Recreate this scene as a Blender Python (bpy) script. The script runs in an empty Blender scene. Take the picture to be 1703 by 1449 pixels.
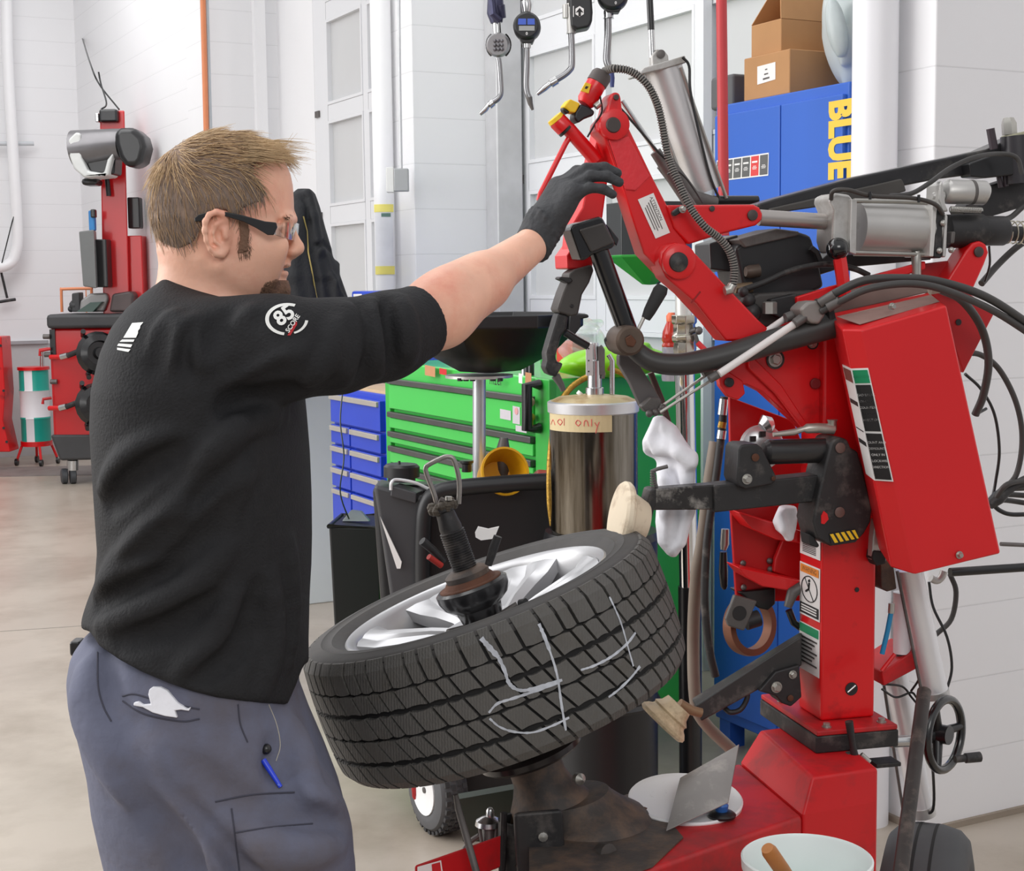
import bpy, bmesh, math, random
import numpy as np
from mathutils import Vector, Matrix

SC = bpy.context.scene
COL = SC.collection
rnd = random.Random(7)
PI = math.pi
V = Vector

# ---------------------------------------------------------------- camera
W, H, F = 1703.0, 1449.0, 2500.0
CAMH = 1.58
PITCH = math.atan((H / 2 - 470) / F)
ROLL = math.radians(0.7)
_f = V((0, math.cos(PITCH), -math.sin(PITCH)))
_r0 = V((1, 0, 0))
_u0 = V((0, math.sin(PITCH), math.cos(PITCH)))
_u = _u0 * math.cos(ROLL) + _r0 * math.sin(ROLL)
_r = _r0 * math.cos(ROLL) - _u0 * math.sin(ROLL)
CAMP = V((0, 0, CAMH))
cam_data = bpy.data.cameras.new('camera')
cam_data.sensor_fit = 'HORIZONTAL'
cam_data.sensor_width = 36.0
cam_data.lens = 36.0 * F / W
cam_data.clip_start = 0.05
cam = bpy.data.objects.new('camera', cam_data)
COL.objects.link(cam)
cam.matrix_world = Matrix(((_r.x, _u.x, -_f.x, 0), (_r.y, _u.y, -_f.y, 0), (_r.z, _u.z, -_f.z, CAMH), (0, 0, 0, 1)))
SC.camera = cam

# ---------------------------------------------------------------- light
SC.view_settings.view_transform = 'Standard'
SC.view_settings.look = 'None'
SC.view_settings.exposure = 0.0
SC.view_settings.gamma = 1.0
world = bpy.data.worlds.new('world')
SC.world = world
world.use_nodes = True
wn = world.node_tree
wn.nodes.clear()
w_out = wn.nodes.new('ShaderNodeOutputWorld')
w_bg = wn.nodes.new('ShaderNodeBackground')
w_ramp = wn.nodes.new('ShaderNodeValToRGB')
w_tc = wn.nodes.new('ShaderNodeTexCoord')
w_sep = wn.nodes.new('ShaderNodeSeparateXYZ')
wn.links.new(w_tc.outputs['Generated'], w_sep.inputs[0])
wn.links.new(w_sep.outputs['Z'], w_ramp.inputs[0])
wn.links.new(w_ramp.outputs[0], w_bg.inputs[0])
wn.links.new(w_bg.outputs[0], w_out.inputs[0])
w_ramp.color_ramp.elements[0].position = 0.0
w_ramp.color_ramp.elements[0].color = (0.42, 0.42, 0.44, 1)
w_ramp.color_ramp.elements[1].position = 0.55
w_ramp.color_ramp.elements[1].color = (1.0, 1.0, 1.02, 1)
w_bg.inputs[1].default_value = 0.72


def area(name, loc, target, sx, sy, power, color=(1, 1, 1)):
    l = bpy.data.lights.new(name, 'AREA')
    l.shape = 'RECTANGLE'
    l.size, l.size_y, l.energy, l.color = sx, sy, power, color
    o = bpy.data.objects.new(name, l)
    COL.objects.link(o)
    o.location = loc
    o.rotation_euler = (V(target) - V(loc)).to_track_quat('-Z', 'Y').to_euler()
    return o


# daylight through the open doors on the other side of the bay, the ceiling light rows, an added front fill
area('daylight_door', (-5.2, 3.2, 2.6), (0.2, 3.2, 1.2), 5.0, 3.4, 250, (1.0, 0.99, 0.98))
area('ceiling_light', (-1.6, 3.6, 4.6), (-1.2, 4.4, 0), 1.6, 6.0, 85, (1, 1, 1))
area('ceiling_light_rear', (-4.5, 9.5, 4.6), (-4.0, 10.5, 0), 2.0, 6.0, 135, (1, 1, 1))
area('front_fill_light', (0.6, -1.6, 3.4), (0.5, 2.6, 1.0), 2.2, 1.4, 46, (1, 0.99, 0.97))  # added fill above and behind the camera, brightens the faces turned to it


# ---------------------------------------------------------------- projection helpers
def ray(px, py):
    return _f + _r * ((px - W / 2) / F) + _u * ((H / 2 - py) / F)


def P(px, py, Y):
    """world point seen at this pixel, at distance Y in front of the camera"""
    d = ray(px, py)
    return CAMP + d * (Y / d.y)


def PZ(px, py, z):
    d = ray(px, py)
    return CAMP + d * ((z - CAMH) / d.z)


# tyre machine frame: e runs along its front, d goes back into it
M0 = V((0.56, 2.72, 0))
YAW = math.radians(13.5)
ME = V((math.cos(YAW), math.sin(YAW), 0))
MD = V((-math.sin(YAW), math.cos(YAW), 0))
UP = V((0, 0, 1))


def PM(px, py, off=0.0):
    d = ray(px, py)
    return CAMP + d * (((M0 - CAMP).dot(MD) + off) / d.dot(MD))


# room frame: t runs along the door wall away from the camera, s goes into the wall
RA = math.radians(27.5)
RU = V((-math.sin(RA), math.cos(RA), 0))
RW = V((math.cos(RA), math.sin(RA), 0))
RO = V((1.16, 4.15, 0))


def RP(t, s, z):
    return RO + RU * t + RW * s + UP * z


def PR(px, py, s):
    """ray meets the plane parallel to the door wall at depth s"""
    d = ray(px, py)
    return CAMP + d * (((RO - CAMP).dot(RW) + s) / d.dot(RW))


def PT(px, py, t):
    d = ray(px, py)
    return CAMP + d * (((RO - CAMP).dot(RU) + t) / d.dot(RU))


# ---------------------------------------------------------------- materials
def lin(c):
    c = c / 255.0
    return c / 12.92 if c <= 0.04045 else ((c + 0.055) / 1.055) ** 2.4


def rgb(c):
    return (lin(c[0]), lin(c[1]), lin(c[2]), 1.0)


MATS = {}


def M(name, col, rough=0.5, metal=0.0, var=0.06, scale=12.0, bump=0.0, bscale=None, dirt=None, dirt_amt=0.0,
      dscale=5.0, coat=0.0, trans=0.0, spec=None, sss=0.0, alpha=1.0, stretch=None, rvar=0.0):
    if name in MATS:
        return MATS[name]
    m = bpy.data.materials.new(name)
    m.use_nodes = True
    nt = m.node_tree
    N, L = nt.nodes, nt.links
    b = N['Principled BSDF']
    b.inputs['Roughness'].default_value = rough
    b.inputs['Metallic'].default_value = metal
    if coat:
        b.inputs['Coat Weight'].default_value = coat
        b.inputs['Coat Roughness'].default_value = 0.12
    if trans:
        b.inputs['Transmission Weight'].default_value = trans
    if spec is not None:
        b.inputs['Specular IOR Level'].default_value = spec
    if sss:
        b.inputs['Subsurface Weight'].default_value = sss
        b.inputs['Subsurface Radius'].default_value = (0.012, 0.005, 0.003)
        b.inputs['Subsurface Scale'].default_value = 0.6
    if alpha < 1:
        b.inputs['Alpha'].default_value = alpha
    tc = N.new('ShaderNodeTexCoord')
    src = tc.outputs['Object']
    if stretch:
        mp = N.new('ShaderNodeMapping')
        mp.inputs['Scale'].default_value = stretch
        L.new(src, mp.inputs[0])
        src = mp.outputs[0]
    no = N.new('ShaderNodeTexNoise')
    no.inputs['Scale'].default_value = scale
    no.inputs['Detail'].default_value = 5
    L.new(src, no.inputs['Vector'])
    c = rgb(col)
    mx = N.new('ShaderNodeMix')
    mx.data_type = 'RGBA'
    mx.inputs['A'].default_value = tuple(max(0, x * (1 - var * 2.2)) for x in c[:3]) + (1,)
    mx.inputs['B'].default_value = tuple(min(1, x * (1 + var * 2.2)) for x in c[:3]) + (1,)
    L.new(no.outputs['Fac'], mx.inputs['Factor'])
    out = mx.outputs['Result']
    if dirt is not None:
        n2 = N.new('ShaderNodeTexNoise')
        n2.inputs['Scale'].default_value = dscale
        n2.inputs['Detail'].default_value = 8
        n2.inputs['Roughness'].default_value = 0.65
        L.new(src, n2.inputs['Vector'])
        r = N.new('ShaderNodeValToRGB')
        r.color_ramp.elements[0].position = max(0.0, 0.62 - dirt_amt * 0.35)
        r.color_ramp.elements[1].position = min(1.0, 0.78 - dirt_amt * 0.1)
        L.new(n2.outputs['Fac'], r.inputs[0])
        m2 = N.new('ShaderNodeMix')
        m2.data_type = 'RGBA'
        L.new(r.outputs[0], m2.inputs['Factor'])
        L.new(out, m2.inputs['A'])
        m2.inputs['B'].default_value = rgb(dirt)
        out = m2.outputs['Result']
    L.new(out, b.inputs['Base Color'])
    if rvar:
        rr = N.new('ShaderNodeMapRange')
        rr.inputs['To Min'].default_value = max(0, rough - rvar)
        rr.inputs['To Max'].default_value = min(1, rough + rvar)
        L.new(no.outputs['Fac'], rr.inputs['Value'])
        L.new(rr.outputs[0], b.inputs['Roughness'])
    if bump:
        n3 = N.new('ShaderNodeTexNoise')
        n3.inputs['Scale'].default_value = bscale or scale * 3
        n3.inputs['Detail'].default_value = 4
        L.new(src, n3.inputs['Vector'])
        bp = N.new('ShaderNodeBump')
        bp.inputs['Strength'].default_value = bump
        bp.inputs['Distance'].default_value = 0.01
        L.new(n3.outputs['Fac'], bp.inputs['Height'])
        L.new(bp.outputs[0], b.inputs['Normal'])
    MATS[name] = m
    return m


WHITE = M('wall_paint', (238, 238, 240), 0.55, var=0.015, scale=2.0, bump=0.12, bscale=60)
RED = M('red_enamel', (218, 12, 20), 0.38, var=0.06, scale=6, coat=0.25, dirt=(120, 14, 16), dirt_amt=0.12, dscale=7)
REDD = M('dusty_red_enamel', (196, 26, 32), 0.5, var=0.08, scale=6, dirt=(118, 40, 40), dirt_amt=0.5, dscale=9)
BLK = M('black_enamel', (26, 26, 28), 0.35, var=0.12, scale=14, coat=0.2)
BLKD = M('worn_black_steel', (46, 45, 46), 0.5, metal=0.2, var=0.2, scale=16, dirt=(104, 98, 94), dirt_amt=0.25, dscale=18, bump=0.08)
GRIME = M('greasy_steel', (72, 66, 63), 0.6, metal=0.2, var=0.25, scale=14, dirt=(122, 98, 80), dirt_amt=0.5, dscale=16, bump=0.2, bscale=50)
GREYST = M('dusty_grey_steel', (104, 100, 98), 0.5, metal=0.4, var=0.15, scale=14, dirt=(70, 66, 64), dirt_amt=0.4, dscale=12)
RUBBER = M('black_rubber', (40, 40, 41), 0.75, var=0.12, scale=20, bump=0.06)
HOSE = M('hose_rubber', (44, 43, 43), 0.55, var=0.15, scale=30, dirt=(112, 106, 100), dirt_amt=0.25, dscale=24)
STEEL = M('bright_steel', (205, 205, 205), 0.25, metal=1.0, var=0.06, scale=20)
ALU = M('dull_aluminium', (196, 194, 191), 0.42, metal=0.65, var=0.06, scale=14, dirt=(146, 140, 132), dirt_amt=0.3, dscale=10)
CHROME = M('chrome', (225, 224, 222), 0.08, metal=1.0, var=0.02)
RUST = M('rusty_steel', (92, 58, 42), 0.8, metal=0.2, var=0.3, scale=30, bump=0.25, bscale=70)
BOLT = M('zinc_bolt', (180, 178, 172), 0.35, metal=0.8, var=0.1, scale=30)
PAPER = M('sticker_white', (240, 238, 236), 0.5, var=0.02)
INK = M('print_black', (34, 32, 33), 0.6, var=0.05)
GREENINK = M('print_green', (20, 140, 92), 0.55, var=0.05)
ORANGEINK = M('print_orange', (230, 140, 50), 0.55, var=0.05)
REDINK = M('print_red', (205, 40, 44), 0.55, var=0.05)
YELLOWINK = M('print_yellow', (244, 200, 40), 0.5, var=0.04)
BLUEINK = M('print_blue', (70, 100, 200), 0.5, var=0.05)
CLEAR = M('clear_plastic', (240, 244, 246), 0.06, trans=1.0, var=0.0)


# ---------------------------------------------------------------- mesh builder
class MB:
    def __init__(s):
        s.v, s.f, s.mi = [], [], []
        s.cur = 0

    def _add(s, vs, fs):
        n = len(s.v)
        s.v.extend([tuple(x) for x in vs])
        for q in fs:
            s.f.append(tuple(i + n for i in q))
            s.mi.append(s.cur)
        return s

    def hexa(s, p):
        """8 corners: 0-3 one side loop, 4-7 opposite loop"""
        return s._add(p, [(0, 3, 2, 1), (4, 5, 6, 7), (0, 1, 5, 4), (1, 2, 6, 5), (2, 3, 7, 6), (3, 0, 4, 7)])

    def box(s, c, size, ex=V((1, 0, 0)), ey=V((0, 1, 0)), ez=UP):
        c = V(c)
        a, b, d = ex * (size[0] / 2), ey * (size[1] / 2), ez * (size[2] / 2)
        return s.hexa([c - a - b - d, c + a - b - d, c + a + b - d, c - a + b - d,
                       c - a - b + d, c + a - b + d, c + a + b + d, c - a + b + d])

    def rbox(s, t0, t1, s0, s1, z0, z1):
        return s.hexa([RP(t0, s0, z0), RP(t1, s0, z0), RP(t1, s1, z0), RP(t0, s1, z0),
                       RP(t0, s0, z1), RP(t1, s0, z1), RP(t1, s1, z1), RP(t0, s1, z1)])

    def prism(s, pts, ext):
        """polygon extruded by the vector ext"""
        n = len(pts)
        ext = V(ext)
        vs = [V(p) for p in pts] + [V(p) + ext for p in pts]
        fs = [tuple(range(n)), tuple(range(2 * n - 1, n - 1, -1))]
        fs += [(i, i + n, (i + 1) % n + n, (i + 1) % n) for i in range(n)]
        return s._add(vs, fs)

    def tube(s, pts, r, seg=12, caps=True, closed=False):
        pts = [V(p) for p in pts]
        n = len(pts)
        rs = r if isinstance(r, (list, tuple)) else [r] * n
        tang = []
        for i in range(n):
            if closed:
                a, b = pts[(i - 1) % n], pts[(i + 1) % n]
            else:
                a, b = pts[max(i - 1, 0)], pts[min(i + 1, n - 1)]
            t = (b - a)
            tang.append(t.normalized() if t.length > 1e-9 else V((0, 0, 1)))
        t0 = tang[0]
        ref = V((0, 0, 1)) if abs(t0.z) < 0.9 else V((1, 0, 0))
        nx = t0.cross(ref).normalized()
        vs = []
        for i in range(n):
            t = tang[i]
            nx = (nx - t * nx.dot(t))
            nx = nx.normalized() if nx.length > 1e-6 else t.orthogonal().normalized()
            ny = t.cross(nx)
            for k in range(seg):
                a = 2 * PI * k / seg
                vs.append(pts[i] + (nx * math.cos(a) + ny * math.sin(a)) * rs[i])
        fs = []
        m = n if closed else n - 1
        for i in range(m):
            j = (i + 1) % n
            for k in range(seg):
                k2 = (k + 1) % seg
                fs.append((i * seg + k, i * seg + k2, j * seg + k2, j * seg + k))
        if caps and not closed:
            fs.append(tuple(range(seg - 1, -1, -1)))
            fs.append(tuple((n - 1) * seg + k for k in range(seg)))
        return s._add(vs, fs)

    def cyl(s, a, b, r, seg=24, r2=None):
        return s.tube([a, b], [r, r if r2 is None else r2], seg)

    def lathe(s, prof, c, axis=UP, seg=48, close=False):
        """prof: (radius, height) pairs along axis from c"""
        axis = V(axis).normalized()
        ex = axis.orthogonal().normalized()
        ey = axis.cross(ex)
        c = V(c)
        n = len(prof)
        vs = []
        for (r, h) in prof:
            for k in range(seg):
                a = 2 * PI * k / seg
                vs.append(c + axis * h + (ex * math.cos(a) + ey * math.sin(a)) * r)
        fs = []
        for i in range(n if close else n - 1):
            j = (i + 1) % n
            for k in range(seg):
                k2 = (k + 1) % seg
                fs.append((i * seg + k, i * seg + k2, j * seg + k2, j * seg + k))
        if not close:
            if prof[0][0] > 1e-6:
                fs.append(tuple(range(seg - 1, -1, -1)))
            if prof[-1][0] > 1e-6:
                fs.append(tuple((n - 1) * seg + k for k in range(seg)))
        return s._add(vs, fs)

    def ball(s, c, r, seg=20, sc=(1, 1, 1)):
        n = seg // 2
        c = V(c)
        vs, fs = [], []
        for i in range(n + 1):
            th = PI * i / n
            for k in range(seg):
                a = 2 * PI * k / seg
                vs.append(c + V((math.sin(th) * math.cos(a) * sc[0], math.sin(th) * math.sin(a) * sc[1], math.cos(th) * sc[2])) * r)
        for i in range(n):
            for k in range(seg):
                k2 = (k + 1) % seg
                fs.append((i * seg + k, (i + 1) * seg + k, (i + 1) * seg + k2, i * seg + k2))
        return s._add(vs, fs)

    def build(s, name, mat, parent=None, smooth=True, bevel=0.0, angle=38, bseg=2):
        me = bpy.data.meshes.new(name)
        me.from_pydata(s.v, [], s.f)
        mats = mat if isinstance(mat, (list, tuple)) else [mat]
        for m in mats:
            me.materials.append(m)
        if len(mats) > 1:
            me.polygons.foreach_set('material_index', s.mi)
        bm = bmesh.new()
        bm.from_mesh(me)
        bmesh.ops.remove_doubles(bm, verts=bm.verts, dist=1e-6)
        bmesh.ops.recalc_face_normals(bm, faces=bm.faces)
        bm.to_mesh(me)
        bm.free()
        return link(name, me, parent, smooth, bevel, angle, bseg)


def link(name, me, parent=None, smooth=True, bevel=0.0, angle=38, bseg=2):
    if smooth:
        me.polygons.foreach_set('use_smooth', [True] * len(me.polygons))
        me.set_sharp_from_angle(angle=math.radians(angle))
    o = bpy.data.objects.new(name, me)
    COL.objects.link(o)
    if parent is None:
        n = len(me.vertices)
        co = np.empty(n * 3)
        me.vertices.foreach_get('co', co)
        co = co.reshape(-1, 3)
        c = V(((co[:, 0].min() + co[:, 0].max()) / 2, (co[:, 1].min() + co[:, 1].max()) / 2, co[:, 2].min()))
        me.transform(Matrix.Translation(-c))
        o.location = c
    else:
        attach(o, parent)
    if bevel:
        b = o.modifiers.new('bevel', 'BEVEL')
        b.width = bevel
        b.segments = bseg
        b.limit_method = 'ANGLE'
        b.angle_limit = math.radians(40)
        b.harden_normals = True
    return o


def attach(o, parent):
    o.parent = parent
    q = parent
    off = V((0, 0, 0))
    while q is not None:
        off = off + q.location
        q = q.parent
    if parent.parent is None:
        o.matrix_parent_inverse = Matrix.Translation(-parent.location)


def tag(o, label=None, cat=None, group=None, kind=None):
    if label:
        o['label'] = label
    if cat:
        o['category'] = cat
    if group:
        o['group'] = group
    if kind:
        o['kind'] = kind
    return o


def thing(name, label, cat, loc=(0, 0, 0), group=None):
    o = bpy.data.objects.new(name, None)
    o.empty_display_size = 0.05
    COL.objects.link(o)
    o.location = loc
    return tag(o, label, cat, group)


def struct(o):
    o['kind'] = 'structure'
    return o


def spline(pts, n=8):
    """Catmull-Rom through the points"""
    pts = [V(p) for p in pts]
    if len(pts) < 3:
        return pts
    out = []
    q = [pts[0] * 2 - pts[1]] + pts + [pts[-1] * 2 - pts[-2]]
    for i in range(1, len(q) - 2):
        for k in range(n):
            t = k / n
            a, b, c, d = q[i - 1], q[i], q[i + 1], q[i + 2]
            out.append(0.5 * ((2 * b) + (c - a) * t + (2 * a - 5 * b + 4 * c - d) * t * t + (3 * b - a - 3 * c + d) * t ** 3))
    out.append(pts[-1])
    return out


def text(body, c, ex, ey, size, mat, parent, name='lettering', lift=0.0006, bold=0.0, align='CENTER', sx=1.0):
    cu = bpy.data.curves.new('txt', 'FONT')
    cu.body = body
    cu.size = 1.0
    cu.align_x = align
    cu.align_y = 'CENTER'
    cu.extrude = 0.0
    cu.offset = bold
    cu.resolution_u = 3
    t = bpy.data.objects.new('txt', cu)
    COL.objects.link(t)
    dg = bpy.context.evaluated_depsgraph_get()
    me = bpy.data.meshes.new_from_object(t.evaluated_get(dg))
    bpy.data.objects.remove(t)
    bpy.data.curves.remove(cu)
    ex, ey = V(ex).normalized(), V(ey).normalized()
    nz = ex.cross(ey).normalized()
    c = V(c) + nz * lift
    for v in me.vertices:
        p = v.co
        v.co = c + ex * (p.x * size * sx) + ey * (p.y * size) + nz * 0.0
    me.materials.clear()
    me.materials.append(mat)
    me.name = name
    return link(name, me, parent, smooth=False)


def quad(p, mat, parent, name, th=0.0006):
    """thin sticker on the surface through four points (tl, tr, br, bl)"""
    p = [V(x) for x in p]
    n = (p[1] - p[0]).cross(p[3] - p[0]).normalized()
    if n.dot(CAMP - p[0]) < 0:
        n = -n
    mb = MB()
    mb.prism([x + n * 0.0004 for x in p], n * th)
    return mb.build(name, mat, parent, smooth=False)


def bil(p, u, v):
    """point on the quad tl,tr,br,bl"""
    p = [V(x) for x in p]
    return (p[0] * (1 - u) + p[1] * u) * (1 - v) + (p[3] * (1 - u) + p[2] * u) * v


def lerp(a, b, t):
    return a + (b - a) * t


# ---------------------------------------------------------------- implicit surfaces (bodies, cloth)
def surface_nets(Fd, origin, h):
    nx, ny, nz = Fd.shape
    ins = Fd < 0
    c = np.zeros((nx - 1, ny - 1, nz - 1), np.int8)
    for i in (0, 1):
        for j in (0, 1):
            for k in (0, 1):
                c += ins[i:nx - 1 + i, j:ny - 1 + j, k:nz - 1 + k]
    act = (c > 0) & (c < 8)
    idx = np.argwhere(act)
    num = -np.ones(act.shape, np.int64)
    num[act] = np.arange(len(idx))
    acc = np.zeros((len(idx), 3))
    cnt = np.zeros(len(idx))
    cor = [(i, j, k) for i in (0, 1) for j in (0, 1) for k in (0, 1)]
    val = {q: Fd[idx[:, 0] + q[0], idx[:, 1] + q[1], idx[:, 2] + q[2]].astype(np.float64) for q in cor}
    for a in cor:
        for ax in range(3):
            if a[ax] == 0:
                b = list(a)
                b[ax] = 1
                b = tuple(b)
                va, vb = val[a], val[b]
                m = (va < 0) != (vb < 0)
                t = np.where(m, va / np.where(m, va - vb, 1), 0)
                pt = np.tile(np.array(a, float), (len(idx), 1))
                pt[:, ax] = t
                acc[m] += pt[m]
                cnt[m] += 1
    verts = (idx + acc / cnt[:, None]) * h + np.array(origin)
    faces = []
    for ax in range(3):
        sl0 = [slice(1, -1)] * 3
        sl0[ax] = slice(0, Fd.shape[ax] - 1)
        sl1 = list(sl0)
        sl1[ax] = slice(1, Fd.shape[ax])
        a, b = ins[tuple(sl0)], ins[tuple(sl1)]
        e = np.argwhere(a != b)
        if not len(e):
            continue
        flip = a[e[:, 0], e[:, 1], e[:, 2]]
        base = e.copy()
        o1, o2 = [(1, 2), (2, 0), (0, 1)][ax]
        base[:, o1] += 1
        base[:, o2] += 1

        def cell(d1, d2):
            q = base.copy()
            q[:, o1] += d1
            q[:, o2] += d2
            return num[q[:, 0], q[:, 1], q[:, 2]]
        q = np.stack([cell(-1, -1), cell(0, -1), cell(0, 0), cell(-1, 0)], 1)
        q[~flip] = q[~flip][:, ::-1]
        faces.append(q)
    faces = np.concatenate(faces)
    return verts, faces[(faces >= 0).all(1)]


def smin(a, b, k):
    if k <= 0:
        return np.minimum(a, b)
    hh = np.maximum(k - np.abs(a - b), 0) / k
    return np.minimum(a, b) - hh * hh * k * 0.25


class SDF:
    def __init__(s, lo, hi, h):
        s.h = h
        s.lo = np.array(lo, float)
        s.n = np.ceil((np.array(hi) - s.lo) / h).astype(int) + 1
        s.F = np.full(tuple(s.n), 0.06, np.float32)

    def sub(s, lo, hi):
        a = np.clip(np.floor((np.array(lo) - s.lo) / s.h).astype(int), 0, s.n)
        b = np.clip(np.ceil((np.array(hi) - s.lo) / s.h).astype(int) + 1, 0, s.n)
        sl = tuple(slice(a[i], b[i]) for i in range(3))
        ax = [(s.lo[i] + np.arange(a[i], b[i]) * s.h).astype(np.float32) for i in range(3)]
        g = np.meshgrid(*ax, indexing='ij', sparse=True)
        return sl, g

    def put(s, fn, lo, hi, k=0.01, cut=False):
        m = 0.05 + k
        sl, g = s.sub(np.array(lo) - m, np.array(hi) + m)
        if s.F[sl].size == 0:
            return s
        d = fn(*g)
        s.F[sl] = -smin(-s.F[sl], d, k) if cut else smin(s.F[sl], d, k)
        return s

    def cone(s, p, q, r1, r2=None, k=0.01, cut=False):
        r2 = r1 if r2 is None else r2
        p, q = np.array(p, float), np.array(q, float)
        R = max(r1, r2)

        def fn(x, y, z):
            d = q - p
            L2 = max((d * d).sum(), 1e-12)
            t = np.clip(((x - p[0]) * d[0] + (y - p[1]) * d[1] + (z - p[2]) * d[2]) / L2, 0, 1)
            return np.sqrt((x - p[0] - t * d[0]) ** 2 + (y - p[1] - t * d[1]) ** 2 + (z - p[2] - t * d[2]) ** 2) - (r1 + (r2 - r1) * t)
        return s.put(fn, np.minimum(p, q) - R, np.maximum(p, q) + R, k, cut)

    def chain(s, pts, rs, k=0.01, cut=False):
        for i in range(len(pts) - 1):
            r = rs if not isinstance(rs, (list, tuple)) else rs[i]
            r2 = rs if not isinstance(rs, (list, tuple)) else rs[i + 1]
            s.cone(pts[i], pts[i + 1], r, r2, k, cut)
        return s

    def ell(s, c, rad, k=0.01, ex=None, ez=None, cut=False):
        c = np.array(c, float)
        ex = np.array(ex if ex is not None else (1, 0, 0), float)
        ex /= np.linalg.norm(ex)
        ez = np.array(ez if ez is not None else (0, 0, 1), float)
        ez = ez - ex * ez.dot(ex)
        ez /= np.linalg.norm(ez)
        ey = np.cross(ez, ex)
        R = max(rad)

        def fn(x, y, z):
            x, y, z = x - c[0], y - c[1], z - c[2]
            a = (x * ex[0] + y * ex[1] + z * ex[2]) / rad[0]
            b = (x * ey[0] + y * ey[1] + z * ey[2]) / rad[1]
            d = (x * ez[0] + y * ez[1] + z * ez[2]) / rad[2]
            k0 = np.sqrt(a * a + b * b + d * d)
            k1 = np.sqrt((a / rad[0]) ** 2 + (b / rad[1]) ** 2 + (d / rad[2]) ** 2)
            return k0 * (k0 - 1) / np.maximum(k1, 1e-6)
        return s.put(fn, c - R, c + R, k, cut)

    def loft(s, rows, yc, k=0.01, ex=2.3, infl=0.0):
        """rows: (z, x back, x front, half width); section a superellipse"""
        rows = sorted(rows)
        z_ = np.array([r[0] for r in rows])
        xb = np.array([r[1] for r in rows])
        xf = np.array([r[2] for r in rows])
        hw = np.array([r[3] for r in rows])
        ycs = yc if callable(yc) else (lambda zz: zz * 0 + yc)

        def fn(x, y, z):
            zz = np.clip(z, z_[0], z_[-1])
            b, f, w = np.interp(zz, z_, xb), np.interp(zz, z_, xf), np.interp(zz, z_, hw)
            cx, a = (b + f) / 2, np.maximum((f - b) / 2 + infl, 1e-3)
            w = np.maximum(w + infl, 1e-3)
            q = (np.abs((x - cx) / a) ** ex + np.abs((y - ycs(zz)) / w) ** ex) ** (1 / ex)
            d = ((q - 1) * np.minimum(a, w)).astype(np.float32)
            out = np.maximum(z - (z_[-1] + infl), (z_[0] - infl) - z)
            return np.maximum(d, out)
        y0 = float(ycs(np.array(z_.mean())))
        lo = (xb.min() - infl, y0 - hw.max() - infl - 0.1, z_[0] - infl)
        hi = (xf.max() + infl, y0 + hw.max() + infl + 0.1, z_[-1] + infl)
        return s.put(fn, lo, hi, k)

    def at(s, p):
        i = np.clip(np.round((np.array(p) - s.lo) / s.h).astype(int), 0, s.n - 1)
        return float(s.F[tuple(i)])

    def hit(s, px, py, y0, y1):
        """first surface point along the view ray"""
        y = y0
        while y < y1:
            p = P(px, py, y)
            if s.at(p) < 0:
                return p
            y += s.h * 0.5
        return P(px, py, y1)

    def blur(s, n=1):
        for _ in range(n):
            Fd = s.F
            for ax in range(3):
                a = np.roll(Fd, 1, ax)
                b = np.roll(Fd, -1, ax)
                Fd = Fd * 0.5 + (a + b) * 0.25
            s.F = Fd
        return s

    def mesh(s):
        Fd = s.F.copy()
        Fd[0], Fd[-1] = 1, 1
        Fd[:, 0], Fd[:, -1] = 1, 1
        Fd[:, :, 0], Fd[:, :, -1] = 1, 1
        return surface_nets(Fd, s.lo, s.h)


def np_mesh(name, parts, mat, parent=None, angle=80):
    vs, fs, off = [], [], 0
    for v, f in parts:
        vs.append(np.asarray(v))
        fs.append(np.asarray(f) + off)
        off += len(v)
    me = bpy.data.meshes.new(name)
    vv = np.concatenate(vs)
    ff = np.concatenate(fs)
    me.vertices.add(len(vv))
    me.vertices.foreach_set('co', vv.astype(np.float32).ravel())
    k = ff.shape[1]
    me.loops.add(len(ff) * k)
    me.loops.foreach_set('vertex_index', ff.astype(np.int32).ravel())
    me.polygons.add(len(ff))
    me.polygons.foreach_set('loop_start', np.arange(0, len(ff) * k, k, dtype=np.int32))
    me.update(calc_edges=True)
    me.validate()
    me.materials.append(mat)
    return link(name, me, parent, True, angle=angle)
# ================================================================ the room
def fbox(mb, x0, y0, x1, y1, Y, dep):
    """upright box: front face at distance Y spanning these image columns and rows, dep metres deep"""
    a, b = P(x0, (y0 + y1) / 2, Y), P(x1, (y0 + y1) / 2, Y)
    z0, z1 = P((x0 + x1) / 2, y1, Y).z, P((x0 + x1) / 2, y0, Y).z
    return mb.box(((a.x + b.x) / 2, Y + dep / 2, (z0 + z1) / 2), (abs(b.x - a.x), dep, abs(z1 - z0)))


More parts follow.
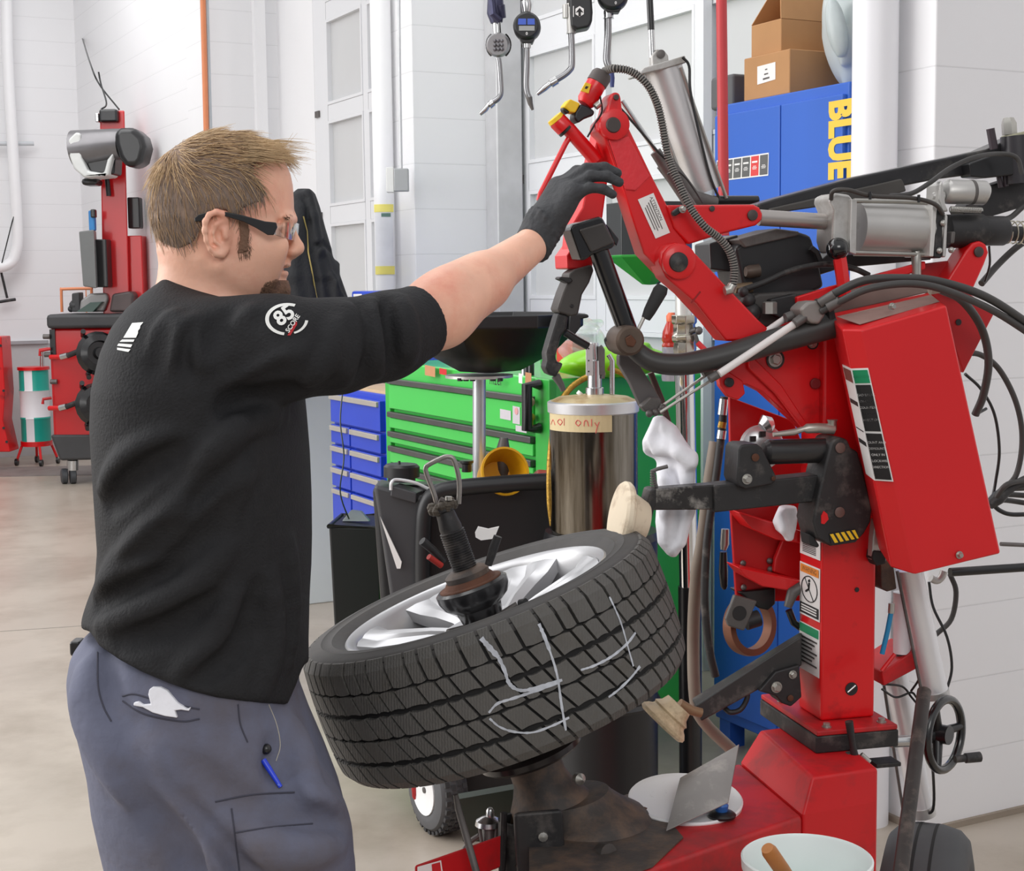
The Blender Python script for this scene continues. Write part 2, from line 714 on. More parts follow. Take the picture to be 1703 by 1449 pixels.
def block_mat(name, col, mortar, rough=0.55):
    m = M(name, col, rough, var=0.012, scale=1.5)
    nt = m.node_tree
    N, L = nt.nodes, nt.links
    g = N.new('ShaderNodeNewGeometry')
    d = N.new('ShaderNodeVectorMath')
    d.operation = 'DOT_PRODUCT'
    d.inputs[1].default_value = RU + RW
    L.new(g.outputs['Position'], d.inputs[0])
    sp = N.new('ShaderNodeSeparateXYZ')
    L.new(g.outputs['Position'], sp.inputs[0])
    cb = N.new('ShaderNodeCombineXYZ')
    L.new(d.outputs['Value'], cb.inputs['X'])
    L.new(sp.outputs['Z'], cb.inputs['Y'])
    br = N.new('ShaderNodeTexBrick')
    br.inputs['Scale'].default_value = 1.0
    br.inputs['Brick Width'].default_value = 9.0
    br.inputs['Row Height'].default_value = 0.215
    br.inputs['Mortar Size'].default_value = 0.0028
    br.inputs['Mortar Smooth'].default_value = 0.6
    L.new(cb.outputs[0], br.inputs['Vector'])
    bs = N['Principled BSDF']
    old = bs.inputs['Base Color'].links[0].from_socket
    mx = N.new('ShaderNodeMix')
    mx.data_type = 'RGBA'
    L.new(br.outputs['Fac'], mx.inputs['Factor'])
    L.new(old, mx.inputs['A'])
    mx.inputs['B'].default_value = rgb(mortar)
    L.new(mx.outputs['Result'], bs.inputs['Base Color'])
    bp = N.new('ShaderNodeBump')
    bp.invert = True
    bp.inputs['Strength'].default_value = 0.16
    bp.inputs['Distance'].default_value = 0.01
    L.new(br.outputs['Fac'], bp.inputs['Height'])
    L.new(bp.outputs[0], bs.inputs['Normal'])
    return m


BLOCK = block_mat('white_block_wall', (236, 236, 238), (220, 220, 222))
CONC = M('concrete_floor', (178, 167, 154), 0.32, var=0.10, scale=1.3, dirt=(152, 140, 126), dirt_amt=0.5, dscale=2.2, bump=0.03, bscale=40, rvar=0.1)
mb = MB()
mb.hexa([(-13, -4, -0.1), (9, -4, -0.1), (9, 18, -0.1), (-13, 18, -0.1), (-13, -4, 0), (9, -4, 0), (9, 18, 0), (-13, 18, 0)])
struct(mb.build('floor', CONC, smooth=False))

PD = 0.54   # how far the pilasters stand out from the doors
mb = MB()
mb.rbox(0.0, 0.325, 0.0, 0.95, 0, 4.6)
struct(mb.build('wall_front_pilaster', BLOCK, smooth=False, bevel=0.006))
mb = MB()
mb.rbox(-4.0, 0.0, 0.9, 1.2, 0, 4.6)
struct(mb.build('wall_right_front', BLOCK, smooth=False))
mb = MB()
mb.rbox(3.49, 3.86, 0.0, 0.95, 0, 4.6)
struct(mb.build('wall_middle_pilaster', BLOCK, smooth=False, bevel=0.006))
mb = MB()
mb.rbox(6.98, 7.35, 0.0, 0.95, 0, 4.6)
struct(mb.build('wall_rear_pilaster', BLOCK, smooth=False, bevel=0.006))
mb = MB()
mb.rbox(7.35, 11.55, 0.12, 0.95, 0, 4.6)
struct(mb.build('wall_right', BLOCK, smooth=False))
mb = MB()
mb.rbox(6.28, 6.98, PD, 0.95, 0, 4.6)
struct(mb.build('wall_door_side', WHITE, smooth=False))
mb = MB()
mb.rbox(11.55, 11.85, -11, 1.2, 0, 4.6)
struct(mb.build('wall_back', BLOCK, smooth=False))
GREYW = M('grey_lower_wall', (196, 196, 198), 0.6, var=0.02)
mb = MB()
mb.rbox(11.535, 11.55, -11, 0.12, 0, 1.06)
struct(mb.build('trim_1', GREYW, smooth=False))
mb = MB()
mb.rbox(11.50, 11.55, -11, -0.25, 1.06, 1.09)
struct(mb.build('trim_2', M('grey_rail', (176, 178, 182), 0.4, metal=0.3), smooth=False))
# dark drain channel across the floor
mb = MB()
a, b = PZ(-60, 790, 0), PZ(330, 783, 0)
n = V((0.12, -0.30, 0))
mb.prism([a - n * 1.6, b - n * 1.6, b + n * 0.6, a + n * 0.6], V((0, 0, 0.004)))
struct(mb.build('trim_3', M('stained_channel', (128, 120, 116), 0.5, var=0.12, scale=4, dirt=(96, 88, 86), dirt_amt=0.4), smooth=False))
# saw joint in the slab
mb = MB()
a, b = PZ(-30, 1053, 0), PZ(160, 1040, 0)
mb.prism([a, b, b + V((0, 0.008, 0)), a + V((0, 0.008, 0))], V((0, 0, 0.001)))
struct(mb.build('trim_4', M('joint', (140, 132, 124), 0.8), smooth=False))
# base strip under the near pilaster
mb = MB()
mb.rbox(-0.012, 0.335, -0.012, 0.9, 0, 0.018)
struct(mb.build('baseboard_front', M('sealant', (150, 138, 124), 0.8, var=0.1), smooth=False))

DOORW = M('door_white', (226, 227, 230), 0.4, var=0.012, scale=2)
PANE = M('window_glass', (226, 227, 228), 0.12, trans=0.25, var=0.03, scale=2)


def glazed_door(name, t0, t1, cols, rows, base):
    root = thing(name, None, None, RP((t0 + t1) / 2, PD, 0))
    struct(root)
    zt = 4.5
    fr = MB()
    ts = [t0] + [x for c in cols for x in c] + [t1]
    zs = [0.02] + [x for r in rows for x in r] + [zt]
    for i in range(0, len(ts), 2):
        fr.rbox(ts[i], ts[i + 1], PD, PD + 0.06, 0.02, zt)
    for j in range(0, len(zs), 2):
        for c in cols:
            fr.rbox(c[0], c[1], PD, PD + 0.06, zs[j], zs[j + 1])
    struct(fr.build('door_frame', DOORW, root, smooth=False, bevel=0.004))
    for c in cols:
        for r in rows:
            g = MB()
            g.rbox(c[0] - 0.01, c[1] + 0.01, PD + 0.025, PD + 0.035, r[0] - 0.01, r[1] + 0.01)
            struct(g.build('pane', PANE, root, smooth=False))
    bd = MB()
    for c in cols:
        for r in rows:
            w = 0.018
            for (a0, a1, z0, z1) in ((c[0], c[0] + w, r[0], r[1]), (c[1] - w, c[1], r[0], r[1]), (c[0] + w, c[1] - w, r[0], r[0] + w), (c[0] + w, c[1] - w, r[1] - w, r[1])):
                bd.rbox(a0, a1, PD - 0.004, PD + 0.03, z0, z1)
    struct(bd.build('pane_bead', DOORW, root, smooth=False))
    hg = MB()
    for z in (rows[0][1] + 0.06, rows[1][1] + 0.06, rows[2][1] + 0.06):
        hg.rbox(t1 - 0.1, t1 - 0.03, PD - 0.012, PD, z - 0.02, z + 0.02)
    struct(hg.build('hinge', GREYST, root, smooth=False))
    return root


ROWS = [(0.86, 1.36), (1.50, 2.02), (2.15, 2.67), (2.81, 3.33), (3.47, 3.97)]
glazed_door('door_1', 0.325, 3.49, [(0.45, 1.10), (1.18, 1.84), (1.93, 2.63), (2.71, 3.34)], ROWS, 0)
ROWS2 = [(0.83, 1.33), (1.45, 1.97), (2.08, 2.62), (2.72, 3.25), (3.36, 3.9)]
glazed_door('door_2', 3.86, 6.28, [(4.0, 4.6), (4.68, 5.36), (5.44, 6.04)], ROWS2, 0)
# jamb of the near door, vertical track
mb = MB()
mb.rbox(3.36, 3.49, PD - 0.16, PD - 0.02, 0, 4.5)
struct(mb.build('trim_5', M('track_grey', (200, 200, 202), 0.4, metal=0.2), smooth=False, bevel=0.01))
mb = MB()
mb.rbox(3.40, 3.44, PD - 0.10, PD - 0.06, 0, 4.5)
mb.rbox(1.80, 1.86, PD - 0.05, PD - 0.01, 0, 4.5)
struct(mb.build('trim_6', DOORW, smooth=False))
# white strip on the side of the rear pilaster
mb = MB()
mb.rbox(6.93, 6.98, 0.36, 0.44, 0, 4.5)
struct(mb.build('trim_7', WHITE, smooth=False))

# ---------------------------------------------------------------- pipes on the walls
o = MB().tube([RP(0.157, -0.075, z) for z in (0, 1.5, 3, 4.5)], 0.063, 32).build('downpipe', M('white_pipe', (238, 238, 242), 0.4, var=0.01), smooth=True)
tag(o, 'thick white vertical pipe beside the tall blue cabinet', 'pipe')
o = MB().tube([RP(3.72, -0.06, z) for z in (0, 1.5, 3, 4.5)], 0.05, 24).build('wrapped_pipe', M('white_pipe2', (240, 240, 242), 0.45, var=0.01), smooth=True)
root = o
tag(o, 'white vertical pipe on the middle pilaster, with a paper sheet held by yellow tape', 'pipe')
c3 = [PR(653, 340, -0.115), PR(690, 338, -0.115), PR(691, 352, -0.115), PR(654, 354, -0.115)]
pc = RP(3.72, -0.06, 0)


def band(z0, z1, r, a0, a1, mat, name, parent, cx):
    m = MB()
    n = 14
    pts = []
    for i in range(n + 1):
        a = a0 + (a1 - a0) * i / n
        d = V((math.sin(a), -math.cos(a), 0))
        pts.append((cx + d * r, cx + d * (r + 0.0012)))
    for i in range(n):
        p, q = pts[i], pts[i + 1]
        m.hexa([p[0] + UP * z0, q[0] + UP * z0, q[1] + UP * z0, p[1] + UP * z0, p[0] + UP * z1, q[0] + UP * z1, q[1] + UP * z1, p[1] + UP * z1])
    return m.build(name, mat, parent, smooth=False)


TAPE = M('yellow_tape', (238, 226, 120), 0.5)
zY = lambda y: P(672, y, 7.3).z
sh = band(zY(445), zY(349), 0.0504, -1.0, 1.0, M('paper_sheet', (226, 227, 232), 0.6), 'paper_sheet', root, pc)
band(zY(351), zY(338), 0.0520, -1.1, 1.1, TAPE, 'yellow_tape', root, pc)
band(zY(456), zY(442), 0.0520, -1.1, 1.1, TAPE, 'yellow_tape', root, pc)
band(zY(359), zY(353), 0.0520, -0.2, 0.7, M('green_print', (96, 128, 118), 0.5), 'printed_logo', root, pc)

# junction box + conduit on the middle pilaster
bx = thing('junction_box', 'small grey electrical box with conduit rising above it, on the middle pilaster', 'box', PR(665, 300, -0.12))
mb = MB()
fbox(mb, 655, 280, 679, 318, 7.10, 0.06)
mb.build('box', GREYST if False else M('box_grey', (168, 170, 172), 0.4, metal=0.4), bx, bevel=0.004)
mb = MB()
fbox(mb, 642, 278, 655, 320, 7.12, 0.05)
mb.build('switch_plate', M('plate_white', (224, 224, 222), 0.4), bx, bevel=0.004)
mb = MB()
mb.tube([P(667, 280, 7.13), P(664, 100, 7.13), P(662, -160, 7.13)], 0.008)
mb.build('conduit', M('conduit', (206, 207, 210), 0.35, metal=0.3), bx)

# back wall pipe and conduits
o = MB().tube(spline([PT(10, -60, 11.38), PT(13, 100, 11.38), PT(22, 260, 11.38), PT(29, 380, 11.38), PT(26, 420, 11.38), PT(12, 441, 11.38), PT(-40, 452, 11.38)], 6), 0.05, 16).build('white_wall_pipe', M('white_pipe'if False else 'pipe_white', (242, 242, 244), 0.4, var=0.01))
tag(o, 'white pipe bending away at the left end of the back wall', 'pipe')
OR = M('orange_conduit', (226, 140, 96), 0.45, var=0.04)
o = MB().tube([PT(132, -40, 11.5), PT(137, 62, 11.5)], 0.018, 10).build('orange_conduit', OR)
tag(o, 'upper orange conduit on the back wall above the red aligner post', 'conduit')
o = MB().tube([PT(139, 128, 11.5), PT(146, 520, 11.5)], 0.018, 10).build('orange_conduit', OR)
tag(o, 'lower orange conduit on the back wall running down behind the aligner', 'conduit')
o = MB().tube([PR(336, -60, -0.05), PR(345, 300, -0.05), PR(352, 640, -0.05)], 0.018, 10).build('orange_conduit', OR)
tag(o, 'long orange conduit on the rear pilaster, just above the man', 'conduit')
o = MB().tube([PR(342, -60, -0.02), PR(352, 300, -0.02), PR(358, 640, -0.02)], 0.014, 10).build('grey_conduit', M('conduit_grey', (186, 192, 198), 0.4, metal=0.3))
tag(o, 'thin grey conduit beside the orange one on the rear pilaster', 'conduit')
o = MB().tube([PT(182, -60, 11.46), PT(190, 190, 11.46), PT(196, 470, 11.46)], 0.02, 10).build('corner_conduit', M('conduit_grey2', (200, 204, 208), 0.4))
tag(o, 'thin grey conduit in the far corner behind the aligner post', 'conduit')
o = MB().tube([PT(-30, 239, 11.44), PT(56, 239, 11.44)], 0.02, 10).build('horizontal_conduit', M('conduit_grey2', (200, 204, 208), 0.4))
tag(o, 'short horizontal grey bracket bar across the white wall pipe', 'bracket')
o = MB().tube([PT(31, 335, 11.35), PT(20, 370, 11.35), PT(3, 438, 11.35)], 0.006, 8).build('hanging_wire', BLK)
tag(o, 'thin dark wire hanging from the white wall pipe at far left', 'wire')
hk = thing('wall_squeegee', 'small dark squeegee shaped tool hanging on the back wall at far left', 'tool', PT(10, 500, 11.5))
MB().tube([PT(0, 445, 11.45), PT(6, 470, 11.45), PT(12, 496, 11.45)], 0.012, 8).build('rod', BLKD, hk)
MB().tube([PT(-6, 503, 11.46), PT(26, 498, 11.46)], 0.014, 8).build('foot', BLKD, hk)

# ================================================================ far left: lift post, drum, aligner
lp = thing('lift_post', 'red vehicle lift post foot cut off by the left edge', 'lift', P(-20, 752, 13.2))
mb = MB()
mb.prism([P(x, y, 13.2) for x, y in [(-70, 560), (2, 560), (8, 650), (8, 655), (5, 700), (13, 735), (17, 752), (-70, 752)]], (0, 0.25, 0))
mb.build('post_foot', RED, lp, bevel=0.01)
for (x, y) in ((3, 575), (8, 650), (13, 735), (8, 712)):
    MB().cyl(P(x - 2, y, 13.19), P(x - 2, y, 13.22), 0.012, 8).build('bolt', BLK, lp)

dr = thing('drum', 'slim white and teal fluid drum with red lid on a wheeled red dolly', 'drum', P(62, 742, 13.4))
cx = P(61, 736, 13.45)
zz = lambda y: P(61, y, 13.45).z
rad = 0.128
TEAL = M('teal_paint', (30, 165, 148), 0.35, var=0.03)
TW = M('drum_white', (240, 240, 244), 0.35, var=0.01)
cz = V((cx.x, cx.y, 0))
mb = MB()
mb.lathe([(0.001, zz(733)), (rad, zz(733)), (rad, zz(697)), (rad + 0.006, zz(695)), (rad, zz(693)), (rad, zz(651)), (rad + 0.006, zz(649)), (rad, zz(647)), (rad, zz(615)), (0.001, zz(615))], cz, UP, 32)
o = mb.build('drum_body', [TEAL, TW], dr)
for p in o.data.polygons:
    z = p.center.z
    a = math.atan2(p.center.x - cx.x, -(p.center.y - cx.y))
    p.material_index = 1 if (zz(693) <= z <= zz(649) or abs(a + 0.1) < 0.22) else 0
MB().lathe([(0.001, zz(615)), (rad + 0.012, zz(615)), (rad + 0.012, zz(610)), (0.001, zz(609))], cz, UP, 32).build('drum_lid', RED, dr)
MB().lathe([(0.001, zz(741)), (rad + 0.01, zz(741)), (rad + 0.01, zz(733)), (0.001, zz(733))], cz, UP, 24).build('dolly_ring', RED, dr)
for a in (0.4, 1.9, 3.5, 5.2):
    p = cz + V((math.cos(a), math.sin(a), 0)) * rad
    k = MB().tube([p + UP * zz(741), p + V((math.cos(a), math.sin(a), 0)) * 0.05 + UP * 0.04], 0.012, 8).build('dolly_leg', RED, dr)
    MB().cyl(p + V((0.05 * math.cos(a) - 0.012, 0.05 * math.sin(a), 0.032)), p + V((0.05 * math.cos(a) + 0.012, 0.05 * math.sin(a), 0.032)), 0.032, 12).build('caster', BLK, k)
pm = MB().tube([P(70, 612, 13.45), P(70, 585, 13.45)], 0.02, 10).build('pump', STEEL, dr)
MB().tube([P(66, 592, 13.42), P(66, 582, 13.42), P(80, 580, 13.42)], 0.012, 8).build('pump_handle', RED, dr)

AY = 12.0
al = thing('wheel_aligner', 'tall red wheel aligner cabinet with camera post, dark tray and casters', 'aligner', P(150, 800, AY))
ASH = M('charcoal_plastic', (62, 62, 64), 0.55, var=0.08)
REDA = M('aligner_red', (196, 14, 22), 0.35, var=0.04, scale=3, coat=0.3)
mb = MB()
fbox(mb, 84, 545, 262, 728, AY, 0.62)
mb.build('cabinet', REDA, al, bevel=0.03)
mb = MB()
fbox(mb, 76, 522, 270, 546, AY - 0.05, 0.74)
mb.build('tray', ASH, al, bevel=0.03)
mb = MB()
mb.hexa([P(84, 723, AY - 0.02), P(262, 723, AY - 0.02), P(262, 723, AY + 0.6), P(84, 723, AY + 0.6), P(100, 766, AY - 0.02), P(255, 762, AY - 0.02), P(255, 762, AY + 0.6), P(100, 766, AY + 0.6)])
mb.build('base', ASH, al, bevel=0.02)
for (x, y) in ((121, 788), (106, 768), (235, 786)):
    k = MB().tube([P(x, y - 22, AY + 0.1), P(x, y - 6, AY + 0.1)], 0.045, 10).build('caster_fork', STEEL, al)
    c = P(x, y, AY + 0.1)
    c.z = 0.062
    MB().lathe([(0.001, -0.02), (0.05, -0.025), (0.062, -0.018), (0.062, 0.018), (0.05, 0.025), (0.001, 0.02)], c, V((0.9, 0.4, 0)), 20).build('caster_wheel', M('caster_rubber', (70, 72, 76), 0.5), k)
mb = MB()
fbox(mb, 83, 548, 92, 597, AY - 0.012, 0.02)
mb.build('side_slot', BLK, al)
mb = MB()
mb.hexa([P(172, 530, AY + 0.1), P(216, 530, AY + 0.1), P(216, 530, AY + 0.3), P(172, 530, AY + 0.3), P(166, 184, AY + 0.1), P(207, 184, AY + 0.1), P(207, 184, AY + 0.3), P(166, 184, AY + 0.3)])
mb.build('post', REDA, al, bevel=0.01)
mb = MB()
fbox(mb, 212, 392, 238, 528, AY + 0.15, 0.2)
mb.build('post_panel', REDA, al, bevel=0.01)
mb = MB()
fbox(mb, 212, 328, 232, 380, AY + 0.2, 0.12)
mb.build('control_box', BLK, al, bevel=0.01)
mb = MB()
fbox(mb, 164, 181, 195, 203, AY + 0.04, 0.12)
cp = mb.build('post_cap', BLK, al, bevel=0.02)
mb = MB()
fbox(mb, 158, 188, 164, 203, AY + 0.05, 0.08)
mb.build('cap_lens', STEEL, cp, bevel=0.008)
# camera beam
bm_ = MB()
bm_.tube([P(126, 250, AY - 0.15), P(190, 240, AY - 0.2), P(205, 240, AY - 0.22)], [0.155, 0.12, 0.12], 24)
be = bm_.build('camera_beam', M('beam_silver', (118, 116, 118), 0.3, metal=0.5), al)
mb = MB()
mb.prism([P(x, y, AY - 0.36) for x, y in [(188, 218), (200, 212), (222, 211), (238, 226), (243, 244), (237, 268), (229, 277), (208, 278), (197, 262), (190, 240)]], (0, 0.28, 0))
mb.build('beam_end_cap', BLK, be, bevel=0.05, bseg=3)
mb = MB()
mb.prism([P(x, y, AY - 0.3) for x, y in [(126, 219), (134, 222), (136, 262), (146, 284), (172, 288), (178, 265), (190, 250), (180, 292), (140, 296), (122, 280), (113, 255), (113, 232)]], (0, 0.3, 0))
mb.build('beam_rim', M('rim_white', (214, 216, 214), 0.4), be, bevel=0.02)
mb = MB()
mb.prism([P(x, y, AY - 0.24) for x, y in [(136, 258), (192, 248), (190, 290), (150, 290)]], (0, 0.24, 0))
mb.build('beam_housing', BLK, be, bevel=0.02)
mb = MB()
fbox(mb, 134, 296, 161, 308, AY - 0.15, 0.2)
mb.build('lower_camera', BLK, be, bevel=0.03)
MB().tube([P(178, 295, AY + 0.05), P(181, 326, AY + 0.05)], 0.02, 8).build('crank', BLK, al)
mn = thing_m = MB()
mn.hexa([P(131, 385, AY - 0.1), P(156, 382, AY - 0.18), P(160, 384, AY + 0.1), P(136, 387, AY + 0.1), P(138, 476, AY - 0.1), P(160, 480, AY - 0.18), P(166, 478, AY + 0.1), P(142, 475, AY + 0.1)])
mo = mn.build('monitor', M('monitor_grey', (120, 122, 122), 0.35, var=0.03), al, bevel=0.01)
mb = MB()
fbox(mb, 157, 398, 178, 478, AY - 0.05, 0.15)
mb.build('monitor_arm', BLK, mo, bevel=0.01)
mb = MB()
fbox(mb, 147, 350, 157, 384, AY - 0.05, 0.06)
mb.build('handset', M('handset_blue', (48, 130, 196), 0.4), al, bevel=0.01)
mb = MB()
fbox(mb, 150, 348, 158, 362, AY - 0.08, 0.06)
mb.build('handset_holder', BLK, al, bevel=0.01)
# two wheel sensors hanging on the cabinet front
for (yo, x0) in ((0, 0), (85, -2)):
    s = MB().tube([P(84 + x0, 594 + yo, AY - 0.04), P(104 + x0, 594 + yo, AY - 0.1)], 0.02, 10).build('sensor_hook', RED, al)
    MB().tube([P(102 + x0, 594 + yo, AY - 0.1), P(113 + x0, 591 + yo, AY - 0.12)], 0.026, 10).build('hook_sleeve', STEEL, s)
    MB().tube([P(112 + x0, 592 + yo, AY - 0.12), P(132 + x0, 584 + yo, AY - 0.14)], 0.022, 10).build('hook_arm', BLKD, s)
    MB().tube([P(130 + x0, 584 + yo, AY - 0.14), P(142 + x0, 583 + yo, AY - 0.14)], 0.028, 10).build('hook_nut', STEEL, s)
    w = MB()
    c = P(164 + x0, 588 + yo, AY - 0.14)
    ax = V((0.45, -0.85, 0.1))
    w.lathe([(0.001, -0.06), (0.08, -0.06), (0.16, -0.04), (0.175, 0.0), (0.15, 0.05), (0.1, 0.06), (0.09, 0.02), (0.05, 0.02), (0.04, 0.07), (0.001, 0.07)], c, ax, 20)
    ws = w.build('wheel_sensor', M('sensor_black', (20, 20, 22), 0.25, var=0.1, coat=0.3), al)
    w2 = MB()
    for k in range(3):
        a = k * 2.1 + 0.4
        ex = ax.normalized().orthogonal().normalized()
        ey = ax.normalized().cross(ex)
        dd = ex * math.cos(a) + ey * math.sin(a)
        w2.tube([c + dd * 0.02 - ax * 0.03, c + dd * 0.18 - ax * 0.06, c + dd * 0.21 + ax * 0.04], 0.02, 8)
    w2.build('sensor_claw', BLK, ws)
for (x, y) in ((92, 635), (80, 560), (82, 590)):
    MB().tube([P(x - 8, y, AY - 0.03), P(x + 3, y, AY - 0.03)], 0.02, 8).build('side_knob', GREYST, al)
MB().tube([P(86, 662, AY - 0.04), P(72, 664, AY - 0.06), P(71, 672, AY - 0.06)], 0.012, 8).build('side_hook', REDD, al)
MB().tube([P(84, 580, AY - 0.04), P(66, 584, AY - 0.06), P(67, 592, AY - 0.06)], 0.012, 8).build('side_hook', REDD, al)

# what lies on the aligner tray
ZT = P(150, 519, AY + 0.1).z
o = MB().tube(spline([P(103, 519, AY + 0.2), P(102, 484, AY + 0.2), P(104, 481, AY + 0.2), P(150, 480, AY + 0.2), P(152, 482, AY + 0.2), P(153, 519, AY + 0.2)], 4), 0.012, 8).build('wire_frame', OR)
tag(o, 'thin orange tube frame standing at the back of the aligner tray', 'frame')
mb = MB()
mb.prism([P(x, y, AY + 0.05) for x, y in [(133, 500), (150, 488), (176, 487), (180, 498), (172, 519), (131, 519)]], (0, 0.2, 0))
o = mb.build('turntable_pad', M('pad_grey', (150, 148, 148), 0.4, metal=0.3), None, bevel=0.02)
tag(o, 'grey angular plate standing in the middle of the aligner tray', 'plate')
mb = MB()
mb.prism([P(x, y, AY) for x, y in [(181, 519), (186, 489), (216, 484), (222, 490), (219, 519)]], (0, 0.2, 0))
o = mb.build('tool_case', M('case_brown', (78, 66, 66), 0.4, var=0.2, scale=6), None, bevel=0.02)
tag(o, 'dark brown glossy case at the right end of the aligner tray', 'case')
mb = MB()
mb.prism([P(x, y, AY - 0.02) for x, y in [(126, 519), (128, 518), (150, 503), (170, 502), (154, 519)]], (0, 0.1, 0))
o = mb.build('clipboard', M('board_green', (64, 84, 78), 0.35), None, bevel=0.008)
tag(o, 'dark green slanted board lying at the front edge of the aligner tray', 'board')
mb = MB()
for (x, y, r) in ((124, 508, 0.05), (128, 494, 0.035), (118, 514, 0.03)):
    mb.ball(P(x, y, AY + 0.12), r * 0.9, 10)
mb.prism([P(x, y, AY + 0.08) for x, y in [(119, 519), (119, 488), (132, 486), (133, 519)]], (0, 0.12, 0))
o = mb.build('clamp_tool', ASH, None, bevel=0.01)
tag(o, 'dark grey clamp tool inside the orange frame on the aligner tray', 'tool')
# cable dropping to the aligner post
o = MB().tube(spline([PT(136, 60, 11.45), P(150, 105, 12.6), P(165, 140, 12.4), P(198, 182, AY + 0.2)], 8), 0.007, 8).build('power_cable', BLK)
tag(o, 'dark cable slanting down from the orange conduit to the aligner post', 'cable')
o = MB().tube(spline([P(164, 120, 12.45), P(168, 140, 12.42), P(177, 172, AY + 0.15), P(168, 182, AY + 0.12)], 8), 0.007, 8).build('power_cable', BLK)
tag(o, 'short dark cable end looping onto the cap of the aligner post', 'cable')
# ================================================================ along the door wall
GS = -0.62   # front of the tool chests
GRN = M('green_enamel', (70, 200, 84), 0.3, var=0.04, scale=3, coat=0.3)
GRND = M('green_enamel_trim', (58, 178, 70), 0.35, var=0.04)
BLU = M('blue_enamel', (30, 64, 190), 0.35, var=0.06, scale=4, coat=0.2)
BLUC = M('cabinet_blue', (44, 100, 200), 0.4, var=0.04, scale=2)
DKTRIM = M('drawer_pull', (92, 90, 90), 0.35, metal=0.5, var=0.1)
SILTRIM = M('drawer_pull_silver', (192, 186, 178), 0.4, metal=0.5, var=0.05)

# --- green rolling chest
g = thing('tool_chest', 'long bright green tool chest with stickers behind the black drain pan', 'tool chest', RP(1.73, -0.3, 0))
T0, T1 = 1.06, 2.42
ZG = 1.27
zf = lambda y: PR(700, y, GS).z
mb = MB()
mb.rbox(T0, T1, GS + 0.02, -0.03, 0.14, ZG)
mb.build('carcass', GRN, g, bevel=0.008)
mb = MB()
mb.rbox(T0, T0 + 0.10, GS, GS + 0.03, 0.14, ZG)
mb.build('corner_post', GRND, g, bevel=0.006)
mb = MB()
mb.rbox(T1 - 0.045, T1, GS, GS + 0.03, 0.14, ZG)
mb.build('corner_post', GRND, g, bevel=0.006)


def zat(px, py):
    return PR(px, py, GS).z


lines = [zat(646, 626), zat(646, 681), zat(646, 713), zat(646, 737), zat(646, 770), 0.62, 0.4, 0.18]
for i in range(len(lines) - 1):
    z1, z0 = lines[i] - 0.03, lines[i + 1] + 0.006
    mb = MB()
    mb.rbox(T0 + 0.105, T1 - 0.05, GS - 0.006, GS + 0.03, z0, z1)
    d = mb.build('drawer', GRN, g, bevel=0.005)
    mb = MB()
    mb.rbox(T0 + 0.105, T1 - 0.05, GS - 0.016, GS + 0.01, z1 + 0.002, z1 + 0.024)
    mb.build('drawer_pull', DKTRIM, d, bevel=0.004)
mb = MB()
q0 = PR(999, 0, GS)
# tubular black handle on the right post
tz = [PR(x, y, GS) for x, y in ((899, 640), (899, 712))]
mb.tube([tz[0] - RW * 0.005, tz[0] - RW * 0.05, tz[1] - RW * 0.05, tz[1] - RW * 0.005], 0.018, 12)
mb.build('side_handle', BLK, g, bevel=0.0)
# stickers and lettering
PINKST = M('sticker_pink', (222, 160, 160), 0.5)
SILST = M('sticker_silver', (206, 200, 206), 0.4)
TANST = M('sticker_tan', (196, 140, 100), 0.5)


def stick(x0, y0, x1, y1, mat, par, nm, s=GS - 0.007):
    return quad([PR(x0, y0, s), PR(x1, y0 + (x1 - x0) * 0.2, s), PR(x1, y1 + (x1 - x0) * 0.2, s), PR(x0, y1, s)], mat, par, nm)


stick(832, 680, 850, 696, SILST, g, 'sticker')
st = stick(853, 675, 865, 704, SILST, g, 'sticker')
MB().lathe([(0.001, 0), (0.012, 0), (0.012, 0.0016), (0.001, 0.0016)], PR(859, 684, GS - 0.008), -RW, 20).build('sticker_badge', PINKST, st)
stick(858, 707, 876, 717, SILST, g, 'sticker')
stick(863, 621, 869, 637, PAPER, g, 'sticker', GS - 0.008)
stick(874, 619, 884, 640, TANST, g, 'sticker', GS - 0.003)
stick(707, 607, 724, 624, TANST, g, 'sticker', GS - 0.001)
stick(731, 612, 743, 622, REDINK, g, 'sticker', GS - 0.001)
MB().ball(PR(882, 669, GS - 0.02), 0.016, 14).build('lock_knob', PINKST, g)
tb = MB()
tb.tube([PR(884, 690, GS - 0.012), PR(884, 712, GS - 0.012)], 0.006, 8)
tb.ball(PR(884, 694, GS - 0.018), 0.013, 12)
tb.build('lock_key', M('key_yellow', (180, 170, 60), 0.4), g)
text('nizer', PR(825, 633, GS - 0.004), -RU, UP, 0.05, INK, g)

# things on the green chest (along its top edge)


def chest_box(name, label, cat, x0, x1, h, s, mat, dt=0.06, bevel=0.004):
    a, b = PR(x0, 600, s), PR(x1, 600, s)
    ta, tb_ = (a - RO).dot(RU), (b - RO).dot(RU)
    m = MB()
    m.rbox(min(ta, tb_), max(ta, tb_), s, s + dt, ZG, ZG + h)
    return tag(m.build(name, mat, None, bevel=bevel), label, cat)


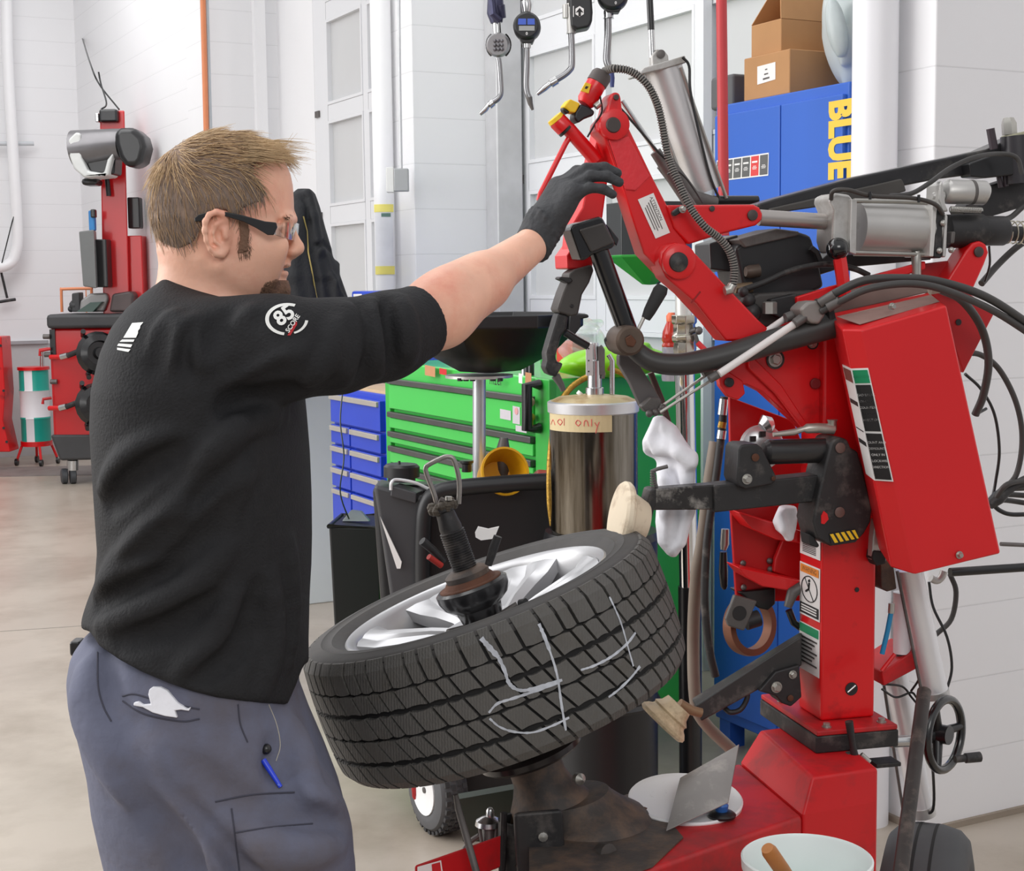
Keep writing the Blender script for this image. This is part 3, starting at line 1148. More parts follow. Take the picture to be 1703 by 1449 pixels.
chest_box('parts_tray', 'low dark tray on the left end of the green chest top', 'tray', 664, 683, 0.045, GS + 0.03, BLK)
o = chest_box('spray_bottle', 'small white bottle beside the dark tray on the green chest', 'bottle', 686, 690, 0.07, GS + 0.03, PAPER, 0.03)
zt = ZG
c = PR(870, 600, GS + 0.1)
for k, (dx, dl) in enumerate(((872, 'left one of three ribbed black sockets on the green chest top'), (877, 'middle one of three ribbed black sockets on the green chest top'), (883, 'right one of three ribbed black sockets on the green chest top'))):
    c = PR(dx, 600, GS + 0.05)
    c.z = ZG
    tag(MB().lathe([(0.001, 0), (0.011, 0), (0.011, 0.05), (0.009, 0.055), (0.001, 0.055)], c, UP, 14).build('socket', BLK if k else STEEL), dl, 'socket', 'sockets on the green chest')
LIME = M('lime_plastic', (140, 214, 30), 0.3, var=0.08)
# crumpled lime package, green tray, red rag and clear bag on the chest top near the canister
sd = SDF((0.1, 4.5, 1.2), (0.9, 5.6, 1.62), 0.008)
pc_ = PR(1022, 632, -0.40)
sd.ell((pc_.x, pc_.y, ZG + 0.05), (0.17, 0.1, 0.05), 0.02)
for k in range(14):
    sd.ell((pc_.x + rnd.uniform(-0.15, 0.15), pc_.y + rnd.uniform(-0.06, 0.06), ZG + rnd.uniform(0.03, 0.09)), (0.05, 0.04, 0.02), 0.015, ex=(rnd.uniform(0.5, 1), rnd.uniform(-0.5, 0.5), rnd.uniform(-0.4, 0.4)))
o = np_mesh('plastic_bag', [sd.mesh()], LIME)
tag(o, 'crumpled lime green plastic bag on the chest top behind the steel canister', 'bag')
o = chest_box('parts_box', 'red cardboard box on the chest top behind the canister pump', 'box', 925, 952, 0.10, -0.3, M('box_red', (214, 60, 50), 0.5), 0.06)
o = chest_box('oil_filter_box', 'green carton lying on the chest top left of the canister pump', 'box', 898, 975, 0.06, -0.22, M('carton_green', (56, 150, 62), 0.5), 0.08)
sd = SDF((0.0, 4.6, 1.2), (0.9, 5.7, 1.75), 0.008)
pc_ = PR(972, 570, -0.30)
sd.ell((pc_.x, pc_.y, ZG + 0.08), (0.08, 0.06, 0.09), 0.02)
for k in range(10):
    sd.ell((pc_.x + rnd.uniform(-0.06, 0.06), pc_.y + rnd.uniform(-0.05, 0.05), ZG + rnd.uniform(0.06, 0.17)), (0.05, 0.03, 0.02), 0.015, ex=(rnd.uniform(0.5, 1), rnd.uniform(-0.5, 0.5), rnd.uniform(-0.4, 0.4)))
o = np_mesh('clear_bag', [sd.mesh()], M('clear_bag', (240, 242, 244), 0.15, trans=0.6, alpha=0.35))
tag(o, 'pale see-through crumpled plastic bag standing on the green chest', 'bag')
# sports drink bottle
c = PR(1117, 588, -0.35)
c.z = ZG
bt = thing('drink_bottle', 'tall clear drink bottle with red liquid, left of the chrome pipe', 'bottle', c)
DRED = M('drink_red', (222, 60, 44), 0.15, trans=0.3)
zb = lambda y: P(1117, y, c.y).z
hb = zb(520) - ZG
MB().lathe([(0.001, 0), (0.030, 0), (0.032, 0.01), (0.032, hb * 0.30), (0.028, hb * 0.33), (0.030, hb * 0.36), (0.030, hb * 0.5), (0.001, hb * 0.5)], c, UP, 20).build('bottle_body', M('bottle_clear', (206, 198, 204), 0.15, trans=0.4), bt)
MB().lathe([(0.030, hb * 0.5), (0.031, hb * 0.52), (0.027, hb * 0.56), (0.031, hb * 0.6), (0.028, hb * 0.72), (0.016, hb * 0.86), (0.014, hb * 0.88), (0.001, hb * 0.88)], c, UP, 20).build('bottle_shoulder', DRED, bt)
MB().lathe([(0.016, hb * 0.87), (0.017, hb * 0.95), (0.010, hb), (0.001, hb)], c, UP, 14).build('bottle_cap', M('cap_orange', (240, 120, 80), 0.4), bt)
o = MB().ball(V((0, 0, 0)), 0.001, 6)

# --- blue drawer chest left of it
b = thing('drawer_chest', 'royal blue drawer chest with silver pulls left of the green chest', 'tool chest', RP(2.75, -0.3, 0))
B0, B1 = 2.45, 3.05
ZB = 1.135
mb = MB()
mb.rbox(B0, B1, GS + 0.02, -0.05, 0.1, ZB)
mb.build('carcass', BLU, b, bevel=0.006)
mb = MB()
mb.rbox(B0 + 0.01, B1 - 0.01, GS + 0.03, -0.06, ZB, ZB + 0.012)
mb.build('top_mat', M('wood_top', (206, 178, 140), 0.6), b)
zt2 = [PR(548, y, GS).z for y in (652, 680, 726, 764, 796)]


def drawer(t0, t1, z0, z1):
    m = MB()
    m.rbox(t0, t1, GS - 0.004, GS + 0.03, z0, z1)
    d = m.build('drawer', BLU, b, bevel=0.004)
    m = MB()
    m.rbox(t0 + 0.01, t1 - 0.01, GS - 0.016, GS, z1 - 0.026, z1 - 0.004)
    m.build('drawer_pull', SILTRIM, d, bevel=0.003)


drawer(B0 + 0.02, B1 - 0.02, 0.985, 1.11)
tm = PR(583, 720, GS)
tm = (tm - RO).dot(RU)
for (z0, z1) in ((0.895, 0.975), (0.80, 0.885), (0.705, 0.79)):
    drawer(tm + 0.008, B1 - 0.02, z0, z1)
    drawer(B0 + 0.02, tm - 0.008, z0, z1)
for (t0, t1) in ((tm + 0.008, B1 - 0.02), (B0 + 0.02, tm - 0.008)):
    m = MB()
    m.rbox(t0, t1, GS - 0.004, GS + 0.02, 0.14, 0.695)
    d = m.build('cabinet_door', BLU, b, bevel=0.004)
    m = MB()
    m.rbox(t0 + 0.01, t1 - 0.01, GS - 0.014, GS, 0.672, 0.692)
    m.build('drawer_pull', SILTRIM, d, bevel=0.003)
# case and cloth on the blue chest
m = MB()
a, c = PR(643, 500, -0.4), PR(584, 500, -0.4)
ta, tc_ = (a - RO).dot(RU), (c - RO).dot(RU)
zc = PR(610, 484, -0.4).z
m.rbox(ta, tc_, -0.4, -0.1, ZB + 0.012, zc)
cs = thing('storage_bin', 'blue plastic bin with a white label behind the black sleeve', 'bin', RP((ta + tc_) / 2, -0.25, ZB + 0.012))
m.build('bin', M('bin_blue', (58, 84, 200), 0.4, var=0.04), cs, bevel=0.012)
quad([PR(588, 489, -0.402), PR(602, 489, -0.402), PR(602, 504, -0.402), PR(588, 504, -0.402)], PAPER, cs, 'label_card')
MB().cyl(PR(607, 492, -0.4), PR(607, 492, -0.41), 0.012, 14).build('stud', BLUINK if False else BLUEINK, cs)
m = MB()
p0 = PR(562, 640, GS + 0.05)
m.hexa([p0 + V((-0.10, 0, -0.0)), p0 + V((0.09, 0, 0)), p0 + V((0.09, 0.1, 0)), p0 + V((-0.1, 0.1, 0)), p0 + V((-0.08, 0.01, 0.12)), p0 + V((0.10, 0.01, 0.12)), p0 + V((0.08, 0.09, 0.12)), p0 + V((-0.07, 0.09, 0.12))])
o = m.build('tool_pouch', RUBBER, None, bevel=0.02, bseg=3)
o.location.z = ZB + 0.012
tag(o, 'black soft pouch on the blue drawer chest under the sleeve', 'pouch')

# --- white cabinet end and jacket on a stand
m = MB()
m.rbox(3.84, 4.5, -0.85, -0.06, 0.0, 1.45)
WC = M('cabinet_white', (216, 222, 220), 0.4, var=0.01)
wc = thing('storage_cabinet', 'plain off-white cabinet seen end on behind the man', 'cabinet', RP(4.17, -0.45, 0))
m.build('cabinet_body', WC, wc, bevel=0.006)
m = MB()
m.rbox(3.82, 3.842, -0.13, -0.055, 0.0, 1.45)
m.build('edge_trim', M('trim_green_white', (206, 226, 214), 0.4), wc, bevel=0.004)

JY = 7.02
js = P(522, 330, JY)
jp = RP(3.95, -0.40, 0)
m = MB()
m.tube([V((jp.x, jp.y, 1.44)), V((jp.x, jp.y, P(510, 335, JY).z)), V((js.x - 0.03, JY, P(510, 335, JY).z))], 0.012, 12)
m.build('coat_hook', BLK, wc)
sd = SDF((js.x - 0.36, JY - 0.35, 0.95), (js.x + 0.36, JY + 0.35, 2.15), 0.0085)
jr = []
for (y, xl, xr, w) in ((314, 494, 516, 0.03), (322, 486, 524, 0.07), (345, 470, 532, 0.10), (380, 462, 541, 0.12), (420, 456, 553, 0.13), (460, 450, 566, 0.14), (500, 444, 580, 0.14), (560, 440, 588, 0.15), (640, 445, 590, 0.15)):
    jr.append((P(520, y, JY).z, P(xl, y, JY).x, P(xr, y, JY).x, w))
sd.loft(jr, JY, 0.01, ex=2.0)


def seam(pts, r, k, cut, y0=JY - 0.3):
    ps = [sd.hit(x, y, y0, JY + 0.2) for x, y in pts]
    sd.chain(ps, r, k, cut)


seam([(512, 322), (520, 360), (530, 410), (546, 460), (560, 510)], 0.020, 0.03, False)
seam([(505, 330), (512, 370), (519, 420), (527, 470), (534, 520)], 0.012, 0.02, True)
seam([(500, 345), (492, 400), (490, 460), (500, 520)], 0.02, 0.03, False)
seam([(525, 410), (540, 405), (556, 425)], 0.01, 0.02, True)
seam([(560, 440), (556, 470), (570, 500)], 0.014, 0.02, False)
seam([(540, 430), (548, 470), (552, 510)], 0.014, 0.03, True)
JK = M('jacket_black', (22, 23, 28), 0.75, var=0.15, scale=10, bump=0.3, bscale=90)
jk = np_mesh('jacket', [sd.mesh()], JK)
tag(jk, 'black jacket with a yellowish zip hanging behind the man', 'jacket')
zp = MB()
zp.tube([sd.hit(x, y, JY - 0.3, JY + 0.2) - V((0, 0.004, 0)) for x, y in [(505, 360), (511, 385), (513, 420), (519, 450), (524, 480), (531, 515)]], 0.0035, 6)
zp.build('zip', M('zip_yellow', (170, 150, 90), 0.4, metal=0.4), jk)

# --- black waste bin in front of the blue chest
c = P(597, 990, 5.7)
bn = thing('waste_bin', 'small black waste bin with a clear liner in front of the blue chest', 'bin', (c.x, c.y, 0))
m = MB()
ztp = P(597, 868, 5.7).z
hw, tp = 0.098, ztp
m.hexa([V((c.x - 0.08, c.y - 0.08, 0)), V((c.x + 0.08, c.y - 0.08, 0)), V((c.x + 0.08, c.y + 0.14, 0)), V((c.x - 0.08, c.y + 0.14, 0)),
        V((c.x - hw, c.y - 0.1, tp)), V((c.x + hw, c.y - 0.06, tp - 0.015)), V((c.x + hw - 0.02, c.y + 0.17, tp)), V((c.x - hw + 0.02, c.y + 0.17, tp))])
bo = m.build('bin_body', M('bin_black', (24, 25, 27), 0.4, var=0.05), bn, bevel=0.01)
m = MB()
m.tube([V((c.x - hw, c.y - 0.1, tp)), V((c.x + hw, c.y - 0.06, tp - 0.015)), V((c.x + hw - 0.02, c.y + 0.17, tp)), V((c.x - hw + 0.02, c.y + 0.17, tp))], 0.009, 8, closed=True)
m.build('bin_rim', BLK, bn)
m = MB()
m.prism([V((c.x - 0.06, c.y + 0.0, tp + 0.002)), V((c.x + 0.05, c.y - 0.01, tp + 0.002)), V((c.x + 0.01, c.y + 0.06, tp + 0.03)), V((c.x - 0.03, c.y + 0.06, tp + 0.035))], (0, 0.03, 0))
m.build('bin_liner', M('liner', (120, 126, 130), 0.3, trans=0.3), bn, bevel=0.004)
m = MB()
m.tube(spline([P(571, 640, 5.75), P(566, 700, 5.72), P(572, 760, 5.7), P(566, 820, 5.7), P(585, 875, 5.72)], 6), 0.003, 6)
o = m.build('extension_cord', BLK)
tag(o, 'thin black cord hanging in front of the blue drawer chest', 'cord')

# --- tall blue cabinet
bc = thing('tall_cabinet', 'tall blue steel cabinet with yellow upright lettering', 'cabinet', RP(0.67, 0.2, 0))
C0, C1, CS = 0.335, 1.0, -0.03
ZC = PR(1186, 176, CS).z
mb = MB()
mb.rbox(C0, C1, CS + 0.015, 0.45, 0.09, ZC)
mb.build('cabinet_body', BLUC, bc, bevel=0.006)
tsm = (PR(1297, 300, CS) - RO).dot(RU)
for (t0, t1) in ((tsm + 0.002, C1 - 0.012), (C0 + 0.012, tsm - 0.002)):
    m = MB()
    m.rbox(t0, t1, CS, CS + 0.02, 0.13, ZC - 0.035)
    d = m.build('door', BLUC, bc, bevel=0.004)
for (t, s) in ((C0 + 0.05, 0.02), (C1 - 0.05, 0.02), (C0 + 0.05, 0.4), (C1 - 0.05, 0.4)):
    m = MB()
    m.rbox(t - 0.03, t + 0.03, s - 0.03, s + 0.03, 0, 0.092)
    m.build('leg', BLUC, bc)
YEL = M('letter_yellow', (246, 206, 70), 0.45, var=0.02)
LC = PR(1396, 231, CS - 0.001)
text('BLUE', LC, -UP, -RU, 0.140, YEL, bc, bold=0.05, sx=0.72)
# warning placard
pl = [PR(1192.5, 267, CS), PR(1279, 254, CS), PR(1278, 292, CS), PR(1191, 302, CS)]
pq = quad(pl, PAPER, bc, 'placard', 0.001)
n5 = 6
for k in range(n5):
    u0, u1 = (k + 0.07) / n5, (k + 0.93) / n5
    cells = [bil(pl, u0, 0.06), bil(pl, u1, 0.06), bil(pl, u1, 0.94), bil(pl, u0, 0.94)]
    cells = [p - RW * 0.0012 for p in cells]
    quad(cells, M('placard_grey', (92, 92, 92), 0.5) if k != 4 else M('placard_red', (218, 62, 62), 0.5), pq, 'placard_field', 0.0005)
    for v_, w_ in ((0.25, 0.7), (0.5, 0.4), (0.57, 0.6), (0.64, 0.5)):
        cells2 = [bil(cells, 0.5 - w_ / 2, v_), bil(cells, 0.5 + w_ / 2, v_), bil(cells, 0.5 + w_ / 2, v_ + (0.09 if v_ < 0.3 else 0.03)), bil(cells, 0.5 - w_ / 2, v_ + (0.09 if v_ < 0.3 else 0.03))]
        if v_ < 0.3 and k == 5:
            continue
        quad([p - RW * 0.0008 for p in cells2], PAPER, pq, 'placard_line', 0.0003)

# cartons on top of it
CARD = M('cardboard', (186, 138, 92), 0.75, var=0.06, scale=8)
CARDI = M('cardboard_shadow_side', (178, 130, 86), 0.8, var=0.06, scale=8)


def corner_box(px, pyb, s, wt, ws, h, z0):
    """box whose near left front corner stands over this pixel"""
    p = PR(px, pyb, s)
    t = (p - RO).dot(RU)
    return t, t - wt


c1 = thing('carton', 'closed cardboard carton with a white label, lower one on the blue cabinet', 'carton', RP(0.65, 0.1, ZC))
ta = (PR(1237, 158, CS + 0.03) - RO).dot(RU)
tb_ = (PR(1313, 140, CS + 0.03) - RO).dot(RU)
m = MB()
h1 = PR(1237, 98, CS + 0.03).z - ZC
m.rbox(tb_, ta, CS + 0.03, CS + 0.36, ZC, ZC + h1)
m.build('carton_body', CARD, c1, bevel=0.004)
lb = [PR(1260, 111, CS + 0.03), PR(1290, 103, CS + 0.03), PR(1290, 132, CS + 0.03), PR(1260, 141, CS + 0.03)]
lq = quad(lb, PAPER, c1, 'label_sheet', 0.001)
for v_, w_, hh in ((0.25, 0.12, 0.07), (0.5, 0.22, 0.08), (0.74, 0.36, 0.1)):
    quad([p - RW * 0.0012 for p in (bil(lb, 0.5 - w_ / 2, v_), bil(lb, 0.5 + w_ / 2, v_), bil(lb, 0.5 + w_ / 2, v_ + hh), bil(lb, 0.5 - w_ / 2, v_ + hh))], GREYST, lq, 'label_line', 0.0003)
c2 = thing('carton', 'open cardboard carton with raised flap stacked on the labelled carton', 'carton', RP(0.65, 0.15, ZC + h1))
ta2 = (PR(1249, 93, CS + 0.05) - RO).dot(RU)
tb2 = (PR(1299, 80, CS + 0.05) - RO).dot(RU)
h2 = PR(1249, 43, CS + 0.05).z - (ZC + h1)
m = MB()
m.rbox(tb2, ta2, CS + 0.05, CS + 0.40, ZC + h1 + 0.001, ZC + h1 + h2)
m.build('carton_body', CARD, c2, bevel=0.004)
z2 = ZC + h1 + h2
m = MB()
m.prism([RP(ta2, CS + 0.05, z2), RP(ta2, CS + 0.40, z2), RP(ta2 - 0.06, CS + 0.36, z2 + 0.12), RP(ta2 - 0.06, CS + 0.1, z2 + 0.12)], RU * -0.004)
m.build('flap', CARD, c2)
m = MB()
m.prism([RP(tb2, CS + 0.05, z2), RP(tb2, CS + 0.40, z2), RP(tb2 + 0.03, CS + 0.40, z2 + 0.1), RP(tb2 + 0.03, CS + 0.07, z2 + 0.1)], RU * 0.004)
m.build('flap', CARD, c2)
m = MB()
m.prism([RP(tb2, CS + 0.40, z2), RP(ta2, CS + 0.40, z2), RP(ta2, CS + 0.42, z2 + 0.12), RP(tb2, CS + 0.42, z2 + 0.12)], RW * 0.004)
m.build('flap', CARD, c2)
m = MB()
tg = (PR(1236, 150, 0.1) - RO).dot(RU)
m.rbox(tg - 0.01, tg + 0.12, 0.05, 0.25, ZC, ZC + 0.11)
o = m.build('dark_case', M('case_dark', (88, 88, 90), 0.6, var=0.1), None, bevel=0.012)
tag(o, 'small dark grey case left of the labelled carton on the blue cabinet', 'case')
sd = SDF((0.6, 3.9, ZC - 0.02), (1.3, 5.2, ZC + 0.7), 0.01)
q = PR(1412, 100, 0.05)
sd.ell((q.x + 0.05, q.y + 0.1, ZC + 0.2), (0.10, 0.14, 0.21), 0.02)
for k in range(12):
    sd.ell((q.x + 0.05 + rnd.uniform(-0.1, 0.06), q.y + 0.06 + rnd.uniform(-0.1, 0.1), ZC + rnd.uniform(0.05, 0.45)), (0.03, 0.03, 0.09), 0.02, ex=(1, rnd.uniform(-0.4, 0.4), rnd.uniform(-0.5, 0.5)))
o = np_mesh('plastic_sack', [sd.mesh()], M('sack_clear', (212, 222, 222), 0.3, trans=0.25))
tag(o, 'pale translucent plastic sack on the blue cabinet beside the white pipe', 'bag')

# --- red drop pipe from the ceiling
o = MB().tube([P(1198, -160, 4.4), P(1201, 100, 4.4), P(1204, 392, 4.4)], 0.0155, 16).build('air_drop_pipe', M('pipe_red', (196, 62, 66), 0.5, var=0.04))
tag(o, 'straight red pipe coming down in front of the blue cabinet', 'pipe')

# ---------------------------------------------------------------- dispensing nozzles hanging along the top
NY = 4.6


def nz(x, y, dy=0.0):
    return P(x, y, NY + dy)


NZG = 'fluid dispensing nozzles hanging from hoses'
METERB = M('meter_black', (34, 34, 36), 0.45, var=0.06)
CHR2 = M('polished_steel', (150, 150, 152), 0.28, metal=0.9, var=0.06)
# 1: bare aluminium meter
n1 = thing('dispensing_nozzle', 'leftmost hanging nozzle, with a round bare metal swivel guard', 'nozzle', nz(825, 90), NZG)
MB().tube([nz(829, -420), nz(828, -40), nz(827, 5)], 0.014, 12).build('hose', HOSE, n1)
m = MB()
m.tube([nz(824, 0), nz(824, 22), nz(826, 38)], [0.024, 0.026, 0.018], 12)
m.tube([nz(818, 0, -0.02), nz(820, 24, -0.03), nz(831, 34, -0.02)], 0.011, 8)
m.tube([nz(833, 8, -0.02), nz(835, 30, -0.01)], 0.012, 8)
m.build('trigger_handle', M('handle_navy', (66, 66, 92), 0.4, metal=0.4, var=0.3, scale=30), n1)
MB().tube([nz(826, 36), nz(827, 56)], 0.013, 14).build('collar', STEEL, n1)
m = MB()
m.lathe([(0.001, -0.028), (0.03, -0.028), (0.036, -0.01), (0.036, 0.01), (0.03, 0.028), (0.001, 0.028)], nz(829, 75), V((0.1, 1, 0.1)), 28)
mm = m.build('meter_body', M('meter_cast', (164, 162, 164), 0.4, metal=0.6, var=0.1), n1)
m = MB()
for i in range(3):
    for j in range(3):
        m.ball(nz(823 + i * 6, 68 + j * 7, -0.028), 0.006, 8)
m.build('meter_grip_dimple', M('dimple', (110, 108, 112), 0.4, metal=0.5), mm)
m = MB()
for sgn in (-1, 1):
    m.tube([nz(829 + sgn * 20 * math.cos(a), 75 + 22 * math.sin(a)) for a in np.linspace(-0.95, 0.95, 9)], 0.0035, 6)
m.build('guard_ring', BLK, n1)
MB().tube(spline([nz(829, 97), nz(831, 115), nz(833, 150), nz(831, 160), nz(826, 166), nz(818, 171)], 6), 0.0085, 12).build('spout', CHR2, n1)
m = MB()
m.tube([nz(820, 170), nz(814, 175), nz(812, 174), nz(807, 182), nz(798, 190)], [0.012, 0.013, 0.008, 0.009, 0.006], 12)
m.build('tip', STEEL, n1)
# 2: round digital meter facing us
n2 = thing('dispensing_nozzle', 'hanging nozzle with a round black digital meter face and blue display', 'nozzle', nz(876, 100), NZG)
MB().tube([nz(880, -420), nz(876, -40), nz(874, 2)], 0.015, 12).build('hose', HOSE, n2)
MB().tube([nz(875, 0), nz(876, 8), nz(876, 20)], [0.015, 0.017, 0.013], 14).build('collar', STEEL, n2)
m = MB()
m.lathe([(0.001, -0.035), (0.034, -0.035), (0.041, -0.022), (0.041, 0.02), (0.034, 0.035), (0.001, 0.035)], nz(876.5, 45), V((0.05, 1, 0)), 36)
m.prism([nz(864, 62, -0.02), nz(890, 62, -0.02), nz(886, 71, -0.02), nz(868, 71, -0.02)], (0, 0.045, 0))
mm = m.build('meter_body', METERB, n2, bevel=0.002)
fy = -0.0362
quad([nz(862, 31, fy), nz(875, 31, fy), nz(875, 41, fy), nz(861.5, 41, fy)], BLUEINK, mm, 'meter_button')
quad([nz(877, 31, fy), nz(889, 31, fy), nz(889.5, 41, fy), nz(877, 41, fy)], BLUEINK, mm, 'meter_button')
quad([nz(863, 43, fy), nz(889, 43, fy), nz(889, 51, fy), nz(863, 51, fy)], M('lcd_grey', (150, 152, 150), 0.3), mm, 'display')
text('0', nz(876, 56, fy), V((1, 0, 0)), UP, 0.012, PAPER, mm, bold=0.02)
MB().tube([nz(876, 70), nz(876, 80)], 0.013, 14).build('lower_collar', STEEL, n2)
MB().tube(spline([nz(876, 78), nz(876, 110), nz(875, 140), nz(877, 155), nz(881, 164)], 6), 0.009, 12).build('spout', CHR2, n2)
MB().tube([nz(880, 162), nz(882, 172), nz(886, 183)], [0.010, 0.008, 0.004], 10).build('tip', GREYST, n2)
# 3: black meter seen from the side
n3 = thing('dispensing_nozzle', 'hanging nozzle with a black side-on meter marked by a white hexagon', 'nozzle', nz(965, 60), NZG)
MB().tube([nz(956, -420), nz(952, -60), nz(950, 0), nz(950, 12)], 0.014, 12).build('hose', HOSE, n3)
m = MB()
m.tube([nz(942, 8), nz(942, 30)], 0.012, 12)
m.tube([nz(949, 6), nz(950, 52), nz(950, 56)], [0.013, 0.013, 0.015], 12)
m.build('collar', M('collar_grey', (196, 194, 190), 0.4, metal=0.5), n3)
m = MB()
m.prism([nz(x, y, -0.035) for x, y in [(948, -8), (984, -8), (986, 20), (985, 34), (980, 45), (960, 49), (950, 44), (948, 20)]], (0, 0.075, 0))
mm = m.build('meter_body', METERB, n3, bevel=0.008, bseg=3)
m = MB()
m.prism([nz(964 + 8 * math.cos(a), 19 + 9 * math.sin(a), -0.0365) for a in [PI / 6 + k * PI / 3 for k in range(6)]], (0, 0.001, 0))
hx = m.build('hexagon_badge', PAPER, mm, smooth=False)
m = MB()
m.prism([nz(x, y, -0.0372) for x, y in [(957.5, 21), (964, 13), (970.5, 21), (966, 20), (966, 27), (962, 27), (962, 20)]], (0, 0.0006, 0))
m.build('badge_arrow', INK, hx, smooth=False)
m = MB()
m.prism([nz(x, y, -0.0365) for x, y in [(953, 10), (954.3, 10), (954.3, 28), (953, 28)]], (0, 0.001, 0))
m.build('badge_bar', PAPER, mm, smooth=False)
MB().tube(spline([nz(950, 56), nz(951, 80), nz(951, 108), nz(947, 117), nz(938, 125), nz(925, 133)], 6), 0.0095, 12).build('spout', CHR2, n3)
m = MB()
m.tube([nz(926, 133), nz(916, 139), nz(915, 139), nz(905, 147), nz(893, 157)], [0.013, 0.014, 0.009, 0.010, 0.006], 12)
m.build('tip', STEEL, n3)
# 4: the rightmost
n4 = thing('dispensing_nozzle', 'rightmost hanging nozzle, black meter cut by the top edge with a blue tip', 'nozzle', nz(1018, 30), NZG)
m = MB()
m.lathe([(0.001, -0.035), (0.040, -0.035), (0.047, -0.022), (0.047, 0.02), (0.04, 0.035), (0.001, 0.035)], nz(1019, -8), V((0.05, 1, 0)), 36)
m.prism([nz(1005, 10, -0.02), nz(1036, 8, -0.02), nz(1030, 20, -0.02), nz(1009, 20, -0.02)], (0, 0.045, 0))
mm = m.build('meter_body', METERB, n4, bevel=0.003)
text('0', nz(1024, 5, fy - 0.001), V((1, 0, 0)), UP, 0.012, PAPER, mm, bold=0.02)
MB().tube([nz(1019, -420), nz(1019, -45)], 0.014, 12).build('hose', HOSE, n4)
MB().tube([nz(1012, 18), nz(1012, 29), nz(1012, 31)], [0.015, 0.015, 0.017], 14).build('collar', STEEL, n4)
MB().tube(spline([nz(1011, 30), nz(1011, 60), nz(1009, 92), nz(1010, 104), nz(1016, 118)], 6), 0.011, 12).build('spout', CHR2, n4)
MB().tube([nz(1016, 116), nz(1018, 130), nz(1018, 145)], [0.009, 0.008, 0.006], 10).build('tip', M('tip_blue', (56, 66, 120), 0.4), n4)
# ================================================================ drain caddy, canister, drums and rags behind the tyre
KY = 4.3
kd = thing('oil_drain_caddy', 'black wheeled waste oil caddy with a wide funnel pan on a steel post', 'drain caddy', (P(797, 900, KY).x, KY, 0))
PLB = M('black_plastic', (30, 30, 32), 0.42, var=0.08, scale=8)
PLG = M('grey_black_plastic', (66, 66, 69), 0.42, var=0.06, scale=6)
# pan: octagonal funnel
pc_ = P(812, 522, KY + 0.1)
m = MB()
rings = [(0.355, 0.0), (0.355, -0.035), (0.335, -0.045), (0.24, -0.115), (0.12, -0.165), (0.03, -0.172)]
seg = 8
vs, fs = [], []
for (r, h) in rings:
    for k in range(seg):
        a = PI / 8 + 2 * PI * k / seg + 0.12
        vs.append(pc_ + V((math.cos(a) * r * 0.80, math.sin(a) * r * 0.9, h)))
for i in range(len(rings) - 1):
    for k in range(seg):
        k2 = (k + 1) % seg
        fs.append((i * seg + k, i * seg + k2, (i + 1) * seg + k2, (i + 1) * seg + k))
fs.append(tuple((len(rings) - 1) * seg + k for k in range(seg)))
# inside of the funnel
n0 = len(vs)
ins = [(0.345, 0.0), (0.32, -0.035), (0.23, -0.105), (0.03, -0.16)]
for (r, h) in ins:
    for k in range(seg):
        a = PI / 8 + 2 * PI * k / seg + 0.12
        vs.append(pc_ + V((math.cos(a) * r * 0.80, math.sin(a) * r * 0.9, h)))
for i in range(len(ins) - 1):
    for k in range(seg):
        k2 = (k + 1) % seg
        fs.append((n0 + i * seg + k, n0 + (i + 1) * seg + k, n0 + (i + 1) * seg + k2, n0 + i * seg + k2))
fs.append(tuple(n0 + 3 * seg + k for k in range(seg - 1, -1, -1)))
for k in range(seg):
    k2 = (k + 1) % seg
    fs.append((k, n0 + k, n0 + k2, k2))
m._add(vs, fs)
pan = m.build('funnel_pan', M('pan_black', (20, 20, 21), 0.4, var=0.1), kd, bevel=0.006, angle=25)
m = MB()
m.prism([P(x, y, KY - 0.14) for x, y in [(948, 521), (978, 523), (980, 528), (966, 531), (966, 544), (952, 562), (944, 560)]], (0, 0.12, 0))
m.build('pan_spout', PLB, pan, bevel=0.004)
m = MB()
m.lathe([(0.001, 0), (0.10, 0), (0.10, 0.008), (0.001, 0.008)], P(797, 628, KY + 0.1), UP, 28)
m.build('pan_flange', ALU, pan)
for x in (765, 775, 786, 820, 832):
    MB().cyl(P(x, 629, KY + 0.02), P(x, 634, KY + 0.02), 0.008, 8).build('flange_bolt', BLK, pan)
m = MB()
m.tube([P(797, 628, KY + 0.1), P(797, 900, KY + 0.1)], 0.0195, 20)
m.build('post', M('post_steel', (196, 198, 202), 0.3, metal=0.6, var=0.05), kd)
MB().tube([P(838, 728, KY + 0.1), P(836, 760, KY + 0.1), P(836, 820, KY + 0.1)], [0.012, 0.026, 0.026], 12).build('post_lug', GREYST, kd)
# tank
m = MB()
tank = [(622, 806), (640, 798), (705, 806), (715, 826), (716, 945), (690, 1000), (690, 1300), (660, 1300), (650, 960), (640, 900)]
zc = lambda y: P(680, y, KY).z
m.hexa([P(650, 1240, KY - 0.02), P(950, 1240, KY - 0.02), P(950, 1240, KY + 0.36), P(650, 1240, KY + 0.36),
        P(618, 808, KY - 0.02), P(960, 800, KY - 0.02), P(960, 800, KY + 0.36), P(640, 800, KY + 0.36)])
tk = m.build('tank', PLB, kd, bevel=0.02, bseg=3)
m = MB()
m.hexa([P(652, 1010, KY - 0.08), P(712, 1010, KY - 0.08), P(712, 1010, KY + 0.05), P(652, 1010, KY + 0.05),
        P(621, 806, KY - 0.08), P(716, 830, KY - 0.08), P(716, 812, KY + 0.1), P(630, 796, KY + 0.1)])
m.build('tank_shoulder', PLG, kd, bevel=0.012, bseg=3)
m = MB()
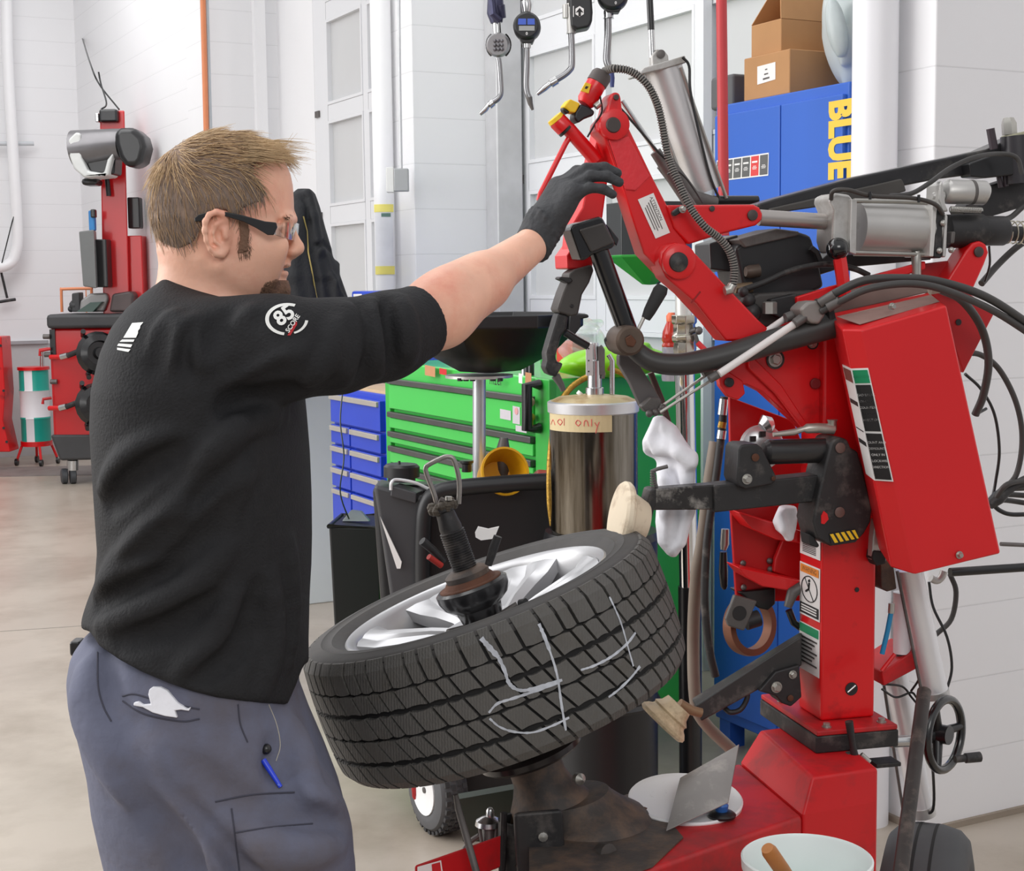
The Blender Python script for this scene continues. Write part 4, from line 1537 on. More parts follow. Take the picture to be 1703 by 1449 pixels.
m.tube(spline([P(703, 1000, KY - 0.1), P(703, 900, KY - 0.1), P(708, 845, KY - 0.1), P(724, 822, KY - 0.1), P(760, 812, KY - 0.1), P(850, 804, KY - 0.1), P(930, 800, KY - 0.1)], 6), [0.024] * 37, 14)
m.build('tank_handle', PLB, kd)
MB().tube([P(668, 800, KY), P(668, 794, KY), P(668, 793, KY), P(668, 776, KY), P(668, 772, KY)], [0.04, 0.04, 0.052, 0.052, 0.044], 20).build('filler_cap', PLB, kd)
MB().tube([P(664, 773, KY), P(664, 767, KY)], 0.004, 6).build('cap_pin', BLK, kd)
m = MB()
m.hexa([P(649, 826, KY - 0.1), P(692, 838, KY - 0.1), P(700, 828, KY - 0.02), P(655, 818, KY - 0.02), P(651, 808, KY - 0.1), P(693, 820, KY - 0.1), P(706, 815, KY - 0.02), P(664, 803, KY - 0.02)])
m.build('latch_block', PLG, kd, bevel=0.004)
MB().tube(spline([P(650, 815, KY - 0.1), P(651, 803, KY - 0.1), P(660, 798, KY - 0.08), P(690, 803, KY - 0.07), P(716, 815, KY - 0.06)], 6), 0.0045, 8).build('gauge_tube', M('tube_white', (224, 224, 226), 0.4), kd)
MB().tube([P(776, 785, KY + 0.02), P(776, 772, KY + 0.02), P(776, 770, KY + 0.02), P(776, 766, KY + 0.02)], [0.014, 0.014, 0.02, 0.02], 12).build('valve_cap', BLK, kd)
m = MB()
m.prism([P(x, y, KY - 0.095) for x, y in [(632, 860), (636, 868), (668, 935), (666, 946), (660, 946)]], (0, 0.01, 0))
m.build('level_strip', PAPER, kd)
m = MB()
m.prism([P(x, y, KY - 0.03) for x, y in [(640, 915), (664, 948), (648, 952), (643, 950)]], (0, 0.02, 0))
m.build('level_window', GRN, kd)
MB().tube([P(1020, 1240, KY - 0.05), P(640, 1240, KY - 0.05)], 0.015, 8)
# wheels on an axle
for (x, y, nm) in ((722, 1335, 0), (1010, 1335, 1)):
    c = P(728 if nm == 0 else 960, 1330, 4.22)
    c.z = 0.130
    ax = V((-0.90, -0.50, 0)).normalized() if nm == 0 else V((0.93, 0.36, 0)).normalized()
    t = MB()
    t.lathe([(0.062, 0.035), (0.070, 0.044), (0.09, 0.048), (0.112, 0.042), (0.126, 0.022), (0.128, 0.0), (0.126, -0.022), (0.112, -0.042), (0.09, -0.048), (0.07, -0.044), (0.062, -0.035)], c, ax, 40)
    tw = t.build('pneumatic_tyre', M('caddy_tyre', (88, 88, 90), 0.7, var=0.1, bump=0.1), kd)
    ex = ax.orthogonal().normalized()
    ey = ax.cross(ex)
    t = MB()
    for k in range(30):
        a = 2 * PI * k / 30
        dd = ex * math.cos(a) + ey * math.sin(a)
        tt = -ex * math.sin(a) + ey * math.cos(a)
        for hh in (-0.026, -0.008, 0.010, 0.028):
            t.box(c + dd * (0.1275 - abs(hh) * 0.1) + ax * hh + tt * (0.006 if hh in (-0.008, 0.028) else -0.004), (0.010, 0.015, 0.013), dd, tt, ax)
    t.build('tread_block', M('tread_dark', (62, 61, 62), 0.8), tw)
    t = MB()
    t.lathe([(0.001, 0.040), (0.02, 0.044), (0.06, 0.044), (0.072, 0.0485), (0.072, -0.036), (0.001, -0.03)], c, ax, 32)
    t.build('wheel_rim', M('rim_enamel', (240, 240, 240), 0.35), kd)
    t = MB()
    t.cyl(c + ax * 0.02, c + ax * 0.045, 0.009, 12)
    t.build('axle_end', GREYST, kd)
m = MB()
m.tube([P(688, 1300, 4.25), P(690, 1325, 4.25), P(694, 1330, 4.25)], 0.008, 8)
m.build('brake_lever', REDD, kd)
m = MB()
m.hexa([P(750, 1330, KY - 0.02), P(960, 1330, KY - 0.02), P(960, 1330, KY + 0.3), P(750, 1330, KY + 0.3), P(690, 1235, KY - 0.02), P(960, 1235, KY - 0.02), P(960, 1235, KY + 0.3), P(690, 1235, KY + 0.3)])
m.build('tank_base', PLB, kd, bevel=0.01)

# yellow funnel and red rag resting in the caddy
fn = thing('funnel', 'yellow plastic funnel lying on the black oil caddy', 'funnel', P(820, 812, KY + 0.05))
YF = M('yellow_plastic', (240, 178, 28), 0.4, var=0.04, sss=0.0)
a, b = P(842, 776, KY - 0.02), P(795, 812, KY + 0.04)
axv = (a - b)
L_ = axv.length
axn = (V((0.28, -0.92, 0.27))).normalized()
c0 = P(840, 784, KY - 0.02)
m = MB()
R0 = 0.069
m.lathe([(0.0001, -0.10), (R0 * 0.62, -0.095), (R0 - 0.003, 0.0), (R0, 0.0), (R0 * 0.72, -0.13), (0.0001, -0.135)], c0, axn, 40)
m.build('cone', YF, fn)
m = MB()
m.lathe([(R0 + 0.002, -0.004), (R0 + 0.002, 0.004), (R0 - 0.004, 0.004), (R0 - 0.004, -0.004)], c0, axn, 40, close=True)
m.build('rim', YF, fn)
m = MB()
m.prism([P(x, y, KY - 0.02) for x, y in [(880, 800), (895, 786), (935, 789), (945, 800), (930, 815), (892, 816)]], (0, 0.08, 0))
o = m.build('red_tray', M('tray_red', (206, 26, 44), 0.4), None, bevel=0.008)
tag(o, 'red plastic tray half hidden beside the yellow funnel', 'tray')

# steel canister standing on a black drum
NYc = 3.95
cc = P(988, 870, NYc)
zz = lambda y: P(988, y, NYc).z
rr = 0.1165
dd_ = thing('drum', 'black open drum beneath the stainless canister', 'drum', (cc.x, cc.y, 0))
m = MB()
zb0 = zz(884)
m.lathe([(0.001, 0), (0.15, 0), (0.155, 0.02), (0.15, 0.04), (0.15, zb0 - 0.03), (0.155, zb0 - 0.02), (0.15, zb0), (0.001, zb0)], V((cc.x + 0.02, cc.y + 0.02, 0)), UP, 40)
m.build('drum_body', M('drum_black', (22, 22, 25), 0.35, var=0.08), dd_)
m = MB()
m.lathe([(0.151, zb0 * 0.5 - 0.01), (0.158, zb0 * 0.5), (0.151, zb0 * 0.5 + 0.01)], V((cc.x + 0.02, cc.y + 0.02, 0)), UP, 40)
m.build('drum_hoop', BLK, dd_)
cn = thing('steel_canister', 'stainless steel oil canister with red handwriting on tape', 'canister', (cc.x, cc.y, zb0))
c0 = V((cc.x, cc.y, 0))
SS = M('stainless', (150, 144, 134), 0.16, metal=1.0, var=0.25, scale=3, stretch=(9, 9, 0.5), dirt=(58, 48, 30), dirt_amt=0.75, dscale=3)  # dirt colour also paints dark amber reflections into the steel
m = MB()
m.lathe([(0.001, zb0), (rr * 0.97, zb0), (rr, zb0 + 0.01), (rr, zz(685)), (0.001, zz(685))], c0, UP, 56)
m.build('canister_body', SS, cn)
m = MB()
m.lathe([(rr, zz(686)), (rr + 0.004, zz(684)), (rr + 0.005, zz(668)), (rr, zz(666)), (0.001, zz(664))], c0, UP, 56)
m.build('lid_band', M('band_alu', (216, 216, 218), 0.3, metal=0.6), cn)
m = MB()
m.lathe([(rr, zz(667)), (rr * 0.8, zz(660)), (rr * 0.3, zz(656)), (0.001, zz(655))], c0, UP, 56)
m.build('lid', M('lid_stained', (200, 182, 140), 0.4, metal=0.4, var=0.15, dirt=(150, 104, 40), dirt_amt=0.4, dscale=14), cn)
tp = band(zz(712), zz(684), rr + 0.0008, -1.35, 0.36, M('masking_tape', (214, 196, 152), 0.6, var=0.04), 'tape', cn, c0)
# handwriting
REDPEN = M('marker_red', (214, 84, 84), 0.6)


def cyl_pt(a, z, r):
    return c0 + V((math.sin(a) * r, -math.cos(a) * r, z))


def scrawl(strokes, x0, ybase, sc):
    for st in strokes:
        mm_ = MB()
        pts = []
        for (u, v_) in st:
            px = x0 + u * sc
            py = ybase - v_ * sc
            a = math.asin(max(-0.999, min(0.999, (px - 988) / (rr * F / NYc))))
            pts.append(cyl_pt(a, zz(py), rr + 0.0022))
        mm_.tube(spline(pts, 4), 0.0011, 6)
        mm_.build('handwriting', REDPEN, tp)


scrawl([[(0, 0), (0.5, 1.4), (1, 0)]], 918, 703, 6)
scrawl([[(0.5, 0), (0, 0.6), (0.4, 1.2), (0.9, 0.7), (0.5, 0)]], 928, 702, 8)
scrawl([[(0, 0), (0, 1.3)]], 938, 702, 9)
scrawl([[(0.5, 0), (0, 0.6), (0.4, 1.2), (1.0, 0.7), (0.5, 0)]], 956, 702, 8)
scrawl([[(0, 0), (0.1, 1.0), (0.6, 1.1), (0.9, 0)]], 969, 702, 8)
scrawl([[(0, 0), (0, 1.3)]], 981, 702, 9)
scrawl([[(0, 1), (0.4, 0.3)], [(0.9, 1.1), (0.5, 0.1), (0.2, -1.2)]], 986, 704, 8)
m = MB()
m.tube([P(989, 656, NYc), P(989, 645, NYc), P(989, 644, NYc), P(989, 600, NYc), P(989, 598, NYc), P(987, 575, NYc), P(987, 570, NYc)], [0.024, 0.024, 0.019, 0.018, 0.013, 0.013, 0.012], 20)
pm = m.build('pump_barrel', STEEL, cn)
m = MB()
m.box(P(980, 598, NYc - 0.022), (0.018, 0.006, 0.085))
m.build('pump_plate', M('plate_steel', (220, 220, 220), 0.3, metal=0.6), pm, bevel=0.001)
for y in (580, 600, 618):
    MB().cyl(P(979, y, NYc - 0.027), P(979, y, NYc - 0.024), 0.0022, 8).build('plate_hole', INK, pm)
m = MB()
m.box(P(999, 600, NYc - 0.005), (0.014, 0.02, 0.075))
m.tube([P(998, 575, NYc - 0.01), P(1003, 582, NYc - 0.01), P(1003, 630, NYc - 0.01)], 0.005, 8)
m.build('pump_lever', GREYST, pm, bevel=0.002)
MB().tube([P(1018, 656, NYc), P(1018, 600, NYc), P(1012, 590, NYc)], 0.007, 10).build('vent_pipe', STEEL, cn)
MB().tube([P(962, 657, NYc), P(966, 652, NYc)], 0.008, 10).build('lid_plug', PAPER, cn)
BRASS = M('brass_braid', (168, 132, 58), 0.35, metal=0.8, var=0.2, scale=120, bump=0.3, bscale=200)
m = MB()
hp = spline([P(1012, 612, NYc + 0.03), P(1040, 625, NYc + 0.04), P(1062, 652, NYc + 0.05), P(1060, 664, NYc + 0.06)], 8)
m.tube(hp, 0.0075, 10)
m.tube(spline([P(1005, 620, NYc + 0.08), P(975, 628, NYc + 0.1), P(945, 650, NYc + 0.08), P(925, 690, NYc + 0.05), P(915, 760, NYc + 0.02), P(914, 830, NYc), P(919, 874, NYc)], 8), 0.0085, 12)
m.build('braided_hose', BRASS, cn)
# chrome pump pipe with ball valve
CY = 4.2
cp_ = thing('pump_pipe', 'chrome oil drain pipe with ball valve and green pan, right of the canister', 'pipe', (P(1146, 900, CY).x, CY, 0))
m = MB()
m.tube([P(1138, 590, CY), P(1146, 980, CY)], 0.028, 28)
m.build('pipe', CHROME, cp_)
m = MB()
a, b = P(1147, 975, CY), P(1149, 1200, CY)
b.z = 0.0
m.tube([a, b], 0.033, 24)
m.build('pipe_foot', BLK, cp_)
m = MB()
m.tube([P(1137, 440, CY), P(1137, 526, CY)], 0.024, 20)
m.build('upper_pipe', M('pipe_pale', (226, 226, 222), 0.3, metal=0.3), cp_)
m = MB()
m.tube([P(1138, 524, CY), P(1138, 536, CY), P(1138, 540, CY), P(1138, 556, CY), P(1138, 558, CY), P(1139, 565, CY), P(1139, 570, CY), P(1139, 580, CY), P(1139, 590, CY)], [0.036, 0.036, 0.031, 0.031, 0.036, 0.036, 0.031, 0.033, 0.03], 8)
v_ = m.build('ball_valve', M('valve_nickel', (196, 190, 178), 0.22, metal=0.9, var=0.08), cp_, bevel=0.002)
m = MB()
m.tube([P(1148, 552, CY - 0.02), P(1158, 548, CY - 0.03)], 0.008, 10)
m.tube([P(1150, 560, CY - 0.02), P(1156, 556, CY - 0.035), P(1162, 576, CY - 0.035)], 0.006, 8)
m.ball(P(1162, 550, CY - 0.03), 0.012, 10)
m.build('valve_stem', GREYST, v_)
m = MB()
m.tube([P(1160, 570, CY - 0.035), P(1172, 582, CY - 0.04)], 0.008, 8)
m.build('valve_lever', REDINK, v_)

pg_ = P(1080, 430, CY)
m = MB()
zq_ = lambda y: P(1080, y, CY).z
m.lathe([(0.001, zq_(474)), (0.02, zq_(473)), (0.118, zq_(428)), (0.121, zq_(424)), (0.001, zq_(420))], V((pg_.x, CY, 0)), UP, 8)
gp2 = m.build('drain_pan', M('pan_green', (40, 150, 56), 0.4, var=0.08), cp_, bevel=0.003, angle=25)
m = MB()
m.lathe([(0.116, zq_(426)), (0.119, zq_(424)), (0.119, zq_(338)), (0.112, zq_(338)), (0.110, zq_(426))], V((pg_.x, CY, 0)), UP, 8, True)
m.build('pan_wall', M('pan_wall_dark', (40, 44, 46), 0.35, var=0.1), gp2, bevel=0.003, angle=25)
MB().tube([P(1137, 445, CY), P(1120, 446, CY), P(1090, 468, CY)], 0.012, 12).build('pan_bracket', BLK, gp2)

# white rag hanging from the link, one tucked in the machine frame (cloth)
RAGM = M('white_cloth', (236, 236, 242), 0.85, var=0.02, bump=0.2, bscale=50)


def rag(rows, Yc, name, label, folds, h=0.004, hw=0.03):
    xs = [x for r in rows for x in (r[1], r[2])]
    lo = P(min(xs) - 14, max(r[0] for r in rows) + 14, Yc)
    hi = P(max(xs) + 14, min(r[0] for r in rows) - 14, Yc)
    s_ = SDF((lo.x, Yc - 0.12, lo.z), (hi.x, Yc + 0.12, hi.z), h)
    s_.loft([(P(1000, y, Yc).z, P(x0, y, Yc).x, P(x1, y, Yc).x, w) for y, x0, x1, w in rows], Yc, 0.01, ex=2.0)
    for pts, r, cut in folds:
        s_.chain([s_.hit(x, y, Yc - 0.1, Yc + 0.1) for x, y in pts], r, 0.014, cut)
    o_ = np_mesh(name, [s_.mesh()], RAGM)
    return tag(o_, label, 'rag')


rag([(694, 1088, 1103, 0.012), (710, 1080, 1125, 0.03), (735, 1068, 1140, 0.04), (752, 1069, 1153, 0.045), (770, 1080, 1154, 0.045), (790, 1092, 1150, 0.04), (815, 1094, 1148, 0.035), (840, 1092, 1146, 0.04), (870, 1090, 1144, 0.035), (905, 1094, 1138, 0.03), (925, 1110, 1126, 0.015)], 2.705, 'cleaning_rag',
    'large white rag hanging down beside the chrome pipe', [
        ([(1096, 700), (1092, 740), (1096, 780)], 0.007, True), ([(1110, 715), (1112, 760), (1122, 800)], 0.007, True), ([(1128, 730), (1136, 760), (1134, 800)], 0.007, True), ([(1112, 800), (1116, 850), (1112, 910)], 0.007, True), ([(1130, 800), (1134, 850), (1128, 910)], 0.006, True), ([(1096, 820), (1099, 870), (1102, 905)], 0.006, True), ([(1121, 820), (1123, 870), (1121, 915)], 0.007, False), ([(1070, 760), (1090, 775), (1110, 790)], 0.008, True),
        ([(1098, 705), (1125, 740), (1140, 765)], 0.010, False), ([(1090, 730), (1105, 760), (1120, 775)], 0.010, True), ([(1072, 745), (1085, 765), (1112, 772)], 0.008, True),
        ([(1150, 760), (1140, 800), (1142, 850), (1130, 900)], 0.012, False), ([(1118, 790), (1126, 840), (1118, 900)], 0.008, True), ([(1104, 800), (1108, 850), (1108, 900)], 0.009, False), ([(1085, 735), (1100, 745), (1130, 752), (1150, 770)], 0.009, False)])
# ================================================================ tyre and wheel on the machine
TY = 2.5
TA = V((-math.sin(math.radians(18.5)), 0.0, math.cos(math.radians(18.5)))).normalized()   # spindle axis
TX = V((TA.z, 0, -TA.x)).normalized()
TYV = TA.cross(TX)
TC = P(822, 1082, TY)
TR, THW = 0.314, 0.106


def TP(r, a, h):
    return TC + (TX * math.cos(a) + TYV * math.sin(a)) * r + TA * h


tyre = thing('car_wheel', 'chalk marked winter tyre on a silver alloy wheel, tilted on the machine', 'wheel', TC)
TYR = M('tyre_rubber', (68, 66, 65), 0.72, var=0.10, scale=24, bump=0.05, dirt=(74, 70, 66), dirt_amt=0.25, dscale=14)
TYRG = M('tyre_groove', (34, 33, 33), 0.85, var=0.1)
WA = M('alloy_silver', (186, 186, 188), 0.36, metal=0.7, var=0.03, scale=5)


def lathe_ax(prof, seg=72, close=False):
    return MB().lathe(prof, TC, TA, seg, close)


side = [(0.2265, 0.086), (0.233, 0.096), (0.238, 0.101), (0.250, 0.108), (0.252, 0.1095), (0.254, 0.1085), (0.268, 0.1105), (0.270, 0.112), (0.272, 0.1105), (0.288, 0.109), (0.297, 0.104), (0.3025, 0.094)]
prof = side + [(TR - 0.0125, 0.06), (TR - 0.0125, 0.0), (TR - 0.0125, -0.06)] + [(r, -h) for r, h in side[::-1]]
prof += [(0.216, -0.08), (0.216, 0.08)]
sw = lathe_ax(prof, 96, True).build('sidewall', TYR, tyre, angle=50)
lathe_ax([(0.300, 0.100), (TR - 0.009, 0.07), (TR - 0.0075, 0.0), (TR - 0.009, -0.07), (0.300, -0.100), (0.298, -0.09), (0.298, 0.09)], 96, True).build('groove_base', TYRG, tyre)


def crown(h):
    q = abs(h) / THW
    return TR - 0.006 * q * q - (0.010 * max(0, (q - 0.82) / 0.18) ** 2)


NB = 62
mb = MB()
ribs = [(-0.106, -0.063, 0.9, 0), (-0.056, -0.022, 1.3, 1), (-0.015, 0.018, 1.0, 2), (0.025, 0.054, 0.9, 3), (0.060, 0.106, 0.75, 4)]
for (h0, h1, slant, ri) in ribs:
    for k in range(NB):
        st = 2 * PI / NB
        gp = 0.17 if ri in (0, 4) else 0.15
        a0 = (k + 0.5 * (ri % 2) + 0.18 * math.sin(k * 1.7 + ri)) * st
        a1 = (k + 1 - gp + 0.5 * (ri % 2) + 0.18 * math.sin((k + 1) * 1.7 + ri)) * st
        hs = np.linspace(h0, h1, 4)
        na = 3
        top, bot = [], []
        for i, h in enumerate(hs):
            f = i / 3.0
            sl = -slant * (h - h0) / TR * (0.22 if ri == 4 else 0.6 if ri == 0 else 0.45)
            zg = (0.0035 if (k % 2) else -0.001)
            hh = h
            for j in range(na + 1):
                a = a0 + (a1 - a0) * j / na + sl
                hj = hh
                if i == 0:
                    hj += 0.0022 * abs(math.sin(j / na * PI)) * (1 if ri % 2 else -1) * (ri not in (0,))
                if i == 3:
                    hj += 0.0022 * abs(math.sin(j / na * PI)) * (1 if ri % 2 else -1) * (ri not in (4,))
                top.append(TP(crown(h), a, hj))
                bot.append(TP(crown(h) - 0.009, a, hj))
        n = len(top)
        fs = []
        W_ = na + 1
        for i in range(3):
            for j in range(na):
                fs.append((i * W_ + j, i * W_ + j + 1, (i + 1) * W_ + j + 1, (i + 1) * W_ + j))
        edge = [i for i in range(W_)] + [(i) * W_ + na for i in range(1, 4)] + [3 * W_ + j for j in range(na - 1, -1, -1)] + [i * W_ for i in range(2, 0, -1)]
        for q in range(len(edge)):
            e0, e1 = edge[q], edge[(q + 1) % len(edge)]
            fs.append((e0, e1, e1 + n, e0 + n))
        mb._add(top + bot, fs)
TYT = M('tread_rubber', (88, 86, 83), 0.7, var=0.08, scale=30, bump=0.0, dirt=(84, 80, 74), dirt_amt=0.3, dscale=20)
_nt = TYT.node_tree
_w = _nt.nodes.new('ShaderNodeTexWave')
_w.wave_type = 'BANDS'
_w.bands_direction = 'X'
_w.inputs['Scale'].default_value = 70
_w.inputs['Distortion'].default_value = 3.0
_w.inputs['Detail Scale'].default_value = 3
_tc = _nt.nodes.new('ShaderNodeTexCoord')
_nt.links.new(_tc.outputs['Object'], _w.inputs['Vector'])
_bp = _nt.nodes.new('ShaderNodeBump')
_bp.inputs['Strength'].default_value = 0.25
_bp.inputs['Distance'].default_value = 0.004
_nt.links.new(_w.outputs['Fac'], _bp.inputs['Height'])
_nt.links.new(_bp.outputs[0], _nt.nodes['Principled BSDF'].inputs['Normal'])
tr = mb.build('tread', TYT, tyre, smooth=True, angle=25)


# chalk strokes on the tread
def tyre_hit(px, py, r=TR + 0.0004):
    d = ray(px, py)
    oc = CAMP - TC
    dp = d - TA * d.dot(TA)
    op = oc - TA * oc.dot(TA)
    a, b, c = dp.dot(dp), 2 * dp.dot(op), op.dot(op) - r * r
    s = (-b - math.sqrt(max(b * b - 4 * a * c, 0))) / (2 * a)
    p = CAMP + d * s
    h = (p - TC).dot(TA)
    rr_ = crown(max(-THW, min(THW, h))) + 0.0004
    q = (p - TC) - TA * h
    return TC + TA * h + q.normalized() * rr_


CHALK = M('chalk', (186, 190, 198), 0.9, var=0.25, scale=60)
zp_ = lambda x, y: (480 + x / 2.4186, 850 + y / 2.4186)
strokes = [
    ([(775, 515), (812, 555), (845, 590)], 0.0042), ([(845, 590), (870, 645), (885, 690), (912, 715), (950, 722), (1020, 705), (1100, 680)], 0.0030),
    ([(1010, 455), (1030, 505), (1050, 560)], 0.0032), ([(1050, 560), (1072, 630), (1085, 690), (1098, 780), (1118, 885)], 0.0020),
    ([(805, 812), (840, 775), (900, 755), (1000, 722), (1090, 690)], 0.0022), ([(808, 835), (850, 870), (910, 890), (985, 892), (1070, 862), (1130, 832)], 0.0019),
    ([(1295, 345), (1318, 400), (1340, 460), (1365, 550), (1388, 625)], 0.0018), ([(1175, 640), (1230, 622), (1300, 585), (1360, 535), (1395, 490)], 0.0022),
    ([(1290, 750), (1335, 715), (1380, 670), (1415, 625)], 0.0022)]
for pts, w in strokes:
    pp = [tyre_hit(*zp_(*q)) for q in spline([(a, b, 0) for a, b in pts], 6) for q in [(q.x, q.y)]]
    m = MB()
    vs, fs = [], []
    for i, p in enumerate(pp):
        t = (pp[min(i + 1, len(pp) - 1)] - pp[max(i - 1, 0)]).normalized()
        nrm = (p - TC) - TA * (p - TC).dot(TA)
        nrm.normalize()
        sd_ = t.cross(nrm).normalized() * w * rnd.uniform(0.6, 1.1)
        vs += [p - sd_, p + sd_, p + sd_ + nrm * 0.0006, p - sd_ + nrm * 0.0006]
    for i in range(len(pp) - 1):
        a = i * 4
        for k in range(4):
            fs.append((a + k, a + (k + 1) % 4, a + 4 + (k + 1) % 4, a + 4 + k))
    n_ = len(pp) * 4
    fs += [(3, 2, 1, 0), (n_ - 4, n_ - 3, n_ - 2, n_ - 1)]
    m._add(vs, fs)
    m.build('chalk_mark', CHALK, tr, smooth=False)

# alloy wheel
rim = lathe_ax([(0.2335, 0.090), (0.2335, 0.096), (0.230, 0.099), (0.224, 0.097), (0.218, 0.088), (0.212, 0.070), (0.205, 0.03), (0.200, -0.06), (0.212, -0.085), (0.2335, -0.096), (0.2335, -0.09), (0.21, -0.07), (0.212, 0.03), (0.22, 0.07)], 96, True).build('rim', WA, tyre, angle=40)
mb = MB()
NS = 7
for k in range(NS):
    a = 2 * PI * (k + 0.18) / NS
    secs = []
    for (r, hwid, h, th, rg) in ((0.060, 0.024, 0.052, 0.03, 0.010), (0.10, 0.025, 0.064, 0.028, 0.012), (0.15, 0.033, 0.074, 0.026, 0.012), (0.19, 0.046, 0.081, 0.022, 0.010), (0.2165, 0.060, 0.088, 0.02, 0.003)):
        da = hwid / r
        tw = 0.05 * (r - 0.06) / 0.16
        secs.append([TP(r, a + tw - da, h - rg), TP(r, a + tw - da * 0.55, h), TP(r, a + tw - da * 0.12, h - rg * 0.2), TP(r, a + tw + da * 0.12, h - rg), TP(r, a + tw + da * 0.6, h - rg * 0.3), TP(r, a + tw + da, h - rg),
                     TP(r, a + tw + da, h - rg - th), TP(r, a + tw - da, h - rg - th)])
    n = 8
    vs = [p for s_ in secs for p in s_]
    fs = []
    for i in range(len(secs) - 1):
        for j in range(n):
            fs.append((i * n + j, i * n + (j + 1) % n, (i + 1) * n + (j + 1) % n, (i + 1) * n + j))
    fs += [tuple(range(n - 1, -1, -1)), tuple((len(secs) - 1) * n + j for j in range(n))]
    mm = MB()
    mm._add(vs, fs)
    mm.build('spoke', WA, tyre, angle=28)
lathe_ax([(0.001, 0.046), (0.045, 0.048), (0.075, 0.054), (0.078, 0.04), (0.078, 0.01), (0.001, 0.01)], 48).build('hub', WA, tyre)
lathe_ax([(0.001, -0.02), (0.203, -0.02), (0.203, -0.03), (0.001, -0.03)], 48).build('brake_side_cover', M('alloy_inner', (150, 150, 152), 0.45, metal=0.4), tyre)
for k in range(5):
    a = 2 * PI * k / 5 + 0.3
    MB().cyl(TP(0.057, a, 0.048), TP(0.057, a, 0.0535), 0.011, 16).build('lug_recess', BLKD, tyre)
# small paper tag at the far side of the tyre
m = MB()
q = [P(x, y, 2.735) for x, y in [(790, 886), (795, 876), (812, 880), (830, 876), (822, 896), (800, 899), (791, 894)]]
m.prism(q, (0, 0.004, 0))
o = m.build('paper_tag', PAPER, None)
tag(o, 'small crumpled white paper tag on the far side of the tilted tyre', 'paper')

# ---------------------------------------------------------------- centring clamp on the spindle
cl = thing('centring_clamp', 'greasy black quick clamp with threaded shaft and steel loop handle, on the wheel hub', 'clamp', TP(0, 0, 0.05))
GR2 = GRIME


def AX(h):
    return TC + TA * h


lathe_ax([(0.001, 0.052), (0.030, 0.054), (0.036, 0.062), (0.040, 0.080), (0.056, 0.092), (0.0625, 0.106), (0.0630, 0.118), (0.058, 0.122), (0.001, 0.122)], 48).build('cone', M('clamp_black', (24, 23, 25), 0.3, var=0.15, coat=0.3), cl)
lathe_ax([(0.001, 0.121), (0.055, 0.121), (0.054, 0.124), (0.046, 0.125), (0.04, 0.133), (0.001, 0.133)], 40).build('rust_plate', RUST, cl)
nut = lathe_ax([(0.001, 0.130), (0.038, 0.132), (0.0385, 0.142), (0.034, 0.146), (0.026, 0.150), (0.001, 0.150)], 40).build('nut', GRIME, cl)
pr = []
hh = 0.148
while hh < 0.218:
    pr += [(0.0215, hh), (0.0215, hh + 0.0012), (0.0188, hh + 0.0022), (0.0188, hh + 0.003)]
    hh += 0.0042
lathe_ax([(0.001, 0.146)] + pr + [(0.0195, hh + 0.004), (0.017, hh + 0.02), (0.016, hh + 0.032), (0.020, hh + 0.035), (0.020, hh + 0.042), (0.001, hh + 0.043)], 32).build('threaded_shaft', BLKD, cl)
c = AX(hh + 0.042)
m = MB()
for k in range(18):
    a = rnd.uniform(0, 6.28)
    m.ball(c + TX * math.cos(a) * 0.018 + V((0, 1, 0)) * math.sin(a) * 0.014 + TA * rnd.uniform(-0.004, 0.005), rnd.uniform(0.006, 0.010), 8)
m.build('grease', M('grease', (74, 66, 56), 0.6, var=0.3, scale=60, bump=0.3), cl)
MB().tube(spline([P(728, 846, TY), P(722, 822, TY), P(710, 790, TY), P(708, 779, TY), P(713, 773, TY), P(735, 762, TY), P(746, 760, TY), P(754, 764, TY), P(761, 785, TY), P(764, 808, TY), P(763, 838, TY)], 5), 0.0042, 12).build('loop_handle', M('handle_steel', (150, 146, 142), 0.35, metal=0.7, var=0.1), cl)
MB().tube([P(729, 846, TY), P(736, 832, TY - 0.01), P(746, 836, TY - 0.014)], 0.006, 8).build('handle_lug', GRIME, cl)
MB().cyl(P(746, 832, TY - 0.016), P(746, 826, TY - 0.016), 0.006, 10).build('cap_bolt', BOLT, cl)
k1 = MB().tube([P(738, 934, TY - 0.02), P(720, 915, TY - 0.03), P(702, 900, TY - 0.04)], [0.0062, 0.0068, 0.0072], 14).build('release_arm', BLKD, cl)
MB().tube([P(734, 941, TY - 0.03), P(713, 926, TY - 0.045)], 0.0052, 12).build('release_grip', M('grip_red', (170, 42, 34), 0.6, var=0.15), cl)
MB().tube([P(812, 940, TY - 0.02), P(820, 915, TY - 0.02), P(828, 892, TY - 0.02)], [0.0062, 0.0078, 0.0072], 14).build('release_arm', BLKD, cl)
m = MB()
m.tube([TP(0.03, -1.2, 0.056), TP(0.07, -0.4, 0.068)], 0.005, 10)
m.tube([TP(0.03, -2.6, 0.056), TP(0.075, -2.45, 0.066)], 0.005, 10)
m.build('clamp_pin', GREYST, cl)
m = MB()
m.lathe([(0.001, 0), (0.008, 0), (0.008, 0.012), (0.001, 0.012)], TP(0.083, -0.55, 0.07), (TX * 0.8 - V((0, 1, 0)) * 0.5), 12)
m.build('pin_knob', BLKD, cl)
# ================================================================ the tyre changing machine
mc = thing('tire_changer', 'big red tyre changing machine with black arms and silver air cylinders', 'machine', (0.45, 2.75, 0))


def plate(name, pts, off, th, mat, parent=mc, bevel=0.003):
    """profile lying in the machine's front plane, th metres thick into the machine"""
    m = MB()
    m.prism([PM(x, y, off) for x, y in pts], MD * th)
    return m.build(name, mat, parent, bevel=bevel)


